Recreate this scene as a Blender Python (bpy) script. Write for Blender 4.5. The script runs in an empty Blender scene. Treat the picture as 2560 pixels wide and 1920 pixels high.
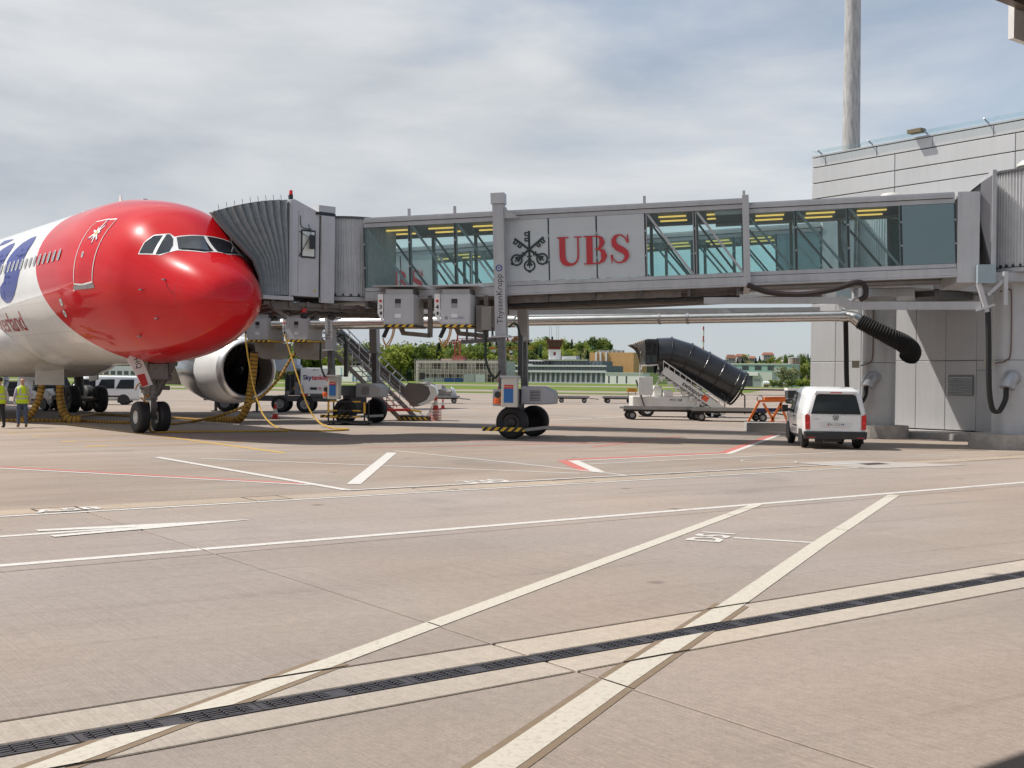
import bpy, bmesh, math, random
from mathutils import Vector, Matrix
from mathutils.bvhtree import BVHTree
random.seed(11)
R = math.radians
sc = bpy.context.scene
COL = sc.collection
# ------------------------------------------------------------------ camera, sky, sun, exposure
F_PX, CAM_H, ROLL, HORIZON = 2850.0, 1.85, 0.0125, 955.0
cd = bpy.data.cameras.new('camera'); cam = bpy.data.objects.new('camera', cd); COL.objects.link(cam)
cd.sensor_width = 36.0; cd.lens = F_PX/2560*36; cd.clip_start = .05; cd.clip_end = 9000
cam.matrix_world = Matrix.Translation((0, 0, CAM_H)) @ Matrix.Rotation(R(90)-5/F_PX, 4, 'X') @ Matrix.Rotation(ROLL, 4, 'Z')
sc.camera = cam
SUN = Vector((-.71, .12, 1)).normalized()
sl = bpy.data.lights.new('sun', 'SUN'); sl.energy = 5.0; sl.angle = R(.55); sl.color = (1, .945, .87)
so = bpy.data.objects.new('sun', sl); COL.objects.link(so)
so.rotation_euler = (-SUN).to_track_quat('-Z', 'Y').to_euler()
w = bpy.data.worlds.new('World'); sc.world = w; w.use_nodes = True
nt = w.node_tree; nt.nodes.clear()
def nd(t, typ, **k):
    n = t.nodes.new(typ)
    for a, b in k.items():
        if a.startswith('i_'):
            n.inputs[a[2:].replace('_', ' ')].default_value = b
        else:
            setattr(n, a, b)
    return n
def lk(t, a, b): t.links.new(a, b)
sky = nd(nt, 'ShaderNodeTexSky', sky_type='NISHITA', sun_disc=False, sun_elevation=math.asin(SUN.z),
         sun_rotation=math.atan2(SUN.x, SUN.y), altitude=430, air_density=1.1, dust_density=.5, ozone_density=1.4)
bg1 = nd(nt, 'ShaderNodeBackground', i_Strength=.13)
lk(nt, sky.outputs[0], bg1.inputs[0])
tc = nd(nt, 'ShaderNodeTexCoord')
mp = nd(nt, 'ShaderNodeMapping'); mp.inputs['Scale'].default_value = (1, 1, 3.0); mp.inputs['Location'].default_value = (.35, .1, .0); mp.inputs['Rotation'].default_value = (0, R(-10), 0)
lk(nt, tc.outputs['Generated'], mp.inputs[0])
n1 = nd(nt, 'ShaderNodeTexNoise', i_Scale=1.15, i_Detail=4, i_Roughness=.5, i_Distortion=.2)
mp2 = nd(nt, 'ShaderNodeMapping'); mp2.inputs['Scale'].default_value = (1.0, 1.0, 3.6); mp2.inputs['Rotation'].default_value = (0, R(-14), 0)
lk(nt, tc.outputs['Generated'], mp2.inputs[0])
n2 = nd(nt, 'ShaderNodeTexNoise', i_Scale=2.6, i_Detail=7, i_Roughness=.54, i_Distortion=.25)
lk(nt, mp.outputs[0], n1.inputs[0]); lk(nt, mp2.outputs[0], n2.inputs[0])
ma = nd(nt, 'ShaderNodeMath', operation='MULTIPLY_ADD'); ma.inputs[1].default_value = .55
lk(nt, n2.outputs[0], ma.inputs[0]); lk(nt, n1.outputs[0], ma.inputs[2])
# the cloud sheet thickens steadily towards the west (left), as the sky in view does
sx = nd(nt, 'ShaderNodeSeparateXYZ'); lk(nt, tc.outputs['Generated'], sx.inputs[0])
mx = nd(nt, 'ShaderNodeMath', operation='MULTIPLY_ADD'); mx.inputs[1].default_value = -.34
lk(nt, sx.outputs[0], mx.inputs[0]); lk(nt, ma.outputs[0], mx.inputs[2])
rp = nd(nt, 'ShaderNodeValToRGB'); rp.color_ramp.elements[0].position = .50; rp.color_ramp.elements[1].position = .92
rp.color_ramp.elements[0].color = (.06, .06, .06, 1); rp.color_ramp.elements[1].color = (.96, .96, .96, 1)
lk(nt, mx.outputs[0], rp.inputs[0])
cr = nd(nt, 'ShaderNodeValToRGB'); cr.color_ramp.elements[0].position = .35; cr.color_ramp.elements[1].position = .72
cr.color_ramp.elements[0].color = (.46, .50, .555, 1); cr.color_ramp.elements[1].color = (.86, .865, .86, 1)
lk(nt, n2.outputs[0], cr.inputs[0])
bg2 = nd(nt, 'ShaderNodeBackground', i_Strength=1.0); lk(nt, cr.outputs[0], bg2.inputs[0])
mxs = nd(nt, 'ShaderNodeMixShader'); lk(nt, rp.outputs[0], mxs.inputs[0]); lk(nt, bg1.outputs[0], mxs.inputs[1]); lk(nt, bg2.outputs[0], mxs.inputs[2])
# pale haze towards the horizon, all the way round
hz1 = nd(nt, 'ShaderNodeMapRange'); hz1.inputs[1].default_value = .0; hz1.inputs[2].default_value = .17; hz1.inputs[3].default_value = .78; hz1.inputs[4].default_value = 0.0; hz1.interpolation_type = 'SMOOTHSTEP'
lk(nt, sx.outputs[2], hz1.inputs[0]); bg3 = nd(nt, 'ShaderNodeBackground', i_Strength=1.0); bg3.inputs[0].default_value = (.50, .555, .61, 1)
mx3 = nd(nt, 'ShaderNodeMixShader'); lk(nt, hz1.outputs[0], mx3.inputs[0]); lk(nt, mxs.outputs[0], mx3.inputs[1]); lk(nt, bg3.outputs[0], mx3.inputs[2]); mxs = mx3
wo = nd(nt, 'ShaderNodeOutputWorld'); lk(nt, mxs.outputs[0], wo.inputs[0])
sc.render.engine = 'CYCLES'
sc.view_settings.view_transform = 'Standard'; sc.view_settings.look = 'None'
sc.view_settings.exposure = 0.0; sc.view_settings.gamma = 1.0; sc.view_settings.use_curve_mapping = False
sc.render.resolution_x = 1024; sc.render.resolution_y = 768
sc.cycles.max_bounces = 8; sc.cycles.transparent_max_bounces = 24

# ------------------------------------------------------------------ where a point of the place lies (survey helpers)
def ray(u, v):
    x = (u-1280)/F_PX; z = -(v-HORIZON)/F_PX
    return Vector((x*math.cos(ROLL)-z*math.sin(ROLL), 1, z*math.cos(ROLL)+x*math.sin(ROLL)))
def G(u, v, z=0.0):
    r = ray(u, v); return Vector((0, 0, CAM_H)) + r*((z-CAM_H)/r.z)
def W(u, v, Y): return Vector((0, 0, CAM_H)) + ray(u, v)*Y

# ------------------------------------------------------------------ materials
MATS = {}
def mat(name, col, rough=.5, metal=0.0, var=.08, scale=2.0, bump=0.0, bscale=40.0, coat=0.0, dirt=0.0, spec=.5, stretch=None, rnd=0.0):
    if name in MATS: return MATS[name]
    m = bpy.data.materials.new(name); m.use_nodes = True; t = m.node_tree
    b = t.nodes['Principled BSDF']
    b.inputs['Roughness'].default_value = rough; b.inputs['Metallic'].default_value = metal
    b.inputs['Coat Weight'].default_value = coat; b.inputs['Coat Roughness'].default_value = .06
    b.inputs['Specular IOR Level'].default_value = spec
    c = nd(t, 'ShaderNodeTexCoord'); src = c.outputs['Object']
    if stretch:
        mm = nd(t, 'ShaderNodeMapping'); mm.inputs['Scale'].default_value = stretch; lk(t, src, mm.inputs[0]); src = mm.outputs[0]
    n = nd(t, 'ShaderNodeTexNoise', i_Scale=scale, i_Detail=6, i_Roughness=.6); lk(t, src, n.inputs[0])
    r = nd(t, 'ShaderNodeValToRGB')
    k0, k1 = 1-var-dirt, 1+var
    r.color_ramp.elements[0].position = .3; r.color_ramp.elements[1].position = .7
    r.color_ramp.elements[0].color = tuple(min(1, x*k0) for x in col)+(1,); r.color_ramp.elements[1].color = tuple(min(1, x*k1) for x in col)+(1,)
    lk(t, n.outputs[0], r.inputs[0]); lk(t, r.outputs[0], b.inputs['Base Color'])
    if rnd:   # every panel a slightly different shade, with faint run-off streaks
        oi = nd(t, 'ShaderNodeObjectInfo'); h = nd(t, 'ShaderNodeHueSaturation'); ng_ = nd(t, 'ShaderNodeNewGeometry'); mps = nd(t, 'ShaderNodeMapping'); mps.inputs['Scale'].default_value = (6, 6, .35); lk(t, ng_.outputs['Position'], mps.inputs[0])
        ns = nd(t, 'ShaderNodeTexNoise', i_Scale=1.0, i_Detail=5); lk(t, mps.outputs[0], ns.inputs[0]); q1 = nd(t, 'ShaderNodeMapRange'); q1.inputs[1].default_value = .3; q1.inputs[2].default_value = .62; q1.inputs[3].default_value = 1-rnd*1.6; q1.inputs[4].default_value = 1.0; lk(t, ns.outputs[0], q1.inputs[0])
        q2 = nd(t, 'ShaderNodeMapRange'); q2.inputs[3].default_value = 1-rnd; q2.inputs[4].default_value = 1+rnd; lk(t, oi.outputs['Random'], q2.inputs[0]); q3 = nd(t, 'ShaderNodeMath', operation='MULTIPLY'); lk(t, q1.outputs[0], q3.inputs[0]); lk(t, q2.outputs[0], q3.inputs[1])
        lk(t, q3.outputs[0], h.inputs['Value']); lk(t, r.outputs[0], h.inputs['Color']); lk(t, h.outputs[0], b.inputs['Base Color'])
    if rough > .12:
        mr = nd(t, 'ShaderNodeMapRange'); mr.inputs[3].default_value = max(0, rough-.07); mr.inputs[4].default_value = min(1, rough+.07)
        lk(t, n.outputs[0], mr.inputs[0]); lk(t, mr.outputs[0], b.inputs['Roughness'])
    if bump:
        n3 = nd(t, 'ShaderNodeTexNoise', i_Scale=bscale, i_Detail=4); lk(t, src, n3.inputs[0])
        bp = nd(t, 'ShaderNodeBump', i_Strength=bump, i_Distance=.02); lk(t, n3.outputs[0], bp.inputs['Height']); lk(t, bp.outputs[0], b.inputs['Normal'])
    MATS[name] = m; return m
def glassmat(name, tint, refl=.5, body=None, bodyfac=0.0, rough=.02):
    if name in MATS: return MATS[name]
    m = bpy.data.materials.new(name); m.use_nodes = True; t = m.node_tree; t.nodes.clear()
    o = nd(t, 'ShaderNodeOutputMaterial'); tr = nd(t, 'ShaderNodeBsdfTransparent'); tr.inputs[0].default_value = tint+(1,)
    gl = nd(t, 'ShaderNodeBsdfGlossy', i_Roughness=rough); gl.inputs[0].default_value = (.9, .93, .93, 1)
    lw = nd(t, 'ShaderNodeFresnel', i_IOR=1.5); mu = nd(t, 'ShaderNodeMath', operation='MULTIPLY'); mu.inputs[1].default_value = refl*2
    lk(t, lw.outputs[0], mu.inputs[0])
    base = tr.outputs[0]
    if body:
        df = nd(t, 'ShaderNodeBsdfDiffuse'); c = nd(t, 'ShaderNodeTexCoord'); n = nd(t, 'ShaderNodeTexNoise', i_Scale=.7); lk(t, c.outputs['Object'], n.inputs[0])
        r = nd(t, 'ShaderNodeValToRGB'); r.color_ramp.elements[0].color = tuple(x*.93 for x in body)+(1,); r.color_ramp.elements[1].color = body+(1,)
        lk(t, n.outputs[0], r.inputs[0]); lk(t, r.outputs[0], df.inputs[0])
        mb = nd(t, 'ShaderNodeMixShader'); mb.inputs[0].default_value = bodyfac; lk(t, base, mb.inputs[1]); lk(t, df.outputs[0], mb.inputs[2]); base = mb.outputs[0]
    mi = nd(t, 'ShaderNodeMixShader'); lk(t, mu.outputs[0], mi.inputs[0]); lk(t, base, mi.inputs[1]); lk(t, gl.outputs[0], mi.inputs[2]); lk(t, mi.outputs[0], o.inputs[0])
    MATS[name] = m; return m
def emit(name, col, s):
    if name in MATS: return MATS[name]
    m = bpy.data.materials.new(name); m.use_nodes = True; b = m.node_tree.nodes['Principled BSDF']
    b.inputs['Base Color'].default_value = col+(1,); b.inputs['Emission Color'].default_value = col+(1,); b.inputs['Emission Strength'].default_value = s
    MATS[name] = m; return m
ALU = mat('painted_grey_metal', (.44, .445, .46), .42, .0, .05, 1.5, dirt=.05, rnd=.06)
ALU2 = mat('light_grey_panel', (.51, .515, .53), .45, .0, .05, 1.2, dirt=.05, rnd=.05)
DKG = mat('dark_grey_metal', (.1, .1, .105), .5, .1, .15, 4, dirt=.1)
GALV = mat('galvanised_steel', (.34, .34, .35), .4, .6, .12, 5, dirt=.08)
CORR = mat('corrugated_alu', (.62, .625, .63), .4, .15, .06, 2, dirt=.06)
STEEL = mat('brushed_steel', (.66, .65, .63), .26, 1.0, .05, 2, stretch=(1, 8, 8))
BLK = mat('black_rubber', (.018, .018, .019), .62, .0, .3, 8, bump=.15)
BLKP = mat('black_paint', (.02, .02, .022), .35, 0, .2, 3)
WHT = mat('white_paint', (.8, .8, .79), .35, 0, .04, 2, dirt=.05)
WHTV = mat('white_vehicle_paint', (.8, .81, .81), .25, 0, .02, 1, coat=.6)
YEL = mat('yellow_paint', (.72, .42, .03), .5, 0, .12, 5, dirt=.1)
RED = mat('red_paint', (.55, .03, .025), .4, 0, .1, 4)
ORA = mat('orange_paint', (.75, .17, .02), .45, 0, .1, 4, dirt=.08)
BLU = mat('blue_panel', (.02, .12, .36), .4, 0, .08, 4)
CONC = mat('plinth_concrete', (.42, .39, .36), .85, 0, .14, 3, bump=.3, bscale=60, dirt=.12)
GLS = glassmat('clear_teal_glass', (.89, .958, .955), .3)
GLSD = glassmat('dark_tint_glass', (.16, .2, .21), .6)
FRIT = glassmat('fritted_glass', (.75, .8, .8), .35, (.62, .65, .67), .78)
TEALP = glassmat('backed_teal_glass', (.4, .55, .58), .4, (.21, .31, .34), .8)
LAMPY = emit('tube_lamp_yellow', (1.0, .66, .16), .75)

# ------------------------------------------------------------------ mesh helpers
class MB:
    def __init__(s): s.v = []; s.f = []; s.m = []; s.mi = 0; s.xf = None
    def add(s, vs, fs):
        k = len(s.v)
        s.v += [tuple(s.xf @ Vector(p)) if s.xf else tuple(p) for p in vs]
        s.f += [tuple(i+k for i in f) for f in fs]; s.m += [s.mi]*len(fs)
        return s
    def box(s, x0, x1, y0, y1, z0, z1):
        return s.add([(x0,y0,z0),(x1,y0,z0),(x1,y1,z0),(x0,y1,z0),(x0,y0,z1),(x1,y0,z1),(x1,y1,z1),(x0,y1,z1)],
                     [(3,2,1,0),(4,5,6,7),(0,1,5,4),(1,2,6,5),(2,3,7,6),(3,0,4,7)])
    def beam(s, p, q, w, h=None, up=(0, 0, 1)):
        p = Vector(p); q = Vector(q); h = h or w; d = (q-p)
        if d.length < 1e-6: return s
        d.normalize(); u = Vector(up)
        if abs(d.dot(u)) > .98: u = Vector((0, 1, 0)) if abs(d.y) < .9 else Vector((1, 0, 0))
        a = d.cross(u).normalized()*w/2; b = a.cross(d).normalized()*h/2
        vs = [p-a-b, p+a-b, p+a+b, p-a+b, q-a-b, q+a-b, q+a+b, q-a+b]
        return s.add(vs, [(3,2,1,0),(4,5,6,7),(0,1,5,4),(1,2,6,5),(2,3,7,6),(3,0,4,7)])
    def rings(s, rings, cap0=True, cap1=True, closed=True):
        n = len(rings[0]); vs = [p for r in rings for p in r]; fs = []
        for i in range(len(rings)-1):
            for j in range(n if closed else n-1):
                k = (j+1) % n
                fs.append((i*n+j, i*n+k, (i+1)*n+k, (i+1)*n+j))
        if cap0: fs.append(tuple(range(n-1, -1, -1)))
        if cap1: fs.append(tuple((len(rings)-1)*n+j for j in range(n)))
        return s.add(vs, fs)
    def tube(s, pts, r, n=8, cap=True, flat=1.0, up=None):
        P = [Vector(p) for p in pts]; rs = r if isinstance(r, (list, tuple)) else [r]*len(P)
        fr = None; rings = []
        for i, p in enumerate(P):
            d = (P[min(i+1, len(P)-1)]-P[max(i-1, 0)])
            d = d.normalized() if d.length > 1e-9 else Vector((0, 0, 1))
            if fr is None or up is not None:
                u = Vector(up) if up is not None else (Vector((0, 0, 1)) if abs(d.z) < .9 else Vector((1, 0, 0)))
                fr = (u-d*u.dot(d)).normalized()
            else:
                fr = (fr-d*fr.dot(d)).normalized()
            b = d.cross(fr)
            rings.append([p+(fr*math.cos(2*math.pi*k/n)*flat+b*math.sin(2*math.pi*k/n))*rs[i] for k in range(n)])
        return s.rings(rings, cap, cap)
    def cyl(s, p, q, r, n=20, r2=None, cap=True): return s.tube([p, q], [r, r if r2 is None else r2], n, cap)
    def lathe(s, prof, o, ax, n=24, ref=None, cap0=False, cap1=False):
        o = Vector(o); ax = Vector(ax).normalized(); u = Vector((0, 0, 1)) if abs(ax.z) < .9 else Vector((1, 0, 0))
        u = (u-ax*u.dot(ax)).normalized(); b = ax.cross(u)
        return s.rings([[o+ax*t+(u*math.cos(2*math.pi*k/n)+b*math.sin(2*math.pi*k/n))*r for k in range(n)] for r, t in prof], cap0, cap1)
    def prism(s, poly, o, eu, ev, depth):
        """polygon in the plane (eu, ev) at o, thickened by the vector depth"""
        o = Vector(o); eu = Vector(eu); ev = Vector(ev); dp = Vector(depth)
        a = [o+eu*x+ev*y for x, y in poly]; n = len(a)
        fs = [tuple(range(n-1, -1, -1)), tuple(range(n, 2*n))]+[(i, (i+1) % n, n+(i+1) % n, n+i) for i in range(n)]
        return s.add(a+[p+dp for p in a], fs)
    def mesh(s, name, mats, smooth=False, fix=True):
        me = bpy.data.meshes.new(name); me.from_pydata(s.v, [], s.f)
        for m in (mats if isinstance(mats, (list, tuple)) else [mats]): me.materials.append(m)
        if any(s.m): me.polygons.foreach_set('material_index', s.m)
        if fix:
            bm = bmesh.new(); bm.from_mesh(me); bmesh.ops.recalc_face_normals(bm, faces=bm.faces); bm.to_mesh(me); bm.free()
        if smooth:
            me.shade_smooth()
            me.set_sharp_from_angle(angle=smooth if isinstance(smooth, float) else R(40))
        me.update(); return me
    def build(s, name, mats, parent=None, smooth=False, **kw):
        return link(name, s.mesh(name, mats, smooth), parent, **kw)
def link(name, me, parent=None, loc=None, rz=None, label=None, cat=None, group=None, kind=None, bevel=None, mw=None):
    o = bpy.data.objects.new(name, me); COL.objects.link(o)
    if parent is not None: o.parent = parent
    if loc is not None: o.location = loc
    if rz is not None: o.rotation_euler = (0, 0, rz)
    if mw is not None: o.matrix_local = mw
    if label: o['label'] = label
    if cat: o['category'] = cat
    if group: o['group'] = group
    if kind: o['kind'] = kind
    if bevel:
        b = o.modifiers.new('bevel', 'BEVEL'); b.width = bevel; b.segments = 2; b.limit_method = 'ANGLE'; b.angle_limit = R(40)
    return o
def thing(name, label, cat, loc=(0, 0, 0), rz=0.0, group=None): return link(name, None, None, loc, rz, label, cat, group)
def copy_tree(o, parent=None):
    c = o.copy(); COL.objects.link(c)
    if parent is not None: c.parent = parent
    for ch in list(o.children): copy_tree(ch, c)
    return c
def arc(c, r, a0, a1, n): return [(c[0]+r*math.cos(a0+(a1-a0)*i/n), c[1]+r*math.sin(a0+(a1-a0)*i/n)) for i in range(n+1)]
def bez(p, n=14):
    """smooth path through points (Catmull-Rom)"""
    P = [Vector(q) for q in p]; P = [P[0]*2-P[1]]+P+[P[-1]*2-P[-2]]; out = []
    for i in range(1, len(P)-2):
        for k in range(n):
            t = k/n; a, b, c, d = P[i-1], P[i], P[i+1], P[i+2]
            out.append(.5*((2*b)+(c-a)*t+(2*a-5*b+4*c-d)*t*t+(3*b-a-3*c+d)*t**3))
    return out+[P[-2]]
def textmesh(s, size, shear=0.0, spacing=1.0, bold=0.0, align='CENTER'):
    cu = bpy.data.curves.new('lettering', 'FONT'); cu.body = s; cu.size = size; cu.shear = shear; cu.space_character = spacing
    cu.align_x = align; cu.align_y = 'CENTER'; cu.offset = bold; cu.resolution_u = 3; cu.fill_mode = 'FRONT'
    ob = bpy.data.objects.new('lettering', cu); COL.objects.link(ob)
    dg = bpy.context.evaluated_depsgraph_get(); me = bpy.data.meshes.new_from_object(ob.evaluated_get(dg))
    bpy.data.objects.remove(ob); bpy.data.curves.remove(cu); return me
def lettering(s, size, m, parent, o, ex, ey, sx=1.0, name='lettering', **kw):
    """flat lettering lying in the plane (ex, ey) at o"""
    me = textmesh(s, size, **kw); me.name = name; o = Vector(o); ex = Vector(ex).normalized(); ey = Vector(ey).normalized()
    for v in me.vertices: v.co = o+ex*v.co.x*sx+ey*v.co.y
    me.materials.clear(); me.materials.append(m); return link(name, me, parent)
def striped(name, c1, c2, freq, axis, rough=.5):
    """diagonal or banded warning paint along a direction in object space"""
    if name in MATS: return MATS[name]
    m = bpy.data.materials.new(name); m.use_nodes = True; t = m.node_tree; b = t.nodes['Principled BSDF']; b.inputs['Roughness'].default_value = rough
    c = nd(t, 'ShaderNodeTexCoord'); d = nd(t, 'ShaderNodeVectorMath', operation='DOT_PRODUCT'); d.inputs[1].default_value = axis; lk(t, c.outputs['Object'], d.inputs[0])
    q = nd(t, 'ShaderNodeMath', operation='MULTIPLY'); q.inputs[1].default_value = freq; lk(t, d.outputs['Value'], q.inputs[0])
    fr = nd(t, 'ShaderNodeMath', operation='FRACT'); lk(t, q.outputs[0], fr.inputs[0])
    g = nd(t, 'ShaderNodeMath', operation='GREATER_THAN'); g.inputs[1].default_value = .5; lk(t, fr.outputs[0], g.inputs[0])
    x = nd(t, 'ShaderNodeMix', data_type='RGBA'); x.inputs[6].default_value = c1+(1,); x.inputs[7].default_value = c2+(1,); lk(t, g.outputs[0], x.inputs[0]); lk(t, x.outputs[2], b.inputs['Base Color'])
    MATS[name] = m; return m
WARN = striped('hazard_stripes', (.75, .45, .02), (.015, .015, .015), 4.2, (1, .0, 1))
def wheel(parent, c, ax, r, wd, rim=.58, rimmat=None, name='wheel', n=28, smooth=True):
    """tyre with a rim child; axle direction ax"""
    ax = Vector(ax).normalized(); c = Vector(c); h = wd/2
    m = MB().lathe([(r*rim, -h*.8), (r*.8, -h), (r*.93, -h*.86), (r, -h*.5), (r, -h*.3), (r*.985, -h*.27), (r*.985, -h*.2), (r, -h*.17), (r, h*.17), (r*.985, h*.2), (r*.985, h*.27), (r, h*.3), (r, h*.5), (r*.93, h*.86), (r*.8, h), (r*.6 if rim > .6 else r*rim, h*.8)], c, ax, n)
    t = m.build(name, BLK, parent, smooth=R(50))
    g = MB()
    for sgn in (-1, 1):
        g.lathe([(r*rim, h*.8*sgn), (r*rim*.94, h*.7*sgn), (r*rim*.85, h*.5*sgn), (r*rim*.5, h*.42*sgn), (r*rim*.42, h*.75*sgn), (r*rim*.16, h*.8*sgn), (.001, h*.8*sgn)], c, ax, n)
    g.build('rim', rimmat or GALV, t, smooth=R(30))
    return t
# ------------------------------------------------------------------ the apron: concrete slabs, drains, painted markings
EA = Vector((math.cos(R(37)), math.sin(R(37)), 0)); EB = Vector((-EA.y, EA.x, 0))
def AB(a, b, z=0.0): return EA*a+EB*b+Vector((0, 0, z))
def ab(p): return Vector(p).dot(EA), Vector(p).dot(EB)
def concrete(name, col, groove=True, tone=.1):
    m = bpy.data.materials.new(name); m.use_nodes = True; t = m.node_tree; b = t.nodes['Principled BSDF']
    b.inputs['Roughness'].default_value = .86; b.inputs['Specular IOR Level'].default_value = .3
    g = nd(t, 'ShaderNodeNewGeometry')
    def noise(scale, detail, rough, mapping=None, rot=0):
        src = g.outputs['Position']
        if mapping:
            mm = nd(t, 'ShaderNodeMapping', vector_type='TEXTURE'); mm.inputs['Rotation'].default_value = (0, 0, rot); mm.inputs['Scale'].default_value = mapping
            lk(t, src, mm.inputs[0]); src = mm.outputs[0]
        n = nd(t, 'ShaderNodeTexNoise', i_Scale=scale, i_Detail=detail, i_Roughness=rough); lk(t, src, n.inputs[0]); return n.outputs[0]
    def remap(s, a, bb, lo=.3, hi=.7):
        r = nd(t, 'ShaderNodeMapRange'); r.inputs[1].default_value = lo; r.inputs[2].default_value = hi; r.inputs[3].default_value = a; r.inputs[4].default_value = bb; lk(t, s, r.inputs[0]); return r.outputs[0]
    def mul(a, bb):
        q = nd(t, 'ShaderNodeMath', operation='MULTIPLY'); lk(t, a, q.inputs[0]); lk(t, bb, q.inputs[1]); return q.outputs[0]
    big = remap(noise(.09, 3, .5), 1-tone, 1+tone*.7)
    med = remap(noise(.7, 5, .62, (3, 1, 1), R(37)), 1-tone*.9, 1+tone*.8)
    fine = remap(noise(45, 4, .7), .86, 1.12)
    val = mul(mul(big, med), fine)
    if groove:
        str_ = remap(noise(1.0, 3, .6, (2.6, .011, 1), R(-53)), .90, 1.07, .35, .65)
        val = mul(val, str_)
    hue = noise(.16, 2, .5)
    cr = nd(t, 'ShaderNodeValToRGB'); cr.color_ramp.elements[0].position = .35; cr.color_ramp.elements[1].position = .65
    cr.color_ramp.elements[0].color = (col[0]*1.0, col[1]*1.01, col[2]*1.03, 1); cr.color_ramp.elements[1].color = (col[0]*1.04, col[1]*.985, col[2]*.93, 1)
    lk(t, hue, cr.inputs[0])
    # tyre smears, damp patches and slab-to-slab differences
    oi = nd(t, 'ShaderNodeObjectInfo'); val = mul(val, remap(oi.outputs['Random'], .95, 1.04, 0, 1))
    val = mul(val, remap(noise(.33, 6, .65), .80, 1.0, .27, .42)); val = mul(val, remap(noise(1.0, 4, .6, (9, .35, 1), R(31)), .86, 1.0, .30, .43))
    val = mul(val, remap(noise(11, 5, .75), .9, 1.04, .36, .6))
    # oil spots and dark specks
    vo = nd(t, 'ShaderNodeTexVoronoi', i_Scale=.55, feature='F1'); lk(t, g.outputs['Position'], vo.inputs[0])
    sp = remap(vo.outputs['Distance'], .5, 1.0, .02, .07); val = mul(val, sp)
    x = nd(t, 'ShaderNodeVectorMath', operation='SCALE'); lk(t, cr.outputs[0], x.inputs[0]); lk(t, val, x.inputs['Scale']); lk(t, x.outputs[0], b.inputs['Base Color'])
    bp = nd(t, 'ShaderNodeBump', i_Strength=.25, i_Distance=.01); lk(t, noise(70, 3, .6), bp.inputs['Height']); lk(t, bp.outputs[0], b.inputs['Normal'])
    MATS[name] = m; return m
C_SLAB = concrete('apron_concrete', (.335, .289, .259))
C_FAR = concrete('apron_concrete_far', (.315, .265, .225), False, .17)
C_EDGE = concrete('drain_edge_concrete', (.46, .412, .36), True, .1)
C_BLOCK = concrete('drain_block_concrete', (.40, .335, .27), False, .14)
C_BED = mat('joint_filler', (.05, .032, .024), .95)
A0, A1, B0, B1 = -27.0, 63.0, -12.0, 15.9
# ground sheet with the slab field cut out of it; in the cut lies the joint bed
m = MB(); big = 4200.0
q = lambda a, b: AB(a, b, 0)
m.add([q(-big, -big), q(big, -big), q(big, B0), q(-big, B0)], [(0, 1, 2, 3)])
m.add([q(-big, B1), q(big, B1), q(big, big), q(-big, big)], [(0, 1, 2, 3)])
m.add([q(-big, B0), q(A0, B0), q(A0, B1), q(-big, B1)], [(0, 1, 2, 3)])
m.add([q(A1, B0), q(big, B0), q(big, B1), q(A1, B1)], [(0, 1, 2, 3)])
m.mi = 1
m.add([AB(A0, B0, -.03), AB(A1, B0, -.03), AB(A1, B1, -.03), AB(A0, B1, -.03)], [(0, 1, 2, 3)])
ground = m.build('ground', [C_FAR, C_BED], kind='structure')
def slab(a0, a1, b0, b1, mt, z1=0.0, gap=.012, name='slab', ch=.006):
    a0 += gap; a1 -= gap; b0 += gap; b1 -= gap
    mm = MB(); lo = [AB(a0, b0, z1-.18), AB(a1, b0, z1-.18), AB(a1, b1, z1-.18), AB(a0, b1, z1-.18)]
    mid = [p+Vector((0, 0, .18-ch)) for p in lo]
    top = [AB(a0+ch, b0+ch, z1), AB(a1-ch, b0+ch, z1), AB(a1-ch, b1-ch, z1), AB(a0+ch, b1-ch, z1)]
    mm.rings([lo, mid, top]); return mm.build(name, mt, ground)
JA = [4.75+7.5*k for k in range(-4, 8)]
for i in range(len(JA)-1):
    for b0, b1 in ((-12, -4.6), (-4.6, .5), (.5, 5.57), (6.5, 11.45), (11.45, 15.9)):
        slab(JA[i], JA[i+1], b0, b1, C_SLAB)
# near drain: pale concrete shoulders and cast-iron grates
for i in range(len(JA)-1):
    slab(JA[i], JA[i+1], 5.57, 5.905, C_EDGE, gap=.016, name='drain_shoulder')
    slab(JA[i], JA[i+1], 6.085, 6.5, C_EDGE, gap=.016, name='drain_shoulder')
IRON = mat('cast_iron', (.085, .08, .088), .5, .55, .25, 12, bump=.3, bscale=90)
gutter = MB(); gutter.add([AB(A0, 5.88, -.026), AB(A1, 5.88, -.026), AB(A1, 6.11, -.026), AB(A0, 6.11, -.026)], [(0, 1, 2, 3)])
gutter.build('gutter', mat('gutter_dark', (.012, .012, .013), .9), ground)
m = MB()   # one grate: frame, cross webs and curved bars, 0.995 m long, 0.21 wide
L_, w_ = .992, .086
m.box(-L_/2, L_/2, -w_, -w_+.018, -.022, 0); m.box(-L_/2, L_/2, w_-.018, w_, -.022, 0)
for x in (-L_/2+.02, L_/2-.02): m.box(x-.02, x+.02, -w_+.018, w_-.018, -.022, -.002)
m.box(-.06, .06, -w_+.018, w_-.018, -.022, -.002)
for k in range(4):
    y0 = -.052+.0345*k
    for x0, x1 in ((-L_/2+.04, -.06), (.06, L_/2-.04)):
        pts = [(x0+(x1-x0)*t/6, y0+.010*math.sin(math.pi*t/6), -.012) for t in range(7)]
        for p, q2 in zip(pts, pts[1:]): m.beam(p, q2, .019, .02)
        for t in range(1, 12, 3):
            x = x0+(x1-x0)*t/12; m.box(x-.005, x+.005, y0+.008*math.sin(math.pi*t/12)-.006, y0+.008*math.sin(math.pi*t/12)+.006, -.004, .004)
gme = m.mesh('drain_grate', IRON)
bolt = MB()
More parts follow.
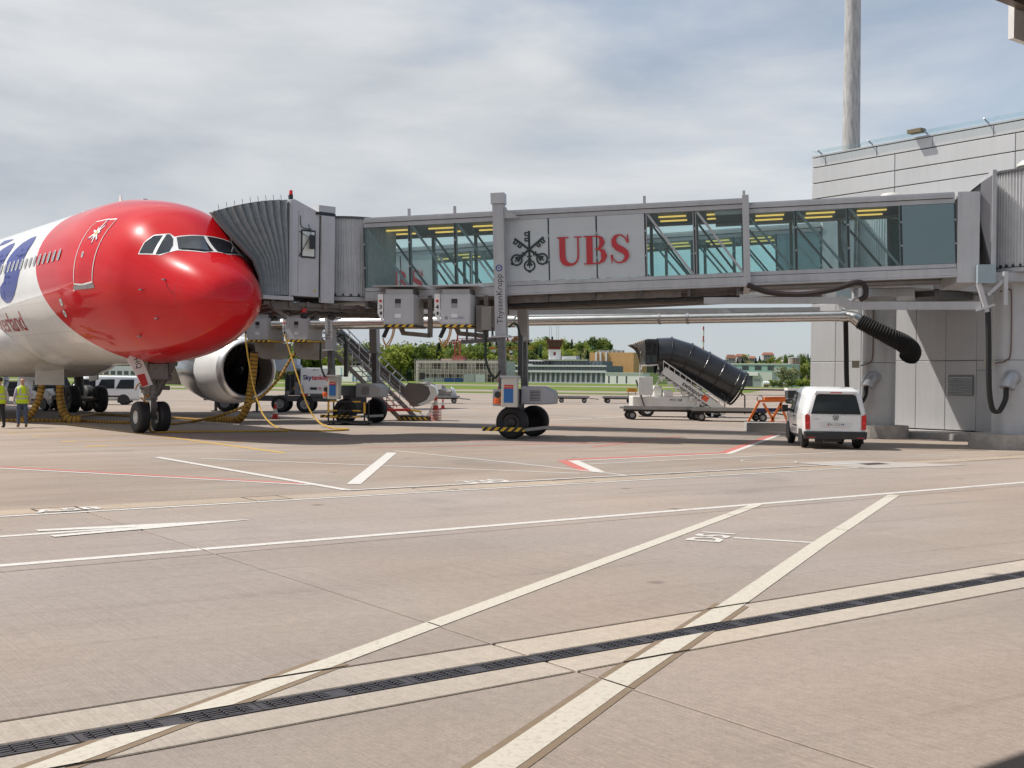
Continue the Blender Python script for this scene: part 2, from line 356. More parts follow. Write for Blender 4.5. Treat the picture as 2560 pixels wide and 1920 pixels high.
for x in (-.5,):
    bolt.box(-.012, .012, -.05, .05, -.02, -.004)
for k in range(-2, 46):
    a = .25+k*1.0
    if a > 38: break
    o = link('drain_grate', gme, ground); o.location = AB(a, 5.995, 0); o.rotation_euler = (0, 0, R(37))
# far drain: a line of concrete blocks, dark gaps between every fifth
for k in range(-8, 60):
    a = 1.1+k*.62
    if a < 0 or a > 36: continue
    g0 = .08 if k % 5 == 0 else .014
    slab(a, a+.62, B1+.16, B1+.76, C_BLOCK, z1=.006, gap=g0*.5, name='drain_block', ch=.004)
mm = MB(); mm.add([AB(A0, B1+.13, .001), AB(A1, B1+.13, .001), AB(A1, B1+.80, .001), AB(A0, B1+.80, .001)], [(0, 1, 2, 3)])
mm.build('block_bed', C_BED, ground)
def paint(name, col, wear=.35, scale=9):
    m = bpy.data.materials.new(name); m.use_nodes = True; t = m.node_tree; b = t.nodes['Principled BSDF']; b.inputs['Roughness'].default_value = .75
    g = nd(t, 'ShaderNodeNewGeometry'); n = nd(t, 'ShaderNodeTexNoise', i_Scale=scale, i_Detail=9, i_Roughness=.72); lk(t, g.outputs['Position'], n.inputs[0])
    r = nd(t, 'ShaderNodeValToRGB'); r.color_ramp.elements[0].position = .36; r.color_ramp.elements[1].position = .49
    r.color_ramp.elements[0].color = tuple(c*(1-wear)+w0*wear for c, w0 in zip(col, (.3, .26, .22)))+(1,); r.color_ramp.elements[1].color = col+(1,)
    lk(t, n.outputs[0], r.inputs[0]); lk(t, r.outputs[0], b.inputs['Base Color']); MATS[name] = m; return m
P_W = paint('road_paint_white', (.60, .58, .545), .6, 16)
P_WC = paint('road_paint_cream', (.56, .52, .45), .5, 22)
P_R = paint('road_paint_red', (.50, .14, .12), .4)
P_Y = paint('road_paint_yellow', (.56, .36, .07), .5)
P_B = paint('road_paint_primer', (.22, .16, .105), .3)
MARK = {}
def quadmark(pts, mt, name, z=.004, parent=None):
    mm = MB(); mm.add([(p[0], p[1], z) for p in pts], [tuple(range(len(pts)))]); me = mm.mesh(name, mt, fix=False)
    if me.polygons[0].normal.z < 0: me.flip_normals()
    return link(name, me, ground)
def stripe(pts, w, mt, name='marking_line', z=.004, px=True):
    P = [G(*p) for p in pts] if px else [Vector(p) for p in pts]; L = []; Rr = []
    for i, p in enumerate(P):
        d = (P[min(i+1, len(P)-1)]-P[max(0, i-1)]).normalized(); n = Vector((-d.y, d.x, 0))*w/2; L.append(p+n); Rr.append(p-n)
    mm = MB(); n = len(P)
    def clip(poly, ax, lo, hi):   # keep the part of a polygon between two joints
        for val, sg in ((lo, 1), (hi, -1)):
            out = []
            for i, p in enumerate(poly):
                q2 = poly[(i+1) % len(poly)]; fp = (p.dot(ax)-val)*sg; fq = (q2.dot(ax)-val)*sg
                if fp >= 0: out.append(p)
                if fp*fq < 0: out.append(p.lerp(q2, fp/(fp-fq)))
            poly = out
            if len(poly) < 3: return []
        return poly
    bs = [(-99, 5.552), (5.588, 5.9), (6.09, 6.482), (6.518, 11.44), (11.46, 999)]; as_ = [(-999, JA[0])]+[(x0+.011, x1-.011) for x0, x1 in zip(JA, JA[1:])]+[(JA[-1], 999)]
    for i in range(n-1):
        quad = [L[i], Rr[i], Rr[i+1], L[i+1]]
        if max(p.dot(EB) for p in quad) > 900 or min(p.dot(EB) for p in quad) > 15.9: mm.add([(p.x, p.y, z) for p in quad], [(0, 1, 2, 3)]); continue
        for b_ in bs:
            p1 = clip(quad, EB, *b_)
            if not p1: continue
            for a_ in as_:
                p2 = clip(p1, EA, *a_)
                if len(p2) >= 3: mm.add([(p.x, p.y, z) for p in p2], [tuple(range(len(p2)))])
    me = mm.mesh(name, mt, fix=False)
    if me.polygons[0].normal.z < 0: me.flip_normals()
    return link(name, me, ground)
def ext(p, q, t): return (p[0]+(q[0]-p[0])*t, p[1]+(q[1]-p[1])*t)
# long edge lines
la = [AB(a, 11.83) for a in (-20, 60)]; stripe(la, .155, P_W, px=False)
stripe([AB(a, 15.97) for a in (-20, 22.0)], .12, P_W, px=False); stripe([AB(23.8, 16.1), AB(60, 16.25)], .12, P_W, px=False)
stripe([(868, 1227), (2142, 1159)], .10, P_W, z=.012)
# two parking-bay diagonals with primer borders where they cross the drain
d1 = [(60, 1941), (492, 1751), (781, 1658), (1071, 1560), (1280, 1485), (1708, 1322), (1893, 1262)]
stripe([d1[0], d1[6]], .165, P_WC, z=.005, name='bay_line'); stripe([d1[0], ext(d1[0], d1[6], .42)], .27, P_B, z=.003, name='bay_line_primer')
d2 = [(1190, 1952), (1280, 1891), (1546, 1703), (1830, 1513), (2050, 1359), (2235, 1238)]
stripe(d2, .19, P_WC, z=.005, name='bay_line'); stripe(d2[:4], .29, P_B, z=.003, name='bay_line_primer')
stripe([(1835, 1345), (2045, 1358)], .10, P_W, name='bay_line', z=.0045)
# lane arrow
stripe([(-200, 1356), (345, 1318)], .13, P_W, name='arrow_shaft')
arz = [.0045]
def ar(pts): arz[0] += .0015; return quadmark([G(*p) for p in pts], P_W, 'arrow_head', arz[0])
ar([(640, 1298.5), (312, 1314), (345, 1325.5)]); ar([(88, 1325.5), (330, 1313.2), (352, 1318.6), (96, 1329.5)]); ar([(124, 1340.5), (350, 1319), (356, 1324.5), (136, 1344)])
# stand markings
stripe([(-300, 1155.5), (0, 1171), (640, 1205.5), (775, 1213)], .13, P_W, z=.006); stripe([(-300, 1151.5), (0, 1167.2), (640, 1202.6), (760, 1209.5)], .16, P_R, z=.004)
stripe([(392, 1143.5), (868, 1226)], .17, P_W, z=.008); stripe([(503, 1146.5), (1448, 1184)], .11, P_W, z=.005)
stripe([(884, 1211), (980, 1132)], .25, P_W, z=.007); stripe([(985, 1127), (1280, 1157.5), (1569, 1189)], .10, P_W, z=.006)
stripe([(1433, 1152), (1498, 1181)], .26, P_W, z=.008); stripe([(1418, 1151), (1478, 1178)], .5, P_R, z=.005)
stripe([(1432, 1152.5), (1821, 1134.5), (1950, 1087)], .17, P_W, z=.0065); stripe([(1420, 1149.6), (1812, 1131.8), (1938, 1086)], .3, P_R, z=.0045)
stripe([(1471, 1161), (2142, 1128.7), (2388, 1141.5)], .10, P_W, z=.006)
quadmark([G(*p) for p in ((1985, 1158), (2140, 1152), (2420, 1163), (2190, 1172))], concrete('patch_concrete', (.42, .40, .38), False, .12), 'repaired_patch', .0075)
quadmark([G(*p) for p in ((2145, 1160), (2195, 1157.6), (2225, 1161), (2170, 1163.4))], C_BED, 'manhole_slot', .0105)
c0 = G(1922, 1153.5); ring = [(c0+Vector((math.cos(t*.3)*.66, math.sin(t*.3)*.66, 0))) for t in range(22)]
stripe(ring, .05, P_W, px=False, z=.006, name='ring_mark')
for p, q2 in (((17, 1081), (235, 1076)), ((78, 1091.5), (330, 1087.5)), ((150, 1105), (560, 1095)), ((210, 1116.5), (800, 1100))):
    stripe([p, q2], .13, P_Y, name='stop_line', z=.004)
    e = ext(p, q2, .1); stripe([p, e], .3, P_Y, name='stop_number', z=.0055)
stripe([(-80, 1026), (125, 1054), (460, 1098.5), (712, 1132.5)], .18, P_Y, name='lead_in_line', z=.005)
for p, q2 in (((560, 1096), (1500, 1108)), ((900, 1120), (1750, 1103)), ((1330, 1060), (1800, 1082)), ((1480, 1118), (1700, 1091))):
    stripe([p, q2], .16, P_R, z=.0045)
for p, q2 in (((1150, 1018), (1560, 1012)), ((1360, 1051), (1590, 1041)), ((980, 1030), (1500, 1046)), ((450, 1010), (900, 1014))):
    stripe([p, q2], .2, P_W, z=.0045)
def groundtext(s, p, q, hgt, mt, name, bold=.0, z=.0065, flip=1):
    p = G(*p); q = G(*q); ex = (q-p); L = ex.length; ex.normalize(); ey = Vector((-ex.y, ex.x, 0))*flip
    me = textmesh(s, 1.0, align='LEFT', bold=bold); xs = [v.co.x for v in me.vertices]; ys = [v.co.y for v in me.vertices]
    for v in me.vertices:
        v.co = p+ex*(v.co.x-min(xs))/(max(xs)-min(xs))*L+ey*(v.co.y-min(ys))/(max(ys)-min(ys))*hgt+Vector((0, 0, z))
    me.materials.clear(); me.materials.append(mt); o = link(name, me, ground)
    if me.polygons[0].normal.z < 0: me.flip_normals()
    return o
hD = (G(1800, 1357)-G(1706, 1352)).length
groundtext('D51', (1800, 1357), (1842, 1335.5), hD*.97, P_W, 'bay_number', .03)
groundtext('A58', (90, 1284.5), (262, 1273.5), .36, P_W, 'stand_number', .03, z=.013)
groundtext('330', (1172, 1209.5), (1284, 1203.5), .55, P_W, 'stand_number', .02, z=.006)
# ------------------------------------------------------------------ terminal building: grey metal panels on a dark wall
PAN = mat('facade_panel', (.55, .553, .56), .36, .25, .03, .35, dirt=.02, rnd=.03)
PANL = mat('facade_panel_low', (.53, .533, .545), .34, .25, .03, .5, dirt=.02, rnd=.03)
DARKW = mat('facade_gap', (.05, .048, .045), .8)
COR = Vector((12.68, 48.63, 0))
term = thing('terminal_building', 'grey metal-clad terminal block with horizontal panels behind the bridge columns', 'building', COR, R(-53))
LEN = 27.0
MB().box(.06, LEN, .06, 26, .0, 11.5).build('wall', DARKW, term)
rows = [(.23, 2.87, 1.27, .05, PANL), (2.87, 5.32, 1.27, .05, PANL), (5.32, 7.6, 5.03, -.97, PAN), (7.6, 9.79, 5.03, -.97, PAN), (9.79, 10.45, 5.03, -.97, PAN), (10.45, 11.12, 5.03, -.97, PAN), (11.12, 11.56, 2.515, -1.82, PAN)]
for z0, z1, wd, st, mt in rows:
    g = .012 if z0 < 5 else .02; cache = {}
    x = st
    while x < LEN:
        a = max(0, x)+g*.6; b_ = min(LEN, x+wd)-g*.6
        if b_-a > .1:
            if z0 < 1 and x <= 8.2 < x+wd: x += wd; continue
            k = round(b_-a, 3)
            if k not in cache:
                m = MB(); c = .012; w0 = b_-a; h0 = z1-z0-2*g
                m.rings([[(0, .06, 0), (w0, .06, 0), (w0, .06, h0), (0, .06, h0)], [(0, c, 0), (w0, c, 0), (w0, c, h0), (0, c, h0)], [(c, 0, c), (w0-c, 0, c), (w0-c, 0, h0-c), (c, 0, h0-c)]])
                cache[k] = m.mesh('facade_panel', mt)
            link('facade_panel', cache[k], term, (a, -.0, z0+g))
        x += wd
# end wall panels
for z0, z1, wd, st, mt in rows:
    x = 0
    while x < 24:
        MB().box(.0, .055, x+.07 if x == 0 else x+.012, min(24, x+4), z0+.015, z1-.015).build('end_panel', mt, term); x += 4
MB().box(-.03, LEN, -.02, 26, 11.565, 11.63).build('roof_edge', PAN, term)
dr = MB().box(7.69, 8.92, -.0, .05, .23, 2.5).build('door', PANL, term)
MB().box(7.85, 8.8, -.02, -.002, .33, 2.4).build('door_leaf', PANL, dr); MB().box(8.66, 8.72, -.06, -.022, 1.2, 1.32).build('handle', GALV, dr)
MB().box(7.69, 8.92, .0, .055, 2.52, 2.86).build('door_transom', PANL, term)
vt = MB().box(6.55, 7.6, -.03, -.002, 1.55, 2.33).build('louvre_vent', mat('vent_back', (.2, .2, .2), .6), term)
for k in range(9):
    z = 1.63+.075*k; MB().prism([(0, 0), (-.05, -.035), (-.05, -.018), (0, .017)], (6.6, -.03, z), (0, 1, 0), (0, 0, 1), (.95, 0, 0)).build('louvre_slat', ALU2, vt)
MB().box(-.4, LEN, -2.75, .0, .0, .2).build('kerb_walk', CONC, term)
GR = mat('granite_kerb', (.4, .39, .375), .8, 0, .3, 45, bump=.4, bscale=80)
for k in range(20): MB().box(.2+k*1.25, .2+k*1.25+1.24, -3.05, -2.752, .0, .225).build('kerb_stone', GR, term)
GLR = glassmat('roof_edge_glass', (.92, .975, .98), .1)
for k in range(10):
    x = .45+2.515*k
    gp = MB().add([(x-.3 if k == 0 else x, -.26, 11.77), (x+2.495, -.26, 11.77), (x+2.495, -.05, 11.67), (x-.1 if k == 0 else x, -.05, 11.67), (x-.3 if k == 0 else x, -.26, 11.785), (x+2.495, -.26, 11.785), (x+2.495, -.05, 11.685), (x-.1 if k == 0 else x, -.05, 11.685)], [(0, 1, 2, 3), (7, 6, 5, 4), (0, 4, 5, 1), (1, 5, 6, 2), (2, 6, 7, 3), (3, 7, 4, 0)]).build('glass_eave_pane', GLR, term)
    MB().beam((x+.02, -.28, 11.79), (x+.02, .05, 11.66), .03, .05).build('glass_bracket', GALV, term)
MB().box(4.9, 5.5, -.45, -.1, 11.72, 11.86).build('roof_light_box', mat('olive_brown', (.16, .13, .07), .6), term)
# floodlight mast behind the building
mast = thing('light_mast', 'tall weathered concrete mast rising behind the terminal roof', 'mast', (18.33, 62.2, 0))
mm = MB()
MASTM = mat('mast_concrete', (.42, .42, .42), .8, 0, .22, 2.2, bump=.25, bscale=30, dirt=.16, stretch=(3, 3, .6))
mm.lathe([(.56, 0), (.49, 12), (.41, 24), (.37, 32)], (0, 0, 0), (0, 0, 1), 28, cap1=True).build('shaft', MASTM, mast, smooth=True)
for z in (15.9, 18.75, 21.6): MB().lathe([(.482-(z-12)*.0066, 0), (.486-(z-12)*.0066, .025)], (0, 0, z), (0, 0, 1), 28).build('joint_ring', DKG, mast)
MB().box(.30, .42, -.32, -.16, 14.5, 15.0).build('cable_hatch', GALV, mast)
MB().box(-1.2, 1.2, -.3, .3, 32, 32.3).build('head_frame', GALV, mast)
# canopy of the pier the photographer stands under
can = thing('terminal_canopy', 'dark-edged terminal canopy corner in the upper right of the view', 'canopy', AB(0, 0), R(37))
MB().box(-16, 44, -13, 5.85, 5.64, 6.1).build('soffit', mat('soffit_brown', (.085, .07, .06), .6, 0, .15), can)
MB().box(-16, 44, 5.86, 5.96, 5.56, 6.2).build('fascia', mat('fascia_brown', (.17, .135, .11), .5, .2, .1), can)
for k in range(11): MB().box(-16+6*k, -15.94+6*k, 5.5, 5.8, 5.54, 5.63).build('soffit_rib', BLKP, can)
a0, b0 = ab(W(2537, 55, 12.2))
MB().box(10.58, 14.5, 5.97, 6.03, 5.27, 5.9).build('hanging_panel', WHT, can)
for a in (-12, 0, 12, 24, 36): MB().cyl((a, -12, 0), (a, -12, 5.6), .3, 16).build('canopy_post', ALU2, can)
# ------------------------------------------------------------------ the airliner: x aft from the nose tip, y starboard, z up
TH = R(38.5); FWD = Vector((math.sin(TH), -math.cos(TH), 0)); NG = Vector((-12.1, 38.2, 0)); NGX = 6.67
NOSE = NG+FWD*NGX; ACZ = 5.1; RAD = 2.82
aircraft = thing('airliner', 'red and white wide-body airliner parked nose-in at the passenger bridge', 'airliner', NOSE, math.atan2(-FWD.y, -FWD.x))
STN = [(0.0, -.98, -1.02, .03, -1.0), (.06, -.68, -1.30, .38, -.99), (.25, -.33, -1.58, .74, -.95), (.6, -.02, -1.83, 1.02, -.88), (1.1, .30, -2.06, 1.27, -.78),
       (1.7, .60, -2.25, 1.50, -.66), (2.1, .84, -2.35, 1.66, -.56), (2.6, 1.26, -2.45, 1.86, -.44), (3.1, 1.66, -2.53, 2.06, -.33), (3.6, 1.97, -2.60, 2.26, -.24),
       (4.3, 2.24, -2.68, 2.44, -.15), (5.2, 2.46, -2.75, 2.60, -.08), (6.3, 2.64, -2.80, 2.75, -.03), (7.6, 2.79, -2.82, 2.81, 0), (9.2, 2.82, -2.82, 2.82, 0),
       (14, 2.82, -2.82, 2.82, 0), (40, 2.82, -2.82, 2.82, 0), (46, 2.80, -2.3, 2.72, .1), (54, 2.62, -.6, 1.9, .9), (60, 2.2, 1.0, .8, 1.6), (62.5, 1.9, 1.5, .25, 1.7)]
def stn(x):
    P = STN
    for i in range(len(P)-1):
        if P[i][0] <= x <= P[i+1][0]: break
    a, b = P[i], P[i+1]; t = (x-a[0])/(b[0]-a[0]); out = []
    p = P[i-1] if i else None; q = P[i+2] if i+2 < len(P) else None
    for k in range(1, 5):
        d = b[0]-a[0]; s = (b[k]-a[k])/d
        s0 = (a[k]-p[k])/(a[0]-p[0]) if p else s; s1 = (q[k]-b[k])/(q[0]-b[0]) if q else s
        m0 = 0 if s0*s < 0 else (2*s0*s/(s0+s) if s0+s else 0); m1 = 0 if s1*s < 0 else (2*s1*s/(s1+s) if s1+s else 0)
        if not p: m0 = s*1.4
        h00 = 2*t**3-3*t*t+1; h10 = t**3-2*t*t+t; h01 = -2*t**3+3*t*t; h11 = t**3-t*t
        out.append(h00*a[k]+h10*d*m0+h01*b[k]+h11*d*m1)
    return out
NS = 72
def ringpts(x):
    t, b, w_, c = stn(x); r = []
    for k in range(NS):
        f = 2*math.pi*k/NS; cz = math.cos(f); e = 1.0
        y = w_*math.copysign(abs(math.sin(f))**e, math.sin(f)); z = c+((t-c) if cz > 0 else (c-b))*cz
        # flatten the windscreen facets a little
        r.append(Vector((x, y, ACZ+z)))
    return r
xs = [0, .02, .06, .12, .2, .3, .42, .56, .72, .9]+[1.1+.18*k for k in range(20)]+[4.8+.35*k for k in range(14)]+[10+2*k for k in range(16)]+[42+1.6*k for k in range(13)]
fm = MB().rings([ringpts(x) for x in xs])
def livery():
    m = bpy.data.materials.new('livery_paint'); m.use_nodes = True; t = m.node_tree; b = t.nodes['Principled BSDF']
    b.inputs['Roughness'].default_value = .3; b.inputs['Specular IOR Level'].default_value = .06; b.inputs['Coat Weight'].default_value = .6; b.inputs['Coat Roughness'].default_value = .05
    c = nd(t, 'ShaderNodeTexCoord'); s = nd(t, 'ShaderNodeSeparateXYZ'); lk(t, c.outputs['Object'], s.inputs[0])
    def M(op, a, bb=None, cc=None):
        q = nd(t, 'ShaderNodeMath', operation=op)
        for i, k in enumerate((a, bb, cc)):
            if k is None: continue
            if isinstance(k, (int, float)): q.inputs[i].default_value = k
            else: lk(t, k, q.inputs[i])
        return q.outputs[0]
    z1 = M('SUBTRACT', s.outputs[2], 2.31); z2 = M('SUBTRACT', s.outputs[2], 4.65)
    xb = M('ADD', M('MULTIPLY_ADD', z1, 1.427, 5.98), M('MULTIPLY', M('MULTIPLY', z1, z2), -.1875))
    isred = M('LESS_THAN', s.outputs[0], xb)
    n = nd(t, 'ShaderNodeTexNoise', i_Scale=.8, i_Detail=5); lk(t, c.outputs['Object'], n.inputs[0])
    def ramp(a, bb):
        r = nd(t, 'ShaderNodeValToRGB'); r.color_ramp.elements[0].position = .35; r.color_ramp.elements[1].position = .65
        r.color_ramp.elements[0].color = a+(1,); r.color_ramp.elements[1].color = bb+(1,); lk(t, n.outputs[0], r.inputs[0]); return r.outputs[0]
    # faint panel lines: rings every 2.65 m and two lap joints
    fr = M('FRACT', M('MULTIPLY', s.outputs[0], 1/2.65)); ln = M('MAXIMUM', M('LESS_THAN', M('ABSOLUTE', M('SUBTRACT', fr, .5)), .0035), M('LESS_THAN', M('ABSOLUTE', M('SUBTRACT', s.outputs[0], 1.12)), .008))
    for zz in (3.35, 4.35, 6.25, 7.0): ln = M('MAXIMUM', ln, M('MULTIPLY', M('LESS_THAN', M('ABSOLUTE', M('SUBTRACT', s.outputs[2], zz)), .006), M('GREATER_THAN', s.outputs[0], 3.2)))
    x = nd(t, 'ShaderNodeMix', data_type='RGBA'); lk(t, isred, x.inputs[0]); lk(t, ramp((.74, .74, .735), (.80, .80, .79)), x.inputs[6]); lk(t, ramp((.54, .008, .013), (.60, .010, .015)), x.inputs[7])
    y = nd(t, 'ShaderNodeMix', data_type='RGBA'); lk(t, M('MULTIPLY', ln, .35), y.inputs[0]); lk(t, x.outputs[2], y.inputs[6]); y.inputs[7].default_value = (.2, .05, .05, 1)
    lk(t, y.outputs[2], b.inputs['Base Color']); return m
LIV = livery()
fus_me = fm.mesh('fuselage', LIV, smooth=True)
fus = link('fuselage', fus_me, aircraft)
FB = BVHTree.FromPolygons([v.co for v in fus_me.vertices], [p.vertices[:] for p in fus_me.polygons])
def sdp(x, z, off=.006, s=1):
    h = FB.ray_cast(Vector((x, 6*s, z)), Vector((0, -s, 0))); return h[0]+h[1]*off*(1 if h[1].y*s > 0 else -1) if h[0] else Vector((x, 0, z))
def refine(bm, mx):
    for _ in range(9):
        es = [e for e in bm.edges if e.calc_length() > mx]
        if not es: break
        bmesh.ops.subdivide_edges(bm, edges=es, cuts=1); bmesh.ops.triangulate(bm, faces=[q for q in bm.faces if len(q.verts) > 3])
def patch(name, loop, mt, parent, off=.006, cuts=2, side=None, smooth=True):
    """surface piece hugging the fuselage: loop of (x, z) on a side, or of 3D points"""
    pts = [sdp(p[0], p[1], 0, side) for p in loop] if side else [Vector(p) for p in loop]
    bm = bmesh.new(); f = bm.faces.new([bm.verts.new((p.x, p.y, p.z)) for p in pts])
    bmesh.ops.triangulate(bm, faces=[f])
    refine(bm, .16 if len(pts) > 20 else .11)
    for v in bm.verts:
        if side: v.co = sdp(v.co.x, v.co.z, off, side)
        else:
            co, no, _, _ = FB.find_nearest(v.co); no = no if no.dot(co-Vector((co.x+1.5, 0, ACZ-.2))) > 0 else -no; v.co = co+no*off
    bmesh.ops.recalc_face_normals(bm, faces=bm.faces); me = bpy.data.meshes.new(name); bm.to_mesh(me); bm.free()
    cen = sum((v.co for v in me.vertices), Vector())/len(me.vertices)
    if sum((p.normal.dot(p.center-Vector((p.center.x+1.5, 0, ACZ-.2))) for p in me.polygons)) < 0: me.flip_normals()
    me.materials.append(mt); me.shade_smooth() if smooth else None
    return link(name, me, parent)
def band(name, path, wd, mt, parent, off=.009, closed=True, side=1, th=.0):
    P = [sdp(x, z, off, side) for x, z in path]; n = len(P); A = []; B_ = []
    for i, p in enumerate(P):
        d = P[(i+1) % n if closed else min(i+1, n-1)]-P[i-1 if closed else max(i-1, 0)]; d.normalize()
        nn = Vector((0, p.y, p.z-ACZ)).normalized(); q = d.cross(nn).normalized()*wd/2; A.append(p+q); B_.append(p-q)
    m = MB(); m.add(A+B_, [(i, (i+1) % n, n+(i+1) % n, n+i) for i in range(n if closed else n-1)]); me = m.mesh(name, mt)
    if me.polygons[0].normal.dot(Vector((0, side, 0))) < 0: me.flip_normals()
    return link(name, me, parent)
WPA = mat('airliner_white', (.78, .78, .77), .3, coat=.5, var=.03)
CK = glassmat('cockpit_glass', (.10, .12, .15), .9, (.03, .035, .045), .8)
CAB = mat('cabin_pane', (.32, .33, .34), .12, var=.1, scale=20)
BLUL = mat('livery_blue', (.016, .03, .24), .3, coat=.25, var=.03, spec=.25); REDL = mat('livery_red_text', (.42, .02, .03), .3, coat=.5)
def mir(L): return [(x, -y, z) for x, y, z in L]
fr_ = [(2.965, 1.90, 5.56), (3.01, 1.69, 5.935), (2.955, 1.40, 6.185), (2.69, .99, 6.235), (2.50, .93, 6.16), (2.41, 0, 6.21), (1.555, 0, 5.635), (1.55, .38, 5.61), (2.045, 1.02, 5.69), (2.28, 1.47, 5.53)]
panes = [[(2.45, .88, 6.13), (2.38, .05, 6.19), (1.60, .06, 5.66), (1.585, .36, 5.635), (2.06, .98, 5.715)],
         [(2.42, 1.57, 5.56), (2.72, 1.08, 6.20), (2.66, 1.0, 6.21), (2.47, .98, 6.07), (2.26, 1.08, 5.86), (2.15, 1.24, 5.65), (2.31, 1.47, 5.56)],
         [(2.94, 1.86, 5.59), (2.99, 1.67, 5.93), (2.92, 1.41, 6.155), (2.76, 1.19, 6.16), (2.53, 1.61, 5.575)]]
for L in (fr_, mir(fr_)):
    wf = patch('windscreen_frame', L, WPA, aircraft, .008, 3)
    for P in panes:
        patch('window_pane', P if L is fr_ else mir(P), CK, wf, .016, 3)
# door with white outline, sill plate, port hole and alpine-flower emblem
for sd in (1, -1):
    dpath = [(4.93, 4.78)]+[(4.93-.03*math.sin(math.pi*k/10), 4.78+k*.205) for k in range(1, 10)]+[(4.98, 6.8), (5.55, 6.83), (6.08, 6.8)]+[(6.14+.0*k, 4.78+k*.205) for k in range(9, 0, -1)]+[(6.14, 4.78), (5.6, 4.73)]
    dr = patch('door', dpath, LIV, aircraft, .006, 2, side=sd)
    band('door_outline', dpath, .055, WPA, dr, .013, side=sd)
    band('sill_plate', [(4.85, 4.66), (5.5, 4.655), (6.2, 4.66)], .13, GALV, dr, .012, False, sd)
    hole = [(5.72+.055*math.cos(t*math.pi/6), 5.69+.09*math.sin(t*math.pi/6)) for t in range(12)]
    patch('door_window', hole, CAB, dr, .016, 1, side=sd); band('window_trim', hole, .03, WPA, dr, .018, side=sd)
    fl = MB(); cx, cz = 5.45, 6.37
    for nm, mt, kk, of in (('flower_edge', BLUL, 1.12, .017), ('flower_petals', WPA, 1.0, .021)):
        loop = []
        for k in range(9):
            a = 2*math.pi*k/9+.3; ln_ = (.34, .24, .40)[k % 3]*kk; a2 = a+math.pi/9
            loop += [(cx+ln_*math.cos(a-.07)*.8, cz+ln_*math.sin(a-.07)), (cx+ln_*math.cos(a+.07)*.8, cz+ln_*math.sin(a+.07)), (cx+.115*kk*math.cos(a2)*.85, cz+.115*kk*math.sin(a2))]
        patch(nm, loop, mt, dr, of, 1, side=sd)
    for k in range(6):
        a = k*1.2; q = .05 if k else 0
        patch('flower_bud', [(cx+q*math.cos(a)+.026*math.cos(t), cz+q*math.sin(a)+.03*math.sin(t)) for t in (0, 1, 2, 3, 4, 5)], YEL, dr, .025, 0, side=sd)
for k in range(20):
    x0 = 7.70+.533*k
    for sd in ((1, -1) if k < 6 else (1,)):
        lp = [(x0+.115*math.copysign(abs(math.cos(t*math.pi/8))**.7, math.cos(t*math.pi/8)), 5.83+.178*math.copysign(abs(math.sin(t*math.pi/8))**.8, math.sin(t*math.pi/8))) for t in range(16)]
        wn = patch('cabin_window', lp, CAB, aircraft, .022, 1, side=sd); band('window_trim', lp, .035, WPA if k > 5 else mat('window_trim_silver', (.6, .6, .6), .3, .3), wn, .028, side=sd)
S1 = [(12.17, 6.9), (12.83, 6.88), (13.47, 6.76), (13.86, 6.55), (14.12, 6.33), (14.2, 6.1), (14.18, 5.89), (13.93, 5.7), (13.56, 5.56), (13.16, 5.49), (13.05, 5.41), (13.02, 5.27), (13.14, 5.15), (13.39, 5.1), (13.65, 5.13), (13.83, 5.22), (13.95, 5.33), (14.15, 5.25), (14.39, 5.14), (14.4, 4.92), (14.3, 4.75), (14.04, 4.62), (13.71, 4.52), (13.3, 4.52), (12.86, 4.63), (12.48, 4.82), (12.19, 5.08), (12.03, 5.4), (12.02, 5.65), (12.2, 5.92), (12.33, 6.04), (12.61, 6.12), (13.03, 6.2), (13.2, 6.24), (13.29, 6.32), (13.295, 6.427), (13.11, 6.485), (12.92, 6.51), (12.64, 6.44), (12.29, 6.34), (12.16, 6.37), (12.0, 6.46), (11.79, 6.54), (11.89, 6.73)]
for k in range(2):
    patch('livery_letter', [(x+2.75*k, z) for x, z in S1], BLUL, aircraft, .012, 2, side=1)
patch('livery_letter', [(17.74, 7.1), (17.74, 7.25), (16.57, 7.2), (15.88, 7.13), (16.44, 7.04), (17.3, 6.98)], BLUL, aircraft, .012, 1, side=1)
tm = textmesh('Switzerland', 1.0, align='RIGHT', spacing=.92, bold=.004); xs_ = [v.co.x for v in tm.vertices]; ys_ = [v.co.y for v in tm.vertices]
bm = bmesh.new(); bm.from_mesh(tm); bmesh.ops.triangulate(bm, faces=bm.faces[:]); refine(bm, .2)
for v in bm.verts: v.co = sdp(12.46+(max(xs_)-v.co.x)/(max(xs_)-min(xs_))*5.3, 3.50+(v.co.y-min(ys_))*.98, .011, 1)
bm.to_mesh(tm); bm.free(); tm.materials.clear(); tm.materials.append(REDL); tm.name = 'livery_text'; link('livery_text', tm, aircraft)
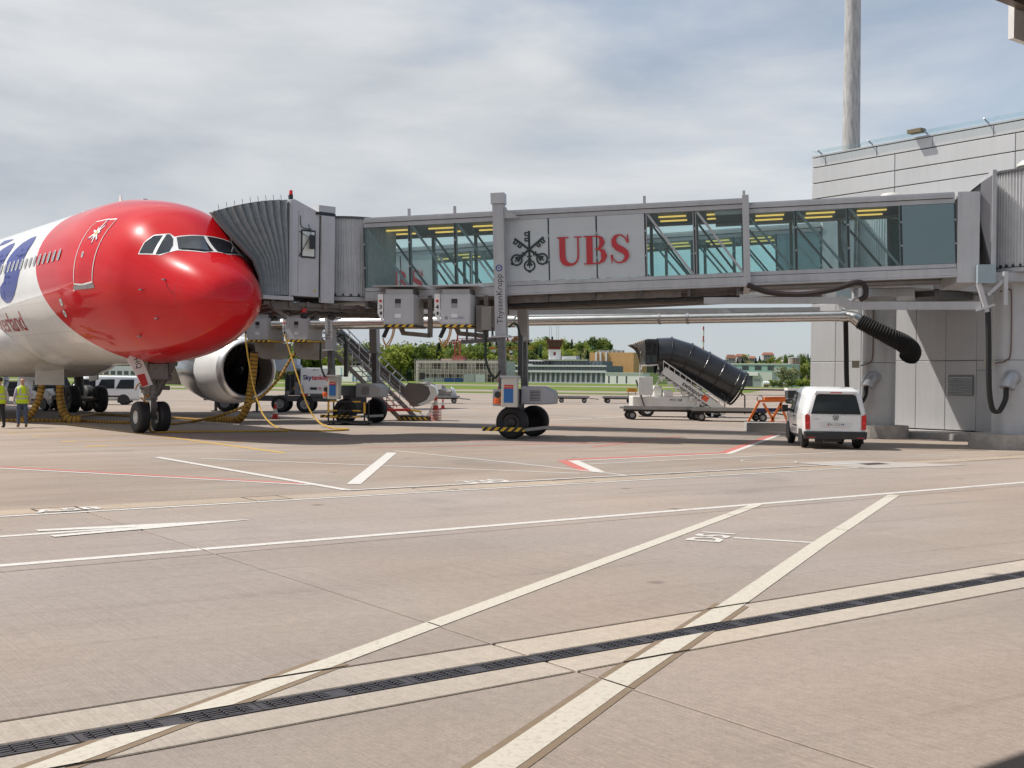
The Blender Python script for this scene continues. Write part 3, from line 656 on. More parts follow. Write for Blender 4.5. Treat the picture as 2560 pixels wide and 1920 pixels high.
# static ports, probes, antennas
for x0, z0 in ((7.55, 4.27), (7.61, 3.91)):
    lp = [(x0+.13*math.cos(t*math.pi/8), z0+.13*math.sin(t*math.pi/8)) for t in range(16)]
    sp = patch('static_port', lp, WPA, aircraft, .007, 1, side=1); band('port_ring', lp, .015, BLKP, sp, .011, side=1)
    patch('port_disc', [(x0+.04*math.cos(t*math.pi/4), z0+.04*math.sin(t*math.pi/4)) for t in range(8)], BLKP, sp, .013, 0, side=1)
for x0, z0 in ((1.75, 4.72), (2.6, 4.45), (2.3, 3.6), (3.6, 3.1)):
    for sd in (1, -1):
        p = sdp(x0, z0, .0, sd); MB().beam(p, p+Vector((-.02, .1*sd, 0)), .03, .05).cyl(p+Vector((.02, .1*sd, 0)), p+Vector((-.16, .1*sd, 0)), .013, 8).build('air_data_probe', GALV, aircraft)
for x0, hh in ((9.5, .42), (13.5, .3), (15, .25)):
    MB().prism([(0, 0), (.42, 0), (.34, hh), (.22, hh)], (x0, -.015, ACZ+2.81), (1, 0, 0), (0, 0, 1), (0, .03, 0)).build('blade_antenna', WPA, aircraft)
for x0 in (7.5, 8.1): MB().lathe([(.14, 0), (.12, .04), (.05, .06), (.0, .06)], (x0, .0, ACZ+2.78), (0, 0, 1), 12).build('beacon', GALV, aircraft)
for sd in (1, -1):   # wipers
    a = Vector((1.57, .2*sd, 5.66)); c_ = Vector((2.0, .92*sd, 5.76)); P = []
    for t in range(5):
        co, no, _, _ = FB.find_nearest(a.lerp(c_, t/4)); P.append(co+(no if no.x < 0 else -no)*.035)
    MB().tube(P, .014, 6).build('wiper', BLKP, aircraft)
# belly fairing
def fair(x):
    t = (x-14.2)/27; k = min(1, max(0, t*7))**.6*min(1, max(0, (1-t)*5))**.6; return k
fr_r = []
for i in range(30):
    x = 14.2+27*i/29; k = fair(x); r = []
    for j in range(24):
        f = math.pi*2*j/24; y = (1.5+1.75*k)*math.copysign(abs(math.sin(f))**.75, math.sin(f)); z = ACZ-1.75+(1.15*k+.5)*(-abs(math.cos(f))**.8 if math.cos(f) < 0 else math.cos(f)*.8)
        z = max(z, ACZ-2.2-1.1*k); r.append((x, y, z))
    fr_r.append(r)
MB().rings(fr_r).build('belly_fairing', mat('fairing_grey_white', (.6, .59, .57), .35, coat=.4, var=.05, dirt=.08), aircraft, smooth=True)
# hood at the belly for the conditioned-air hoses
hd = MB().prism([(-.52, 2.5), (.52, 2.5), (.55, 1.5), (-.55, 1.5)], (17.0, .25, 0), (.25, .97, 0), (0, 0, 1), (-.97*.5, .25*.5, 0)).build('air_hose_hood', mat('hood_white', (.62, .61, .58), .5, var=.06, dirt=.06), aircraft)
# wings and pylons
WINGM = mat('wing_grey', (.5, .51, .52), .4, coat=.3, var=.05)
for sd in (-1, 1):
    R_ = []
    for yy, xl, ch, zz, th in ((2.0, 19.5, 11.5, 3.6, 1.3), (9.4, 24.0, 7.0, 4.45, .75), (17, 28.6, 4.9, 5.3, .5), (28.5, 35.4, 2.6, 6.9, .25)):
        R_.append([(xl+ch*(1-math.cos(t*math.pi/6))/2 if t <= 6 else xl+ch*(1-math.cos((12-t)*math.pi/6))/2, yy*sd, zz+(1 if t <= 6 else -.8)*th*.5*abs(math.sin(t*math.pi/6))**.7) for t in range(12)])
    MB().rings(R_).build('wing', WINGM, aircraft, smooth=True)
NAC = mat('nacelle_white', (.82, .82, .815), .3, coat=.5, var=.03); LIP = mat('polished_lip', (.8, .8, .81), .36, .85, .05); FAN = mat('fan_dark', (.03, .03, .033), .35, .6, .2, 6)
for sd in (-1, 1):
    c = Vector((18.6, 9.25*sd, 2.28)); ax = Vector((1, 0, .0))
    en = MB().lathe([(1.47, .42), (1.56, .9), (1.63, 1.7), (1.63, 2.6)], c, ax, 48).build('engine_nacelle', NAC, aircraft, smooth=True)
    MB().lathe([(1.631, 2.6), (1.55, 3.8), (1.33, 5.0), (1.15, 5.8), (1.05, 5.8)], c, ax, 48).build('reverser_cowl', mat('bare_cowl', (.5, .5, .52), .2, .9, .06), en, smooth=True)
    MB().lathe([(1.471, .419), (1.43, .16), (1.38, .04), (1.32, 0), (1.26, .05), (1.22, .2), (1.22, .38)], c, ax, 48).build('intake_lip', LIP, en, smooth=True)
    MB().lathe([(1.22, .38), (1.25, .8), (1.25, 1.5), (1.25, 1.62), (.0, 1.62)], c, ax, 48).build('intake_duct', mat('intake_liner', (.22, .2, .18), .6, 0, .1), en, smooth=True)
    sp = MB().lathe([(.01, .85), (.12, .95), (.24, 1.12), (.34, 1.4), (.36, 1.5)], c, ax, 24).build('spinner', FAN, en, smooth=True)
    spi = [c+Vector((.86+.42*t/28, (.05+.22*t/28)*math.cos(t*.3)*1.02, (.05+.22*t/28)*math.sin(t*.3)*1.02)) for t in range(6, 29)]
    MB().tube([p+Vector((-.035, 0, 0)) for p in spi], .018, 6).build('spiral_mark', WPA, sp)
    for k in range(26):
        a = 2*math.pi*k/26; rd = Vector((0, math.cos(a), math.sin(a))); tg = Vector((0, -math.sin(a), math.cos(a)))
        m = MB(); vs = []
        for rr, tw in ((.33, .25), (.8, .7), (1.22, 1.0)):
            p = c+rd*rr+ax*1.45; hh = (ax*math.cos(tw)+tg*math.sin(tw))*.17*(.7+rr*.3); vs += [p-hh, p+hh]
        m.add(vs, [(0, 1, 3, 2), (2, 3, 5, 4)]); m.build('fan_blade', FAN, en)
    MB().rings([[(x, 9.2*sd+y, z) for x, z in zz] for y, zz in ((-.2, ((20.0, 3.75), (25, 3.3), (28, 4.1), (24.0, 4.6))), (.2, ((20.0, 3.75), (25, 3.3), (28, 4.1), (24.0, 4.6))))]).build('pylon', NAC, aircraft)
# nose gear
GM = mat('gear_grey', (.22, .21, .2), .45, .4, .2, 10, dirt=.1); CHR = mat('oleo_chrome', (.7, .7, .7), .15, 1.0)
ng = MB().cyl((NGX, 0, 2.5), (NGX, 0, 1.25), .25, 16).cyl((NGX, 0, 1.62), (NGX, 0, 1.33), .31, 16).cyl((NGX, 0, 1.28), (NGX, 0, 1.08), .22, 16).build('nose_gear_strut', GM, aircraft, smooth=R(40))
MB().cyl((NGX, 0, 1.12), (NGX, 0, .5), .155, 16).build('oleo', CHR, ng, smooth=R(40)); MB().cyl((NGX, -.3, .525), (NGX, .3, .525), .075, 12).cyl((NGX, 0, .85), (NGX, 0, .4), .12, 14).build('axle', GM, ng)
for sd in (1, -1): wheel(aircraft, (NGX, .355*sd, .525), (0, 1, 0), .525, .39, .42, mat('gear_rim', (.6, .6, .58), .4, .4), 'nose_wheel', 36)
m = MB(); m.beam((NGX-.1, .12, 1.3), (NGX-.75, .5, 2.5), .2, .22).beam((NGX-.1, -.12, 1.3), (NGX-.75, -.5, 2.5), .2, .22).beam((NGX-.6, -.4, 2.2), (NGX-.6, .4, 2.2), .09).beam((NGX, -.5, 2.35), (NGX, .5, 2.35), .16)
m.box(NGX-.55, NGX+.2, -.42, .42, 1.98, 2.5).box(NGX-.72, NGX-.5, -.3, .34, 1.8, 2.3).cyl((NGX-.5, -.5, 1.85), (NGX-.5, .5, 1.85), .09, 12); m.build('drag_brace', GM, ng)
m = MB(); m.beam((NGX-.15, 0, 1.2), (NGX-.42, 0, .88), .16, .05).beam((NGX-.42, 0, .88), (NGX-.12, 0, .5), .16, .05).build('torque_link', GM, ng)
m = MB(); m.cyl((NGX-.05, -.2, 1.52), (NGX-.05, -.62, 1.5), .07, 10).cyl((NGX-.05, .2, 1.52), (NGX-.05, .38, 1.52), .08, 10).box(NGX-.22, NGX+.15, -.24, .24, 1.6, 1.72).box(NGX-.18, NGX+.12, -.2, .2, 1.38, 1.44).build('steering_actuator', GM, ng)
m = MB()
for k in range(9): m.cyl((NGX-.17, -.18+.05*k, 1.2+.03*(k % 3)), (NGX-.15, -.2+.05*k, 2.45), .014+.006*(k % 2), 6)
for k in range(6): m.cyl((NGX-.3+.1*k, -.35+.12*k, 2.1+.04*(k % 2)), (NGX-.3+.1*k, -.2+.12*k, 2.4), .05, 8)
m.build('hydraulic_lines', mat('gear_line_mixed', (.16, .14, .12), .5, .3, .3, 20), ng)
m = MB(); m.beam((NGX-.35, -.28, 1.74), (NGX-.2, -.28, 1.74), .12).beam((NGX-.35, .28, 1.74), (NGX-.2, .28, 1.74), .12).build('taxi_light', GALV, ng)
for sd in (-1,):
    o = Vector((NGX+.35, .55*sd, 2.45)); dv = Vector((0, .34*sd*(-1 if sd > 0 else .9), -.95))
    top = Vector((NGX+.35, .95*sd if sd > 0 else -.62, 2.5)); bot = Vector((NGX+.35, .55*sd if sd > 0 else -.98, 1.62))
    m = MB(); e = Vector((1.1, 0, 0)); t_ = Vector((0, .035, 0)); f0 = Vector((-.62, 0, 0))
    m.add([top+f0, bot+f0*.9, bot+e*.6, top+e, top+f0+t_, bot+f0*.9+t_, bot+e*.6+t_, top+e+t_], [(0, 1, 2, 3), (7, 6, 5, 4), (0, 4, 5, 1), (1, 5, 6, 2), (2, 6, 7, 3), (3, 7, 4, 0)])
    dd = m.build('gear_door', WPA if sd > 0 else GM, aircraft)
# forward gear door plate with the registration letters, seen from ahead
pl = [(-.66, 2.52), (-.3, 2.62), (.02, 1.6), (-.12, 1.55), (-.34, 1.6)]
ex = Vector((.1, -.995, 0)); oo = Vector((NGX-.95, .62, 0))
pd = MB().prism([(-.55, 2.42), (-.45, 2.55), (-.12, 2.6), (.34, 1.62), (-.02, 1.52), (-.06, 1.62)], oo, ex, (0, 0, 1), (.03, .003, 0)).build('gear_door_plate', WPA, aircraft)
MB().prism([(-.22, 1.92), (.04, 1.98), (.18, 1.62), (-.03, 1.53)], oo+Vector((-.006, 0, 0)), ex, (0, 0, 1), (.004, 0, 0)).build('red_flag', RED, pd)
dn = Vector((.46, -.98)).normalized()
lettering('HQ', .27, BLKP, pd, oo+ex*(-.2)+Vector((-.008, 0, 2.3)), ex*.42+Vector((0, 0, -.91)), ex*.91+Vector((0, 0, .42)), .85)
MB().tube([(NGX-.2, .25+.24*math.cos(t*.5)+.1, 1.42+.26*math.sin(t*.5)) for t in range(11)]+[(NGX-.2, .2, 1.0)], .025, 8).build('ground_cable_loop', mat('cable_orange', (.5, .22, .02), .5), aircraft)
# main gear, four-wheel bogie on the port side (nearer the bridge) and its twin
for sd in (-1, 1):
    x0, y0 = 30.6, 5.34*sd
    st = MB().cyl((x0, y0, .75), (x0, y0*.96, 3.4), .24, 14).cyl((x0, y0, .95), (x0, y0, 1.7), .15, 12).beam((x0, y0, 1.9), (x0-1.6, y0*.75, 3.4), .14).beam((x0, y0, 1.9), (x0, y0*.55, 3.2), .16).build('main_gear_strut', mat('gear_dark', (.05, .05, .05), .5, .3, .2, 8), aircraft)
    MB().beam((x0-1.0, y0, .7), (x0+1.0, y0, .7), .24, .26).cyl((x0-1, y0-.6, .7), (x0-1, y0+.6, .7), .09, 10).cyl((x0+1, y0-.6, .7), (x0+1, y0+.6, .7), .09, 10).build('bogie_beam', GM, st)
    for dx in (-1, 1):
        for dy in (-.7, .7): wheel(aircraft, (x0+dx, y0+dy, .7), (0, 1, 0), .7, .53, .45, mat('gear_rim_dark', (.1, .1, .1), .5, .3), 'main_wheel', 28)
    MB().prism([(-.9, 3.3), (.9, 3.3), (.7, 1.6), (-.6, 1.7)], (x0, y0+.75*sd, 0), (1, 0, 0), (0, 0, 1), (0, .06, 0)).build('main_gear_door', GM, aircraft)
# tail surfaces beyond the picture
MB().rings([[(50, .25, ACZ+2.2), (59, .2, ACZ+2.2), (59, -.2, ACZ+2.2), (50, -.25, ACZ+2.2)], [(58, .1, 16.5), (62, .08, 16.5), (62, -.08, 16.5), (58, -.1, 16.5)]]).build('tail_fin', LIV, aircraft)
for sd in (1, -1): MB().rings([[(53.5, .6*sd, ACZ+.9), (58.5, .6*sd, ACZ+.9), (58.5, .6*sd, ACZ+.6), (53.5, .6*sd, ACZ+.6)], [(59, 9.4*sd, ACZ+1.9), (61, 9.4*sd, ACZ+1.9), (61, 9.4*sd, ACZ+1.8), (59, 9.4*sd, ACZ+1.8)]]).build('tailplane', WINGM, aircraft)
# ------------------------------------------------------------------ passenger boarding bridges; x along the bridge from its rotunda, y to the near side
def flutes(r, n, z0, z1, d=.05):
    pts = []
    for k in range(n*4):
        a = 2*math.pi*(k+.5)/(n*4); rr = r if k % 4 in (0, 1) else r-d; pts.append((rr*math.cos(a), rr*math.sin(a)))
    return pts
def drum(name, r, z0, z1, parent, xf=None, n=64):
    m = MB(); m.xf = xf; p = flutes(r, n, z0, z1); m.rings([[(x, y, z0) for x, y in p], [(x, y, z1) for x, y in p]])
    d = m.build(name, CORR, parent)
    m = MB(); m.xf = xf; m.lathe([(r-.06, z1), (r+.05, z1), (r+.05, z1+.07), (r-.2, z1+.1), (0, z1+.1)], (0, 0, 0), (0, 0, 1), 40).build('drum_cap', DKG, d)
    m = MB(); m.xf = xf; m.lathe([(r-.05, z0-.16), (r+.04, z0-.16), (r+.04, z0-.03), (r-.06, z0-.03)], (0, 0, 0), (0, 0, 1), 40, cap0=True, cap1=True).build('drum_sill', ALU, d)
    nm = MB().box(-.03, .03, -.025, .025, -.02, .07).mesh('sill_notch', BLKP)
    for k in range(40):
        a = 2*math.pi*k/40; mw = Matrix.Translation((r*1.012*math.cos(a), r*1.012*math.sin(a), z0)) @ Matrix.Rotation(a, 4, 'Z'); link('sill_notch', nm, d, mw=(xf @ mw) if xf else mw)
    return d
KEY = mat('emblem_black_green', (.012, .022, .022), .4); UBR = mat('logo_red', (.42, .022, .03), .4)
def ribbon(P, wd, mt, name, parent, put, closed=False):
    n = len(P); A = []; B_ = []
    for i in range(n):
        a = P[i-1] if (closed or i) else P[i]; b = P[(i+1) % n] if (closed or i < n-1) else P[i]
        d = Vector((b[0]-a[0], b[1]-a[1])).normalized(); w_ = (wd[i] if isinstance(wd, list) else wd)/2
        A.append(put(P[i][0]-d.y*w_, P[i][1]+d.x*w_)); B_.append(put(P[i][0]+d.y*w_, P[i][1]-d.x*w_))
    m = MB(); m.add(A+B_, [(i, (i+1) % n, n+(i+1) % n, n+i) for i in range(n if closed else n-1)])
    return m.build(name, mt, parent)
def logo(parent, xf, yy):
    """three crossed keys and the letters, lying just proud of the fritted panes"""
    k = [0]
    def mk(cx, cz, sc, rot=0.0):
        k[0] += 1; off = yy+.001*k[0]; ca, sa = math.cos(rot), math.sin(rot)
        def put(x, z):
            x, z = x*ca-z*sa, x*sa+z*ca
            return xf @ Vector((cx-x*sc, off, cz+z*sc))
        return put
    root = None
    C = (14.87, 6.33)
    for rot, nm in ((0, 'key'), (R(52), 'key'), (R(-52), 'key')):
        pv = mk(C[0], C[1], 1.0, rot)
        key = ribbon([(0, .60), (0, -.33)], .075, KEY, nm, parent, pv)
        sgn = 1 if rot <= 0 else -1
        sg = -1 if rot >= 0 else 1
        for z0, ln_ in ((.54, .15), (.45, .11), (.36, .15), (.28, .12)): ribbon([(0, z0), (sg*ln_, z0)], .05, KEY, 'key_bit', key, mk(C[0], C[1], 1.0, rot))
        ribbon([(sg*.13, .56), (sg*.13, .44)], .045, KEY, 'key_bit', key, mk(C[0], C[1], 1.0, rot)); ribbon([(sg*.13, .38), (sg*.13, .26)], .045, KEY, 'key_bit', key, mk(C[0], C[1], 1.0, rot))
        for z0, wd in ((-.22, .17), (-.30, .12)): ribbon([(-wd/2, z0), (wd/2, z0)], .045, KEY, 'key_collar', key, mk(C[0], C[1], 1.0, rot))
        ribbon([(.165*math.cos(t*math.pi/16), -.52+.165*math.sin(t*math.pi/16)) for t in range(32)], .055, KEY, 'key_ring', key, mk(C[0], C[1], 1.0, rot), True)
        for sx_ in (-1, 1): ribbon([(sx_*(.012+.075*t/7), -.37-.13*math.sin(t/7*2.2)) for t in range(8)], [.03+.05*math.sin(t/7*math.pi) for t in range(8)], KEY, 'key_scroll', key, mk(C[0], C[1], 1.0, rot))
        ribbon([(0, -.36), (0, -.60)], .04, KEY, 'key_stem', key, mk(C[0], C[1], 1.0, rot)); ribbon([(-.045, -.71), (.045, -.71)], .06, KEY, 'key_foot', key, mk(C[0], C[1], 1.0, rot))
    z0, z1 = 5.77, 6.67; H = z1-z0
    def letter(sL, wl, name, parts):   # sL: bridge coordinate of the letter's left edge in the picture
        par = None
        for Pp, wd, cl in parts:
            pv = mk(sL, z0, 1.0); o = ribbon([(x*wl, z*H) for x, z in Pp], [q*H for q in wd] if isinstance(wd, list) else wd*H, UBR, name if par is None else 'letter_stroke', par or parent, pv, cl)
            par = par or o
    letter(13.97, .80, 'letter_u', [([(.21, .96), (.21, .34), (.235, .2), (.30, .1), (.42, .035), (.55, .02), (.68, .045), (.78, .12), (.83, .24), (.84, .4), (.84, .96)], [.21, .21, .215, .2, .15, .09, .075, .07, .065, .06, .06], False), ([(0, .98), (.47, .98)], .045, False), ([(.68, .98), (1.0, .98)], .045, False)])
    letter(13.12, .73, 'letter_b', [([(.25, .98), (.25, .0)], .22, False), ([(0, .98), (.55, .98)], .045, False), ([(0, .02), (.55, .02)], .045, False),
        ([(.5, .975), (.66, .96), (.76, .9), (.80, .76), (.75, .62), (.64, .545), (.5, .53)], [.05, .07, .14, .20, .14, .07, .04], False),
        ([(.5, .53), (.68, .515), (.82, .45), (.88, .28), (.82, .12), (.68, .04), (.5, .025)], [.04, .07, .15, .22, .15, .07, .05], False)])
    letter(12.27, .60, 'letter_s', [([(.88, .72), (.78, .86), (.62, .965), (.45, .985), (.28, .94), (.17, .82), (.20, .66), (.36, .55), (.60, .46), (.80, .36), (.85, .22), (.74, .09), (.55, .02), (.36, .02), (.2, .09), (.07, .26)], [.02, .05, .055, .06, .11, .17, .2, .22, .22, .2, .17, .11, .06, .055, .05, .02], False),
        ([(.90, 1.0), (.90, .7)], [.03, .09], False), ([(.06, .0), (.06, .3)], [.03, .09], False)])
def bridge(loc, ang, ext, label, group, lab2, near=True):
    br = thing('passenger_bridge', label, 'passenger bridge', loc, ang, group)
    T = Matrix.Translation((8.12, 0, 5)) @ Matrix.Rotation(.036, 4, 'Y') @ Matrix.Translation((-8.12, 0, -5))
    def B(name, m, mt=ALU, par=None, **k): return m.build(name, mt, par or br, **k)
    def mb(): m = MB(); m.xf = T; return m
    E0 = 8.12+ext; BAY = 1.53; E1 = E0+8*BAY
    def tunnel(x0, x1, hw, zr, zg1, zg0, zf, posts, outer):
        tn = B('outer_tunnel' if outer else 'inner_tunnel', mb().box(x0, x1, -hw+.12, hw-.12, zr-.12, zr-.05), DKG)
        B('ceiling', mb().box(x0+.02, x1-.02, -hw+.14, hw-.14, zr-.24, zr-.16), mat('ceiling_grey', (.16, .16, .155), .6), tn)
        B('floor_deck', mb().box(x0, x1, -hw+.15, hw-.15, zf+.12, zf+.3), mat('deck_dark', (.09, .085, .08), .7), tn)
        for sd in (1, -1):
            y = hw*sd
            B('roof_rail', mb().box(x0, x1, min(y, y-.16*sd), max(y, y-.16*sd), zg1, zg1+.13), ALU, tn)
            B('roof_gutter', mb().box(x0, x1, min(y+.05*sd, y-.1*sd), max(y+.05*sd, y-.1*sd), zg1+.15, zr-.06).box(x0, x1, min(y-.02*sd, y-.16*sd), max(y-.02*sd, y-.16*sd), zr-.055, zr), ALU, tn)
            B('floor_rail', mb().box(x0, x1, min(y, y-.16*sd), max(y, y-.16*sd), zg0-.12, zg0).box(x0, x1, min(y+.04*sd, y-.1*sd), max(y+.04*sd, y-.1*sd), zf+.03, zg0-.14).box(x0, x1, min(y+.07*sd, y-.12*sd), max(y+.07*sd, y-.12*sd), zf-.03, zf+.02), ALU, tn)
            for i, x in enumerate(posts):
                nearfrit = outer and sd > 0 and i in (2, 3, 4, 5)
                pw = .05 if nearfrit and i in (3, 4) else .10
                if not (nearfrit and i in (3, 4)):
                    B('post', mb().box(x-pw/2, x+pw/2, min(y-.03*sd, y-.15*sd), max(y-.03*sd, y-.15*sd), zg0, zg1), ALU if (outer and i < 3 and sd > 0) else mat('frame_teal_grey', (.21, .24, .25), .45), tn)
                B('gasket', mb().box(x-.022, x+.022, min(y+.004*sd, y-.01*sd), max(y+.004*sd, y-.01*sd), zg0, zg1), BLKP, tn)
                for zc in (.33, .72):
                    z = zg0+(zg1-zg0)*zc; B('pane_clamp', mb().cyl((x, y-.0*sd, z), (x, y+.035*sd, z), .034, 10), GALV, tn)
                if i < len(posts)-1:
                    x2 = posts[i+1]; frit = outer and sd > 0 and i in (2, 3, 4)
                    opaque = (not outer) and i == 0
                    if not frit or True:
                        yy = y-.1*sd
                        B('diagonal', mb().beam((x+.08, yy, zg0+.02), (x2-.08, yy, zg1-.02), .07, .075, up=(0, 1, 0)), ALU if (outer and i < 2 and sd > 0) else mat('frame_teal_grey', (.21, .24, .25), .45), tn)
                    inset = .09 if (outer and sd > 0 and i < 2) else 0.0
                    yp = y-inset*sd
                    B('glass_pane', mb().box(x+.025, x2-.025, min(yp-.012*sd, yp), max(yp-.012*sd, yp), zg0+.01, zg1-.01), FRIT if frit else (TEALP if opaque else GLS), tn)
        for i in range(len(posts)-1):
            xm = (posts[i]+posts[i+1])/2
            for yy in (-.45, .5):
                B('tube_lamp', mb().box(xm-.48, xm+.4, yy-.04, yy+.04, zr-.325, zr-.28), LAMPY, tn)
        return tn
    op = [E0+BAY*k for k in range(9)]
    to = tunnel(E0, E1, 1.6, 7.62, 7.30, 5.32, 4.92, op, True)
    n_in = int((E0-1.93)/1.55)+1; ip = [1.93+1.55*k for k in range(n_in+1)]
    ti = tunnel(1.93, E0+.9, 1.40, 7.50, 7.17, 5.35, 4.97, ip, False)
    # portal frame where the outer tunnel begins, rail spigots on the roof
    m = mb()
    for sd in (1, -1): m.box(E0-.14, E0+.06, min(1.44*sd, 1.66*sd), max(1.44*sd, 1.66*sd), 4.9, 7.7)
    m.box(E0-.14, E0+.06, -1.44, 1.44, 7.5, 7.68).box(E0-.14, E0+.06, -1.44, 1.44, 4.9, 5.1); B('portal_frame', m, ALU, to)
    for x in (op[0], op[2], op[6], op[7]): B('roof_spigot', mb().box(x-.04, x+.04, 1.5, 1.58, 7.62, 7.85), ALU, to)
    B('roof_box', mb().box(E0+6.2*BAY-1.9, E0+6.2*BAY-1.5, .9, 1.3, 7.62, 7.82), ALU2, to)
    lx = Matrix.Translation((ext, 0, 0)); logo(to, T @ lx if not ext else Matrix.Translation((0, 0, 0)) @ T @ lx, 1.603)
    # underside: cable trays, hanging rails, cross members
    m = mb(); m.box(E0+.3, E1-.5, .6, .9, 4.62, 4.82).box(E0+.3, E1-3, -.2, .1, 4.55, 4.8).box(E0+2, E0+7.5, 1.15, 1.35, 4.66, 4.86); B('cable_tray', m, mat('tray_brown_grey', (.17, .15, .135), .6, .2, .2, 5, dirt=.1), to)
    m = mb()
    for k in range(9): m.box(E0+.2+1.5*k, E0+.3+1.5*k, -1.4, 1.45, 4.7, 4.93)
    B('cross_member', m, DKG, to)
    m = mb(); m.tube([(E0+.2+.35*k, 1.25, 4.58+.02*(k % 2)) for k in range(22)], .06, 8); B('cable_bundle', m, BLK, to)
    m = MB(); m.box(1.25, 5.1, 1.36, 1.52, 4.18, 4.42).box(5.1, 9.4, 1.36, 1.52, 4.36, 4.56) if not ext else m.box(2.0, E0, 1.2, 1.36, 4.5, 4.68)
    m.beam((5.0, 1.44, 4.3), (5.35, 1.44, 4.5), .15, .26); B('service_beam', m, ALU, br)
    # lift columns
    XC = 15.76+ext
    for sd in (1, -1):
        y = 1.98*sd
        c = B('lift_column', mb().box(XC-.175, XC+.175, y-.17, y+.17, 3.6, 7.75), ALU); 
        B('column_cap', mb().box(XC-.215, XC+.215, y-.21, y+.21, 7.76, 8.1), ALU2, c)
        B('column_flange', mb().box(XC-.27, XC+.27, y-.23, y+.23, 3.53, 3.59), ALU, c)
        B('inner_leg', mb().box(XC-.115, XC+.115, y-.115, y+.115, 1.5, 3.6), mat('worn_steel', (.13, .13, .135), .4, .5, .25, 4, dirt=.15), c)
        B('bracket', mb().prism([(0, 0), (.5, 0), (0, .35)], (XC-.175, y-.1, 7.3), (-1, 0, 0), (0, 0, 1), (0, .2, 0)), ALU, c)
        if sd > 0:
            lettering('ThyssenKrupp', .27, BLKP, c, T @ Vector((XC, y+.173, 4.75)), (T.to_3x3() @ Vector((0, 0, 1))), Vector((1, 0, 0)), 1.0)
            B('column_badge', mb().lathe([(.075, 0), (.11, .0), (.11, .004), (.075, .004)], (XC, y+.172, 5.72), (0, 1, 0), 20), mat('badge_blue', (.03, .06, .25), .4), c)
            m = mb()
            for q in ((-.06, .03), (0, -.05), (.06, .03)): m.beam((XC, y+.175, 5.72), (XC+q[0], y+.175, 5.72+q[1]), .02, .004, up=(0, 1, 0))
            B('column_badge', m, mat('badge_blue', (.03, .06, .25), .4), c)
    bx = T @ Vector((XC, 0, 1.3)); gx = bx.x
    dv = B('drive_bogie', MB().box(gx-.28, gx+.28, -2.15, 2.15, 1.2, 1.62).box(gx-.2, gx+.2, -.7, .7, .4, 1.25), DKG)
    m = MB(); m.rings([[(gx-.3, y, z) for y, z in ((.55, 1.12), (.55, 1.72), (-.55, 1.72), (-.55, 1.12))], [(gx-1.0, y, z) for y, z in ((.55, 1.12), (.55, 1.72), (-.55, 1.72), (-.55, 1.12))], [(gx-1.4, y, z) for y, z in ((.4, 1.14), (.4, 1.55), (-.4, 1.55), (-.4, 1.14))]]); B('motor_cover', m, ALU2, dv, bevel=.05)
    m = MB()
    for k in range(7): m.box(gx-.95, gx-.6, .551, .556, 1.25+.05*k, 1.275+.05*k)
    B('cover_vents', m, DKG, dv)
    for sd in (1, -1): wheel(br, (gx-.12+(.0 if sd > 0 else -.35), 1.05*sd, .53), (.12, 1, 0), .53, .36, .62, BLKP, 'bridge_wheel', 36)
    m = MB(); m.beam((gx+.75, 1.62, .33), (gx-.62, 1.55, .33), .05, .13); B('bumper_bar', m, WARN, dv)
    m = MB(); m.beam((gx-.62, 1.5, .32), (gx-1.05, -.6, .34), .04, .1).beam((gx+.7, 1.5, .32), (gx+.5, -.6, .34), .04, .1); B('bumper_arm', m, GALV, dv)
    cb = B('control_cabinet', MB().box(gx-.52, gx-.02, 2.16, 2.42, 1.06, 1.98), mat('cabinet_cream', (.55, .54, .48), .5, 0, .06, dirt=.06), dv, bevel=.015)
    MB().box(gx-.56, gx+.02, 2.1, 2.46, 1.985, 2.05).build('cabinet_roof', ALU, cb)
    MB().box(gx-.4, gx-.1, 2.421, 2.43, 1.2, 1.64).build('blue_panel', BLU, cb); MB().box(gx-.4, gx-.1, 2.421, 2.43, 1.641, 1.76).build('red_panel', RED, cb)
    for k in range(6): MB().cyl((gx-.36+.045*k, 2.43, 1.7), (gx-.36+.045*k, 2.445, 1.7), .013, 8).build('indicator', (mat('led_green', (.05, .5, .2), .3), WHT)[k % 2], cb)
    pl = B('side_plate', MB().box(gx+.02, gx+.3, 2.16, 2.2, 1.08, 1.62), ALU2, dv)
    MB().lathe([(.09, 0), (.1, .02), (.09, .14), (.07, .18), (0, .18)], (gx+.17, 2.28, 1.16), (0, 0, 1), 14).build('amber_beacon', mat('amber', (.8, .13, .02), .25), pl); MB().cyl((gx+.13, 2.3, 1.45), (gx+.13, 2.22, 1.45), .1, 14).build('horn', BLKP, pl)
    for k in range(3): MB().box(gx-.01, gx+.06, 2.2, 2.25, 1.12+.16*k, 1.24+.16*k).build('warning_tag', mat('amber_tag', (.75, .2, .03), .4), pl)
    G_ = mat('green_black_cable', (.015, .03, .018), .5)
    MB().tube(bez([(gx-.1, 1.75, 3.6), (gx-.28, 1.75, 3.72), (gx-.44, 1.7, 3.4), (gx-.5, 1.7, 2.0)]), .04, 8).build('cable_hoop', G_, dv)
    MB().box(gx-.56, gx-.42, 1.66, 1.8, 1.98, 3.35).build('cable_guide', BLKP, dv)
    MB().tube(bez([(gx+.62, 1.9, 3.4), (gx+.58, 1.95, 2.5), (gx+.3, 2.05, 1.98), (gx+.08, 2.1, 2.2)]), .04, 8).build('cable_hoop', G_, dv)
    # ground-power cabinets slung below the near side
    nums = ('3', '4') if near else ('1', '2')
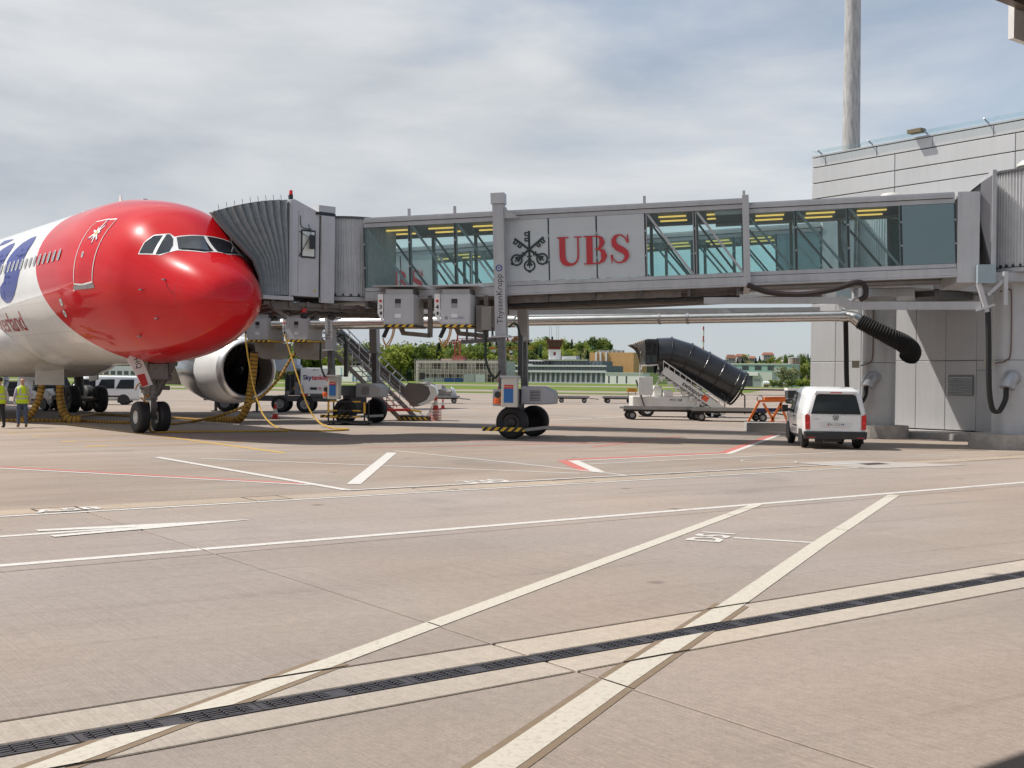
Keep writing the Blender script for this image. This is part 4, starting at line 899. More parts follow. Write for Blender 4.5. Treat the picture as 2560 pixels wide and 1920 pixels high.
    for (x0, x1), num in zip(((18.53, 19.53), (16.67, 17.65)), nums):
        x0 += ext; x1 += ext; zb, zt = (3.62, 4.62) if near else (3.45, 4.4)
        b = B('ground_power_cabinet', MB().box(x0, x1, 1.0, 2.25, zb+.03, zt), ALU2, None, bevel=.01)
        MB().box(x0-.06, x1+.0, .95, 2.28, zb-.05, zb+.028).build('hazard_edge', WARN, b)
        MB().box(x0+.05, x1-.05, 1.05, 2.2, zt+.002, zt+.16).build('cabinet_plinth', ALU, b)
        m = MB()
        for k in range(6): m.box(x0-.012, x0+.04, 1.2+.17*k, 1.3+.17*k, zt+.02, zt+.15)
        m.build('vent_fins', DKG, b)
        MB().box(x0-.25, x1+.35, .9, 2.4, zt+.24, zt+.27).build('rain_hood', ALU, b)
        MB().box(x0+.03, x1-.03, 2.251, 2.262, zb+.08, zt-.06).build('cabinet_door', ALU2, b)
        MB().box(x0-.008, x0-.002, 1.1, 2.15, zb+.08, zt-.06).build('side_panel', ALU2, b)
        MB().box(x0+.42, x0+.62, 2.263, 2.267, zt-.3, zt-.15).build('rating_plate', BLKP, b); MB().box(x0+.42, x0+.62, 2.263, 2.267, zt-.44, zt-.305).build('rating_plate', mat('plate_grey', (.3, .3, .29), .5), b)
        MB().box(x0+.42, x0+.62, 2.263, 2.267, zb+.25, zb+.37).build('notice', WHT, b); MB().box(x0-.012, x0-.009, 1.5, 1.62, zt-.4, zt-.25).build('notice', mat('plate_grey', (.3, .3, .29), .5), b)
        sp = MB().prism([(x1+.02, zt-.0), (x1+.2, zt), (x1+.2, zb+.4), (x1+.12, zb+.22), (x1+.02, zb+.1)], (0, 2.2, 0), (1, 0, 0), (0, 0, 1), (0, .05, 0)).build('switch_panel', WHT, b)
        lettering(num, .2, BLKP, sp, (x1+.1, 2.255, zt-.42), (-1, 0, 0), (0, 0, 1), 1.1, bold=.006)
        MB().cyl((x1+.1, 2.25, zt-.22), (x1+.1, 2.29, zt-.22), .045, 12).build('stop_button', RED, sp); MB().box(x1+.05, x1+.12, 2.251, 2.262, zt-.66, zt-.56).build('switch', BLKP, sp)
        if near:
            MB().beam((x1-.15, 2.2, zb-.04), (x1+.02, 2.15, zb-.38), .11, .09).build('power_plug', BLK, b)
            for dx in (0, .05): MB().tube(bez([(x1-.3-dx, 2.1, zb), (x1-.24-dx, 2.12, zb-.35), (x1-.05-dx, 2.12, zb-.62-dx), (x1+.06, 2.12, zb-.4)]), .02, 6).build('power_cable', mat('cable_orange', (.5, .22, .02), .5), b)
            if num == '4': lettering('CAVOTEC', .1, mat('badge_blue', (.03, .06, .25), .4), b, (x0+.42, 2.266, zb+.24), (-1, 0, 0), (0, 0, 1), 1.0); MB().lathe([(.03, 0), (.05, 0), (.05, .003), (.03, .003)], (x0+.78, 2.265, zb+.24), (0, 1, 0), 8).build('maker_badge', BLKP, b)
            m = MB(); m.beam((x0-.38, 1.6, zt), (x0-.38, 1.6, zb-.35), .14, .14).beam((x0-.38, 1.6, zb-.3), (x0+.55, 1.6, zb-.22), .14, .14).beam((x0+.5, 1.6, zb-.26), (x0+.62, 1.6, zb), .12, .14).build('hanger_frame', mat('tray_brown_grey', (.17, .15, .135), .6), b)
        else:
            m = MB(); pr = [(-.5, 0), (.5, 0), (.5, -.2)]+[(.5*math.cos(t*math.pi/8), -.2-.5*math.sin(t*math.pi/8)) for t in range(1, 8)]+[(-.5, -.2)]
            m.prism([(x, z) for x, z in pr], ((x0+x1)/2, 1.7, zb-.06), (1, 0, 0), (0, 0, 1), (0, -1.3, 0)).build('hose_basket', mat('basket_taupe', (.37, .35, .33), .55, .1, .08, dirt=.06), b)
            lettering(num, .2, BLKP, b, ((x0+x1)/2+.1, 1.705, zb-.22), (-1, 0, 0), (0, 0, 1))
    if near:
        m = MB(); m.box(XC+.3, XC+.62, 1.1, 1.95, 3.5, 4.25).box(XC+.62, XC+.85, 1.0, 1.7, 3.45, 4.3); B('relay_boxes', m, mat('box_taupe', (.24, .225, .21), .55, 0, .08), None)
        m = MB(); m.beam((XC+.15, 1.7, 3.2), (XC+1.3, 1.7, 3.12), .3, .12)
        for k in range(4): m.beam((XC+.3+.28*k, 1.7, 3.2), (XC+.3+.28*k, 1.7, 3.6), .06)
        B('relay_rack', m, DKG, None)
    # fixed corridor from the rotunda to the terminal wall
    iw0 = (Matrix.Translation(loc) @ Matrix.Rotation(ang, 4, 'Z')).inverted(); m = MB(); m.xf = iw0; q0 = Vector(loc)+EA*1.2; q1 = Vector(loc)+EA*((COR-Vector(loc)).dot(EA)-.08)
    m.beam(q0+Vector((0, 0, 6.75)), q1+Vector((0, 0, 6.75)), 3.4, 2.7); fx = B('fixed_corridor', m, ALU2)
    m = MB(); m.xf = iw0; m.beam(q0+Vector((0, 0, 5.25)), q1+Vector((0, 0, 5.25)), 2.9, .25); B('corridor_girder', m, DKG, fx)
    # rotunda
    rd = drum('rotunda_drum', 1.3, 5.5, 8.36, br, Matrix.Translation((-.5, 0, 0)), 84)
    m = MB(); m.lathe([(.34, 8.48), (.34, 8.56), (.44, 8.58), (.42, 8.66), (.3, 8.76), (.1, 8.8), (0, 8.8)], (-.35, .55, 0), (0, 0, 1), 24).build('roof_ventilator', mat('vent_cream', (.55, .54, .5), .5), rd, smooth=True)
    col = B('rotunda_column', MB().lathe([(.58, .42), (.58, 5.05), (.78, 5.2), (.78, 5.32)], (0, 0, 0), (0, 0, 1), 40, cap1=True), mat('column_paint', (.5, .51, .525), .3, .1, .04, dirt=.04), None, smooth=True)
    pl_ = MB().rings([[(1.28*math.cos(a), 1.28*math.sin(a), z) for a in [math.pi/8+t*math.pi/4 for t in range(8)]] if near else [(1.05*math.cos(t*math.pi/14), 1.05*math.sin(t*math.pi/14), z) for t in range(28)] for z in (0, .45)]).build('plinth', CONC, br)
    MB().box(1.3, 1.93, -1.41, 1.41, 5.0, 7.72).build('end_frame', ALU2, rd)
    m = MB(); m.add([(1.28, 1.3, 6.9), (1.26, 1.3, 8.0), (.96, 1.42, 8.2), (.96, 1.42, 5.5), (1.28, -1.3, 6.9), (1.26, -1.3, 8.0), (.96, -1.42, 8.2), (.96, -1.42, 5.5)], [(0, 1, 2, 3), (4, 5, 6, 7), (1, 5, 6, 2), (0, 3, 7, 4)]); B('gasket_hood', m, mat('hood_grey', (.2, .2, .215), .5), rd)
    MB().box(.85, .96, -1.45, 1.47, 5.3, 8.35).build('end_plate', ALU, rd); MB().box(-1.2, .84, -1.1, 1.1, 5.05, 5.33).build('rotunda_floor', ALU, rd)
    MB().box(.9, 1.4, 1.5, 1.75, 4.95, 5.5).build('junction_box', mat('box_blue_grey', (.3, .38, .42), .45), rd)
    m = MB(); m.box(.55, .66, 1.5, 1.72, 4.3, 5.3).beam((1.35, 1.6, 4.95), (1.1, 1.6, 4.1), .2, .12).beam((.6, 1.6, 5.1), (1.1, 1.62, 4.6), .1, .1).beam((1.4, 1.6, 4.15), (.9, 1.62, 4.32), .2, .06); B('trolley_bracket', m, ALU2, rd)
    el = MB().tube(bez([(.05, .5, 2.15), (.18, .72, 2.2), (.3, .85, 2.05), (.36, .9, 1.85)], 6), [.2]*7+[.23]*12, 20).build('cable_elbow', mat('elbow_silver', (.42, .43, .45), .3, .4), col, smooth=R(50))
    hp = [(1.05, 1.6, 4.2), (1.02, 1.6, 3.2), (.98, 1.55, 1.9), (.86, 1.45, 1.25), (.62, 1.2, 1.15), (.4, 1.0, 1.5), (.36, .92, 1.85)]
    for o in ((0, 0), (.06, .03)): MB().tube([p+Vector((o[0], o[1], 0)) for p in bez(hp)], .055, 8).build('supply_cable', BLK, col)
    MB().box(.66, .92, .35, .45, 2.52, 2.78).build('terminal_box', mat('box_khaki', (.36, .34, .26), .6), col)
    MB().tube(bez([(.5, .45, 4.8), (.25, .58, 4.85), (.2, .6, 4.6), (.2, .6, 3.0), (.32, .58, 2.7), (.62, .42, 2.6)]), .022, 6).build('conduit', mat('conduit_brown', (.16, .1, .085), .5), col)
    MB().lathe([(.583, 0), (.583, .02)], (0, 0, 2.7), (0, 0, 1), 40).build('seam_ring', DKG, col)
    # cab at the far end, turned to the airliner
    br.rotation_euler = (0, 0, ang); bpy.context.view_layer.update()
    iw = (Matrix.Translation(loc) @ Matrix.Rotation(ang, 4, 'Z')).inverted()
    Rc = Matrix.Translation(loc) @ Matrix.Rotation(ang, 4, 'Z') @ Vector((21.5+ext, 0, 0))
    CX = iw @ Matrix.Translation(Rc) @ Matrix.Rotation(math.atan2(-math.sin(TH), -math.cos(TH)), 4, 'Z')
    def cm(): m = MB(); m.xf = CX; return m
    cdm = drum('cab_drum', 1.62, 4.62, 7.18, br, CX, 120)
    cb = B('cab_body', cm().prism([(1.5, 4.5), (3.1, 4.5), (3.1, 7.5), (2.95, 7.55), (1.5, 7.0)], (0, -1.66, 0), (1, 0, 0), (0, 0, 1), (0, 3.32, 0)), ALU2)
    B('side_panel', cm().box(1.55, 2.02, 1.62, 1.76, 4.32, 7.12), ALU2, cb); B('panel_gap', cm().box(2.02, 2.06, 1.6, 1.67, 4.5, 7.1), BLKP, cb)
    B('canopy_motor', cm().box(1.5, 2.1, .9, 1.7, 7.24, 7.45), ALU2, cb); B('canopy_track', cm().box(1.5, 2.2, 1.0, 1.72, 7.14, 7.22), BLKP, cb)
    wf = B('cab_window', cm().box(2.2, 2.72, 1.665, 1.69, 5.72, 6.62), BLKP, cb, bevel=.06)
    B('window_pane', cm().box(2.25, 2.67, 1.69, 1.694, 5.78, 6.56), glassmat('cab_window_glass', (.4, .45, .42), .5, (.85, .87, .8), .85), wf)  # pale body colour stands in for the bright sky seen through the pane
    B('mirror', cm().lathe([(.0, 0), (.09, .01), (.1, .05), (.0, .07)], (2.42, 1.8, 6.2), (0, 1, 0), 16).box(2.33, 2.5, 1.8, 1.86, 6.0, 6.45), BLKP, wf, bevel=.03)
    B('mirror_arm', cm().tube([(2.78, 1.67, 6.55), (2.5, 1.82, 6.35), (2.78, 1.67, 5.75)], .014, 6).tube([(2.45, 1.67, 6.8), (2.42, 1.8, 6.45)], .01, 6), BLKP, wf)
    B('conduit', cm().tube(bez([(2.75, 1.67, 7.05), (2.73, 1.68, 6.75), (2.6, 1.68, 6.66), (2.35, 1.68, 6.65)]), .015, 6), DKG, cb)
    B('frame_edge', cm().box(3.06, 3.14, -1.7, 1.72, 4.45, 7.3), ALU, cb); B('door_seam', cm().box(2.8, 2.81, 1.661, 1.664, 4.6, 7.2), DKG, cb)
    B('warning_triangle', cm().prism([(-.05, 0), (.05, 0), (0, .09)], (2.2, 1.664, 4.66), (1, 0, 0), (0, 0, 1), (0, .004, 0)), YEL, cb)
    bea = B('red_beacon', cm().lathe([(.055, 0), (.06, .02), (.05, .14), (0, .15)], (2.95, 1.4, 7.72), (0, 0, 1), 14), mat('beacon_red', (.7, .02, .02), .25), cb); B('beacon_base', cm().lathe([(.07, -.14), (.07, 0), (0, 0)], (2.95, 1.4, 7.72), (0, 0, 1), 12), BLKP, bea)
    # pleated canopy
    PLM = mat('canopy_fabric', (.34, .375, .39), .7, 0, .1, 6, bump=.15, dirt=.08)
    ed = [(4.1, 4.45), (4.15, 5.0), (4.35, 5.5), (4.83, 5.95), (5.4, 6.5), (5.72, 6.86)]; st = [(3.12, 4.5+.6*k) for k in range(6)]
    nP = 20
    for sd in (1, -1):
        sec = []
        for i in range(nP+1):
            t = i/nP; oo = .0 if i % 2 else .26; ring = []
            for j in range(6):
                kx = 1 if sd > 0 else .42
                x = st[j][0]+(ed[j][0]-st[j][0])*kx*(t**1.0); z = st[j][1]+(ed[j][1]-st[j][1])*(t**1.6)*(1 if sd > 0 else .6)
                ring.append((x, sd*(1.72-oo*(.25+.75*j/5)), z))
            sec.append(ring)
        m = cm(); m.rings(sec, False, False, closed=False); B('canopy_side', m, PLM, cb)
    rf = []
    for i in range(nP+1):
        t = i/nP; oo = .0 if i % 2 else .17
        a = (st[5][0]+(ed[5][0]-st[5][0])*t, 1.72-oo, st[5][1]+(ed[5][1]-st[5][1])*t**1.6); b_ = (st[5][0]+(ed[5][0]-st[5][0])*.42*t, -(1.72-oo), st[5][1]+(ed[5][1]-st[5][1])*.6*t**1.6)
        rf.append([a, (a[0]*.8+b_[0]*.2, 1.1, a[2]+.06-oo*.5), (a[0]*.2+b_[0]*.8, -1.1, b_[2]+.06-oo*.5), b_])
    m = cm(); m.rings(rf, False, False, closed=False); B('canopy_roof', m, PLM, cb)
    m = cm(); m.tube([(x, 1.76, z) for x, z in ed], .07, 10, flat=1); B('canopy_bumper', m, mat('bumper_grey', (.14, .15, .155), .6), cb)
    m = cm()
    for i in range(0, nP, 2):
        t = i/nP; p = (st[5][0]+(ed[5][0]-st[5][0])*t, 1.6, st[5][1]+(ed[5][1]-st[5][1])*t**1.6); m.beam(p, (p[0]+.03, 1.6, p[2]+.16), .012)
    B('canopy_pins', m, DKG, cb)
    m = cm(); m.box(3.0, 4.05, -1.6, 1.75, 4.34, 4.46); B('cab_floor', m, ALU2, cb)
    m = cm(); m.tube([(4.12+.05*math.sin(k), -1.7+.12*k, 4.38) for k in range(29)], .11, 8); B('floor_bumper', m, BLK, cb)
    UB = mat('tray_brown_grey', (.17, .15, .135), .6)
    m = cm(); m.box(.2, 3.9, -1.3, 1.5, 4.18, 4.3)
    for k in range(6): m.beam((3.6-.62*k, 1.55, 4.24), (3.4-.62*k, -1.3, 4.1), .12, .18)
    m.beam((-1.5, 1.2, 4.2), (3.6, 1.45, 4.12), .14, .16).beam((-1.5, .3, 4.1), (3.2, .9, 4.02), .12, .2).beam((3.7, 1.4, 4.2), (3.05, 1.4, 3.8), .12, .12); B('underframe', m, UB, cb)
    m = cm(); m.box(2.42, 2.56, 1.4, 1.55, 3.98, 4.12); B('floodlight_box', m, RED, cb)
    m = cm()
    for x in (2.5, 1.5): m.lathe([(.04, 0), (.11, .08), (.12, .16), (0, .16)], (x, 1.55, 3.98), (.3, .3, -1), 14)
    B('floodlight', m, BLKP, cb)
    m = cm()
    for k in range(5): m.tube(bez([(3.5-.5*k, 1.3, 4.1), (3.3-.5*k, 1.4, 3.9+.03*k), (2.9-.5*k, 1.35, 4.08)]), .025, 6)
    B('loose_cables', m, BLK, cb)
    return br
ang1 = math.atan2(.1867, -.9824)
bridge1 = bridge(Vector((15.45, 35.2, 0)), ang1, 0.0, 'front passenger bridge with glazed tunnel and three crossed keys logo on its side', 'passenger bridges', '')
ang2 = math.atan2(.343, -.939)
bridge2 = bridge(Vector((13.35, 41.5, 0)), ang2, 5.75, 'rear passenger bridge behind the front one, silver air duct slung along it', 'passenger bridges', '', near=False)
# silver air duct of the rear bridge, with its black flexible end
iw2 = (Matrix.Translation((13.35, 41.5, 0)) @ Matrix.Rotation(ang2, 4, 'Z')).inverted()
pr_, pm_, pl_ = W(2108, 790, 40.2), W(1290, 803, 44.4), W(640, 811, 48.3)
m = MB(); m.xf = iw2; m.cyl(pr_, pm_, .19, 24); duct = m.build('air_duct', STEEL, bridge2, smooth=R(40))
m = MB(); m.xf = iw2; m.cyl(pm_+(pm_-pr_)*.0, pl_, .25, 24); m.build('air_duct_sleeve', STEEL, bridge2, smooth=R(40))
for u in (1670, 1740, 1305):
    p = pr_.lerp(pm_, (2108-u)/(2108-1290)); d = (pm_-pr_).normalized(); m = MB(); m.xf = iw2; m.cyl(p-d*.05, p+d*.05, .205, 24); m.build('duct_clamp', GALV, bridge2)
d = (pr_-pm_).normalized(); e0 = pr_+d*.02
m = MB(); m.xf = iw2; m.cyl(pr_-d*.06, pr_+d*.1, .225, 20).tube(bez([pr_+d*.1, W(2135, 794, 40), W(2150, 806, 39.9)], 5), [.2]*5+[.22]*6, 20); m.build('duct_elbow', STEEL, bridge2, smooth=R(45))
fp = bez([W(2148, 803, 39.9), W(2185, 822, 39.7), W(2225, 842, 39.6), W(2258, 858, 39.7), W(2278, 878, 39.9), W(2272, 893, 40.1)], 26)
rr = [(.27+.07*min(1, i/len(fp)*1.4))*(1 if (i//2) % 2 else .88) for i in range(len(fp))]
m = MB(); m.xf = iw2; m.tube(fp, rr, 24); m.build('flexible_duct', mat('flex_black', (.014, .014, .015), .75, 0, .2, 10), bridge2, smooth=R(20))
# sagging cable chain under the front bridge's inner tunnel
iw1 = (Matrix.Translation((15.45, 35.2, 0)) @ Matrix.Rotation(ang1, 4, 'Z')).inverted()
cp = bez([W(1868, 712, 34.6), W(1920, 730, 34.6), W(2000, 736, 34.4), W(2080, 724, 34.2), W(2140, 706, 34.1), W(2162, 715, 34.1), W(2163, 740, 34.1), W(2148, 750, 34.15)], 8)
m = MB(); m.xf = iw1; m.tube(cp, .085, 8); m.build('cable_chain', striped('chain_black_red', (.012, .012, .012), (.03, .012, .01), 9, (1, 0, .3)), bridge1)
# ------------------------------------------------------------------ vehicles and ground equipment (x forward, y left, z up)
GLV = glassmat('vehicle_glass', (.09, .11, .115), .4, (.012, .014, .016), .45)
PLB = mat('black_plastic', (.028, .028, .03), .55, 0, .15, 6)
LMPR = mat('lamp_red', (.55, .012, .012), .18, coat=.6, var=.2, scale=18)
def vsec(x, zb, belt, top, wb, wr):
    h = [(0, zb), (wb*.82, zb), (wb*.97, zb+.12), (wb, zb+.3), (wb, belt), (wb*.985, belt+.08), (wr+(wb-wr)*.42, belt+(top-belt)*.62), (wr+.02, top-.1), (wr-.05, top-.03), (wr-.2, top), (0, top+.008)]
    return [(x, -y, z) for y, z in h]+[(x, y, z) for y, z in reversed(h[1:-1])]
def vbody(parent, st, mt=WHTV, name='body'):
    o = MB().rings([vsec(*s) for s in st]).build(name, mt, parent, smooth=R(35)); return o
def arches(parent, body, xs, r, w_):
    for x in xs:
        for sd in (1, -1):
            MB().prism([(r*1.16*math.cos(t*math.pi/10), r*1.16*math.sin(t*math.pi/10)) for t in range(11)]+[(-r*1.16, -.18), (r*1.16, -.18)], (x, (w_+.004)*sd, r), (1, 0, 0), (0, 0, 1), (0, -.05*sd, 0)).build('wheel_arch', PLB, body)
# small white van at the right, seen from behind
hd = math.atan2(.995, .1); rl = Vector((8.70, 34.15, 0)); ax_ = Vector((math.cos(hd), math.sin(hd), 0)); lf = Vector((-ax_.y, ax_.x, 0))
vn = thing('small_van', 'small white van seen from behind beside the bridge columns', 'van', rl-lf*.84-ax_*.82, hd)
vb = vbody(vn, [(0, .48, .98, 1.50, .80, .60), (.05, .40, .98, 1.66, .86, .66), (.14, .33, .98, 1.77, .885, .70), (.5, .28, .98, 1.82, .895, .72), (2.3, .26, .98, 1.83, .895, .72), (2.75, .26, .98, 1.80, .89, .70), (3.1, .26, .98, 1.55, .88, .66), (3.5, .26, .98, 1.12, .87, .70), (4.1, .28, .9, .98, .84, .7), (4.36, .36, .62, .74, .7, .6)])
arches(vn, vb, (.82, 3.5), .33, .89)
for x in (.82, 3.5):
    for sd in (1, -1): wheel(vn, (x, .77*sd, .325), (0, 1, 0), .325, .21, .66, mat('alloy_rim', (.5, .5, .51), .3, .7), 'wheel', 28)
rw = MB().prism([(-.71, 1.03), (.71, 1.03), (.57, 1.57), (.48, 1.60), (-.48, 1.60), (-.57, 1.57)], (-.012, 0, 0), (0, 1, 0), (0, 0, 1), (.03, 0, 0))
# the window leans with the tailgate
rwv = [(x-.022+max(0, (z-1.3))*.09, y, z) for x, y, z in rw.v]; rw.v = rwv; rw.build('rear_window', GLV, vb)
sp_ = MB().prism([(-.62, 1.62), (.62, 1.62), (.58, 1.71), (-.58, 1.71)], (-.03, 0, 0), (0, 1, 0), (0, 0, 1), (.16, 0, 0)).build('roof_spoiler', WHTV, vb, bevel=.02); MB().box(-.036, -.03, -.17, .17, 1.645, 1.672).build('brake_light', LMPR, sp_)
tg = MB().box(-.012, .03, -.715, .715, .52, 1.01).build('tailgate', WHTV, vb, bevel=.015)
MB().prism([(-.5, .80), (.5, .80), (.42, .62), (-.42, .62)], (-.008, 0, 0), (0, 1, 0), (0, 0, 1), (-.008, 0, 0)).build('plate_recess', mat('recess_white', (.72, .72, .72), .4), tg)
npl = MB().box(-.03, -.018, -.25, .25, .665, .775).build('number_plate', WHT, tg)
lettering('ZH·123349', .105, BLKP, npl, (-.032, .0, .72), (0, -1, 0), (0, 0, 1), .95)
MB().box(-.033, -.031, .205, .235, .7, .74).build('canton_shield', RED, npl); MB().box(-.033, -.031, -.235, -.21, .7, .74).build('canton_shield', BLU, npl)
lettering('Caddy', .06, GALV, tg, (-.014, .55, .885), (0, -1, 0), (0, 0, 1))
m = MB()
for s in (1, -1):
    for a, b in (((.075, .06), (.03, -.06)), ((.03, -.06), (.0, .01)), ((.035, .065), (.0, -.01))): m.beam((-.018, a[0]*s, .92+a[1]), (-.018, b[0]*s, .92+b[1]), .004, .017, up=(0, .3, 1))
m.build('maker_emblem', BLKP, tg); MB().lathe([(.082, 0), (.09, 0), (.09, .004), (.082, .004)], (-.014, 0, .925), (-1, 0, 0), 24).build('emblem_ring', GALV, tg)
for s in (1, -1):
    tl = MB().prism([(.735*s, .58), (.86*s, .58), (.875*s, .98), (.83*s, 1.03), (.735*s, .98)], (-.02, 0, 0), (0, 1, 0), (0, 0, 1), (.1, 0, 0)).build('tail_light', LMPR, vb); MB().box(-.024, -.019, min(.76*s, .84*s), max(.76*s, .84*s), .74, .81).build('lamp_lens', mat('lamp_red_bright', (.85, .03, .03), .2), tl)
bu = MB().prism([(-.88, .30), (.88, .30), (.9, .52), (-.9, .52)], (-.06, 0, 0), (0, 1, 0), (0, 0, 1), (.22, 0, 0)).build('bumper', PLB, vb, bevel=.03)
for s in (1, -1): MB().box(-.064, -.058, min(.6*s, .82*s), max(.6*s, .82*s), .335, .355).build('reflector', LMPR, bu)
for s in (1, -1):
    MB().prism([(2.15, 1.0), (2.95, 1.0), (2.6, 1.62), (2.15, 1.66)], (0, (.91+.18*1.0)*s, 0), (1, 0, 0), (0, -.18*s, 1), (0, -.02*s, 0)).build('side_window', GLV, vb)
    o = vb.children[-1] if False else None
    mr = MB().beam((2.82, .88*s, 1.08), (2.86, 1.05*s, 1.1), .05).box(2.78, 2.92, min(.98*s, 1.16*s), max(.98*s, 1.16*s), 1.02, 1.24).build('door_mirror', PLB, vb, bevel=.03)
    MB().box(1.45, 2.3, min(.897*s, .91*s), max(.897*s, .91*s), .62, .66).build('rub_strip', PLB, vb); MB().box(1.95, 2.12, min(.897*s, .92*s), max(.897*s, .92*s), .9, .94).build('door_handle', PLB, vb)
MB().box(.35, 1.0, -.25, .25, .2, .3).box(.3, .6, .3, .5, .18, .3).build('exhaust_box', BLKP, vb)
MB().prism([(-.62, 1.05), (.62, 1.05), (.5, 1.55), (-.5, 1.55)], (2.95, 0, 0), (0, 1, 0), (-.45, 0, 1), (.02, 0, 0)).build('windscreen', GLV, vb)
lettering('ISS', .16, BLU, vb, (1.95, .9, 1.2), (-1, 0, 0), (0, 0, 1))
# panel van and minibus behind the airliner's gear
def parkedvan(loc, hd, label, kind):
    v = thing('panel_van' if kind == 'van' else 'minibus', label, 'van' if kind == 'van' else 'minibus', loc, hd)
    if kind == 'van': S = [(0, .45, 1.0, 1.75, .84, .74), (.1, .3, 1.0, 1.86, .88, .76), (2.2, .27, 1.0, 1.88, .9, .76), (2.7, .27, 1.0, 1.82, .9, .72), (3.3, .27, 1.0, 1.2, .88, .76), (3.9, .3, .95, 1.05, .85, .72), (4.2, .38, .6, .72, .7, .6)]; xw = (.8, 3.45); top = 1.7; L = 4.2
    else: S = [(0, .45, 1.05, 1.8, .88, .76), (.1, .3, 1.05, 1.93, .93, .8), (3.2, .27, 1.05, 1.95, .95, .8), (3.7, .27, 1.05, 1.86, .94, .78), (4.3, .27, 1.05, 1.25, .93, .8), (4.75, .3, 1.0, 1.08, .88, .74), (4.95, .4, .62, .78, .75, .62)]; xw = (1.0, 4.0); top = 1.78; L = 4.95
    b = vbody(v, S); arches(v, b, xw, .33, S[2][4]-.005)
    for x in xw:
        for s in (1, -1): wheel(v, (x, (S[2][4]-.13)*s, .33), (0, 1, 0), .33, .21, .6, GALV, 'wheel', 24)
    xt = S[-4][0] if kind == 'van' else S[-4][0]
    x3, x4 = S[3][0], S[4][0]
    ws = MB().add([(x3+.06, -.68, S[3][3]-.06), (x3+.06, .68, S[3][3]-.06), (x4-.02, .74, S[4][3]+.02), (x4-.02, -.74, S[4][3]+.02), (x3+.12, -.68, S[3][3]-.0), (x3+.12, .68, S[3][3]-.0), (x4+.04, .74, S[4][3]+.06), (x4+.04, -.74, S[4][3]+.06)], [(0, 1, 2, 3), (7, 6, 5, 4), (0, 4, 5, 1), (1, 5, 6, 2), (2, 6, 7, 3), (3, 7, 4, 0)]).build('windscreen', GLV, b)
    for s in (1, -1):
        wx = [(x3-.55, x3+.28)] if kind == 'van' else [(.35, 1.5), (1.58, 2.7), (2.78, x3+.3)]
        for a, c in wx: MB().prism([(a, 1.08), (c, 1.08), (c-.28, top-.1), (a, top-.08)], (0, (S[2][4]+.02+.16*1.05)*s, 0), (1, 0, 0), (0, -.16*s, 1), (0, -.02*s, 0)).build('side_window', GLV, b)
        MB().box(L-.25, L-.02, min(.5*s, .78*s), max(.5*s, .78*s), .68, .86).build('headlight', mat('headlight', (.6, .62, .64), .15, .3), b, bevel=.03)
        MB().beam((x3+.15, .86*s, 1.12), (x3+.2, 1.08*s, 1.18), .16, .22).build('door_mirror', PLB, b)
        MB().box(1.0, 3.0, min(.9*s, .965*s) if kind != 'van' else min(.88*s, .915*s), max(.9*s, .965*s) if kind != 'van' else max(.88*s, .915*s), .52, .62).build('rub_strip', PLB, b)
    MB().box(L-.35, L+.02, -.72, .72, .3, .62).build('bumper', PLB, b, bevel=.04); MB().box(L-.1, L+.01, -.42, .42, .64, .82).build('grille', PLB, b)
    if kind == 'van':
        lettering('SWISS', .16, RED, b, (2.1, .92, .82), (-1, 0, 0), (0, 0, 1)); lettering('SWISS', .16, RED, b, (2.1, -.92, .82), (1, 0, 0), (0, 0, 1)); MB().box(.6, 2.0, -.5, .5, 1.9, 1.94).box(.7, .76, -.7, .7, 1.94, 2.0).box(1.8, 1.86, -.7, .7, 1.94, 2.0).build('roof_rack', DKG, b)
    return v
parkedvan(G(78, 1023), math.atan2(-.70, .74), 'white panel van with a roof rack, half hidden behind the belly hose box', 'van')
parkedvan(G(352, 1012), math.atan2(-.2, -.98), 'white minibus with dark side windows behind the airliner nose wheels', 'minibus')
# tow tractor at the left edge
tg_ = thing('tow_tractor', 'low dark tow tractor behind the people at the left edge', 'tractor', G(28, 1010), R(185))
tb = MB().prism([(-1.9, .5), (1.9, .5), (1.9, 1.15), (.4, 1.2), (.2, 1.0), (-1.9, 1.05)], (0, -.9, 0), (1, 0, 0), (0, 0, 1), (0, 1.8, 0)).build('chassis', BLKP, tg_, bevel=.05)
for x in (-1.2, 1.2):
    for s in (1, -1): wheel(tg_, (x, .85*s, .55), (0, 1, 0), .55, .35, .55, DKG, 'wheel', 24)
MB().prism([(-.6, 1.0), (.1, 1.0), (.0, 1.5), (-.55, 1.5)], (0, -.5, 0), (1, 0, 0), (0, 0, 1), (0, 1.0, 0)).build('driver_seat', PLB, tg_, bevel=.05)
MB().cyl((.45, 0, 1.2), (.35, 0, 1.5), .03, 8).lathe([(.19, 0), (.21, .015), (.19, .03)], (.33, 0, 1.5), (-.3, 0, 1), 18).build('steering_wheel', PLB, tg_)
pst = thing('steel_post', 'blue-grey steel post standing behind the people at far left', 'post', G(15, 1005), 0); MB().box(-.16, .16, -.1, .1, 0, 2.2).build('post_body', mat('post_blue_grey', (.36, .4, .45), .45), pst); MB().box(-.3, .3, -.25, .25, 0, .08).build('post_foot', CONC, pst)
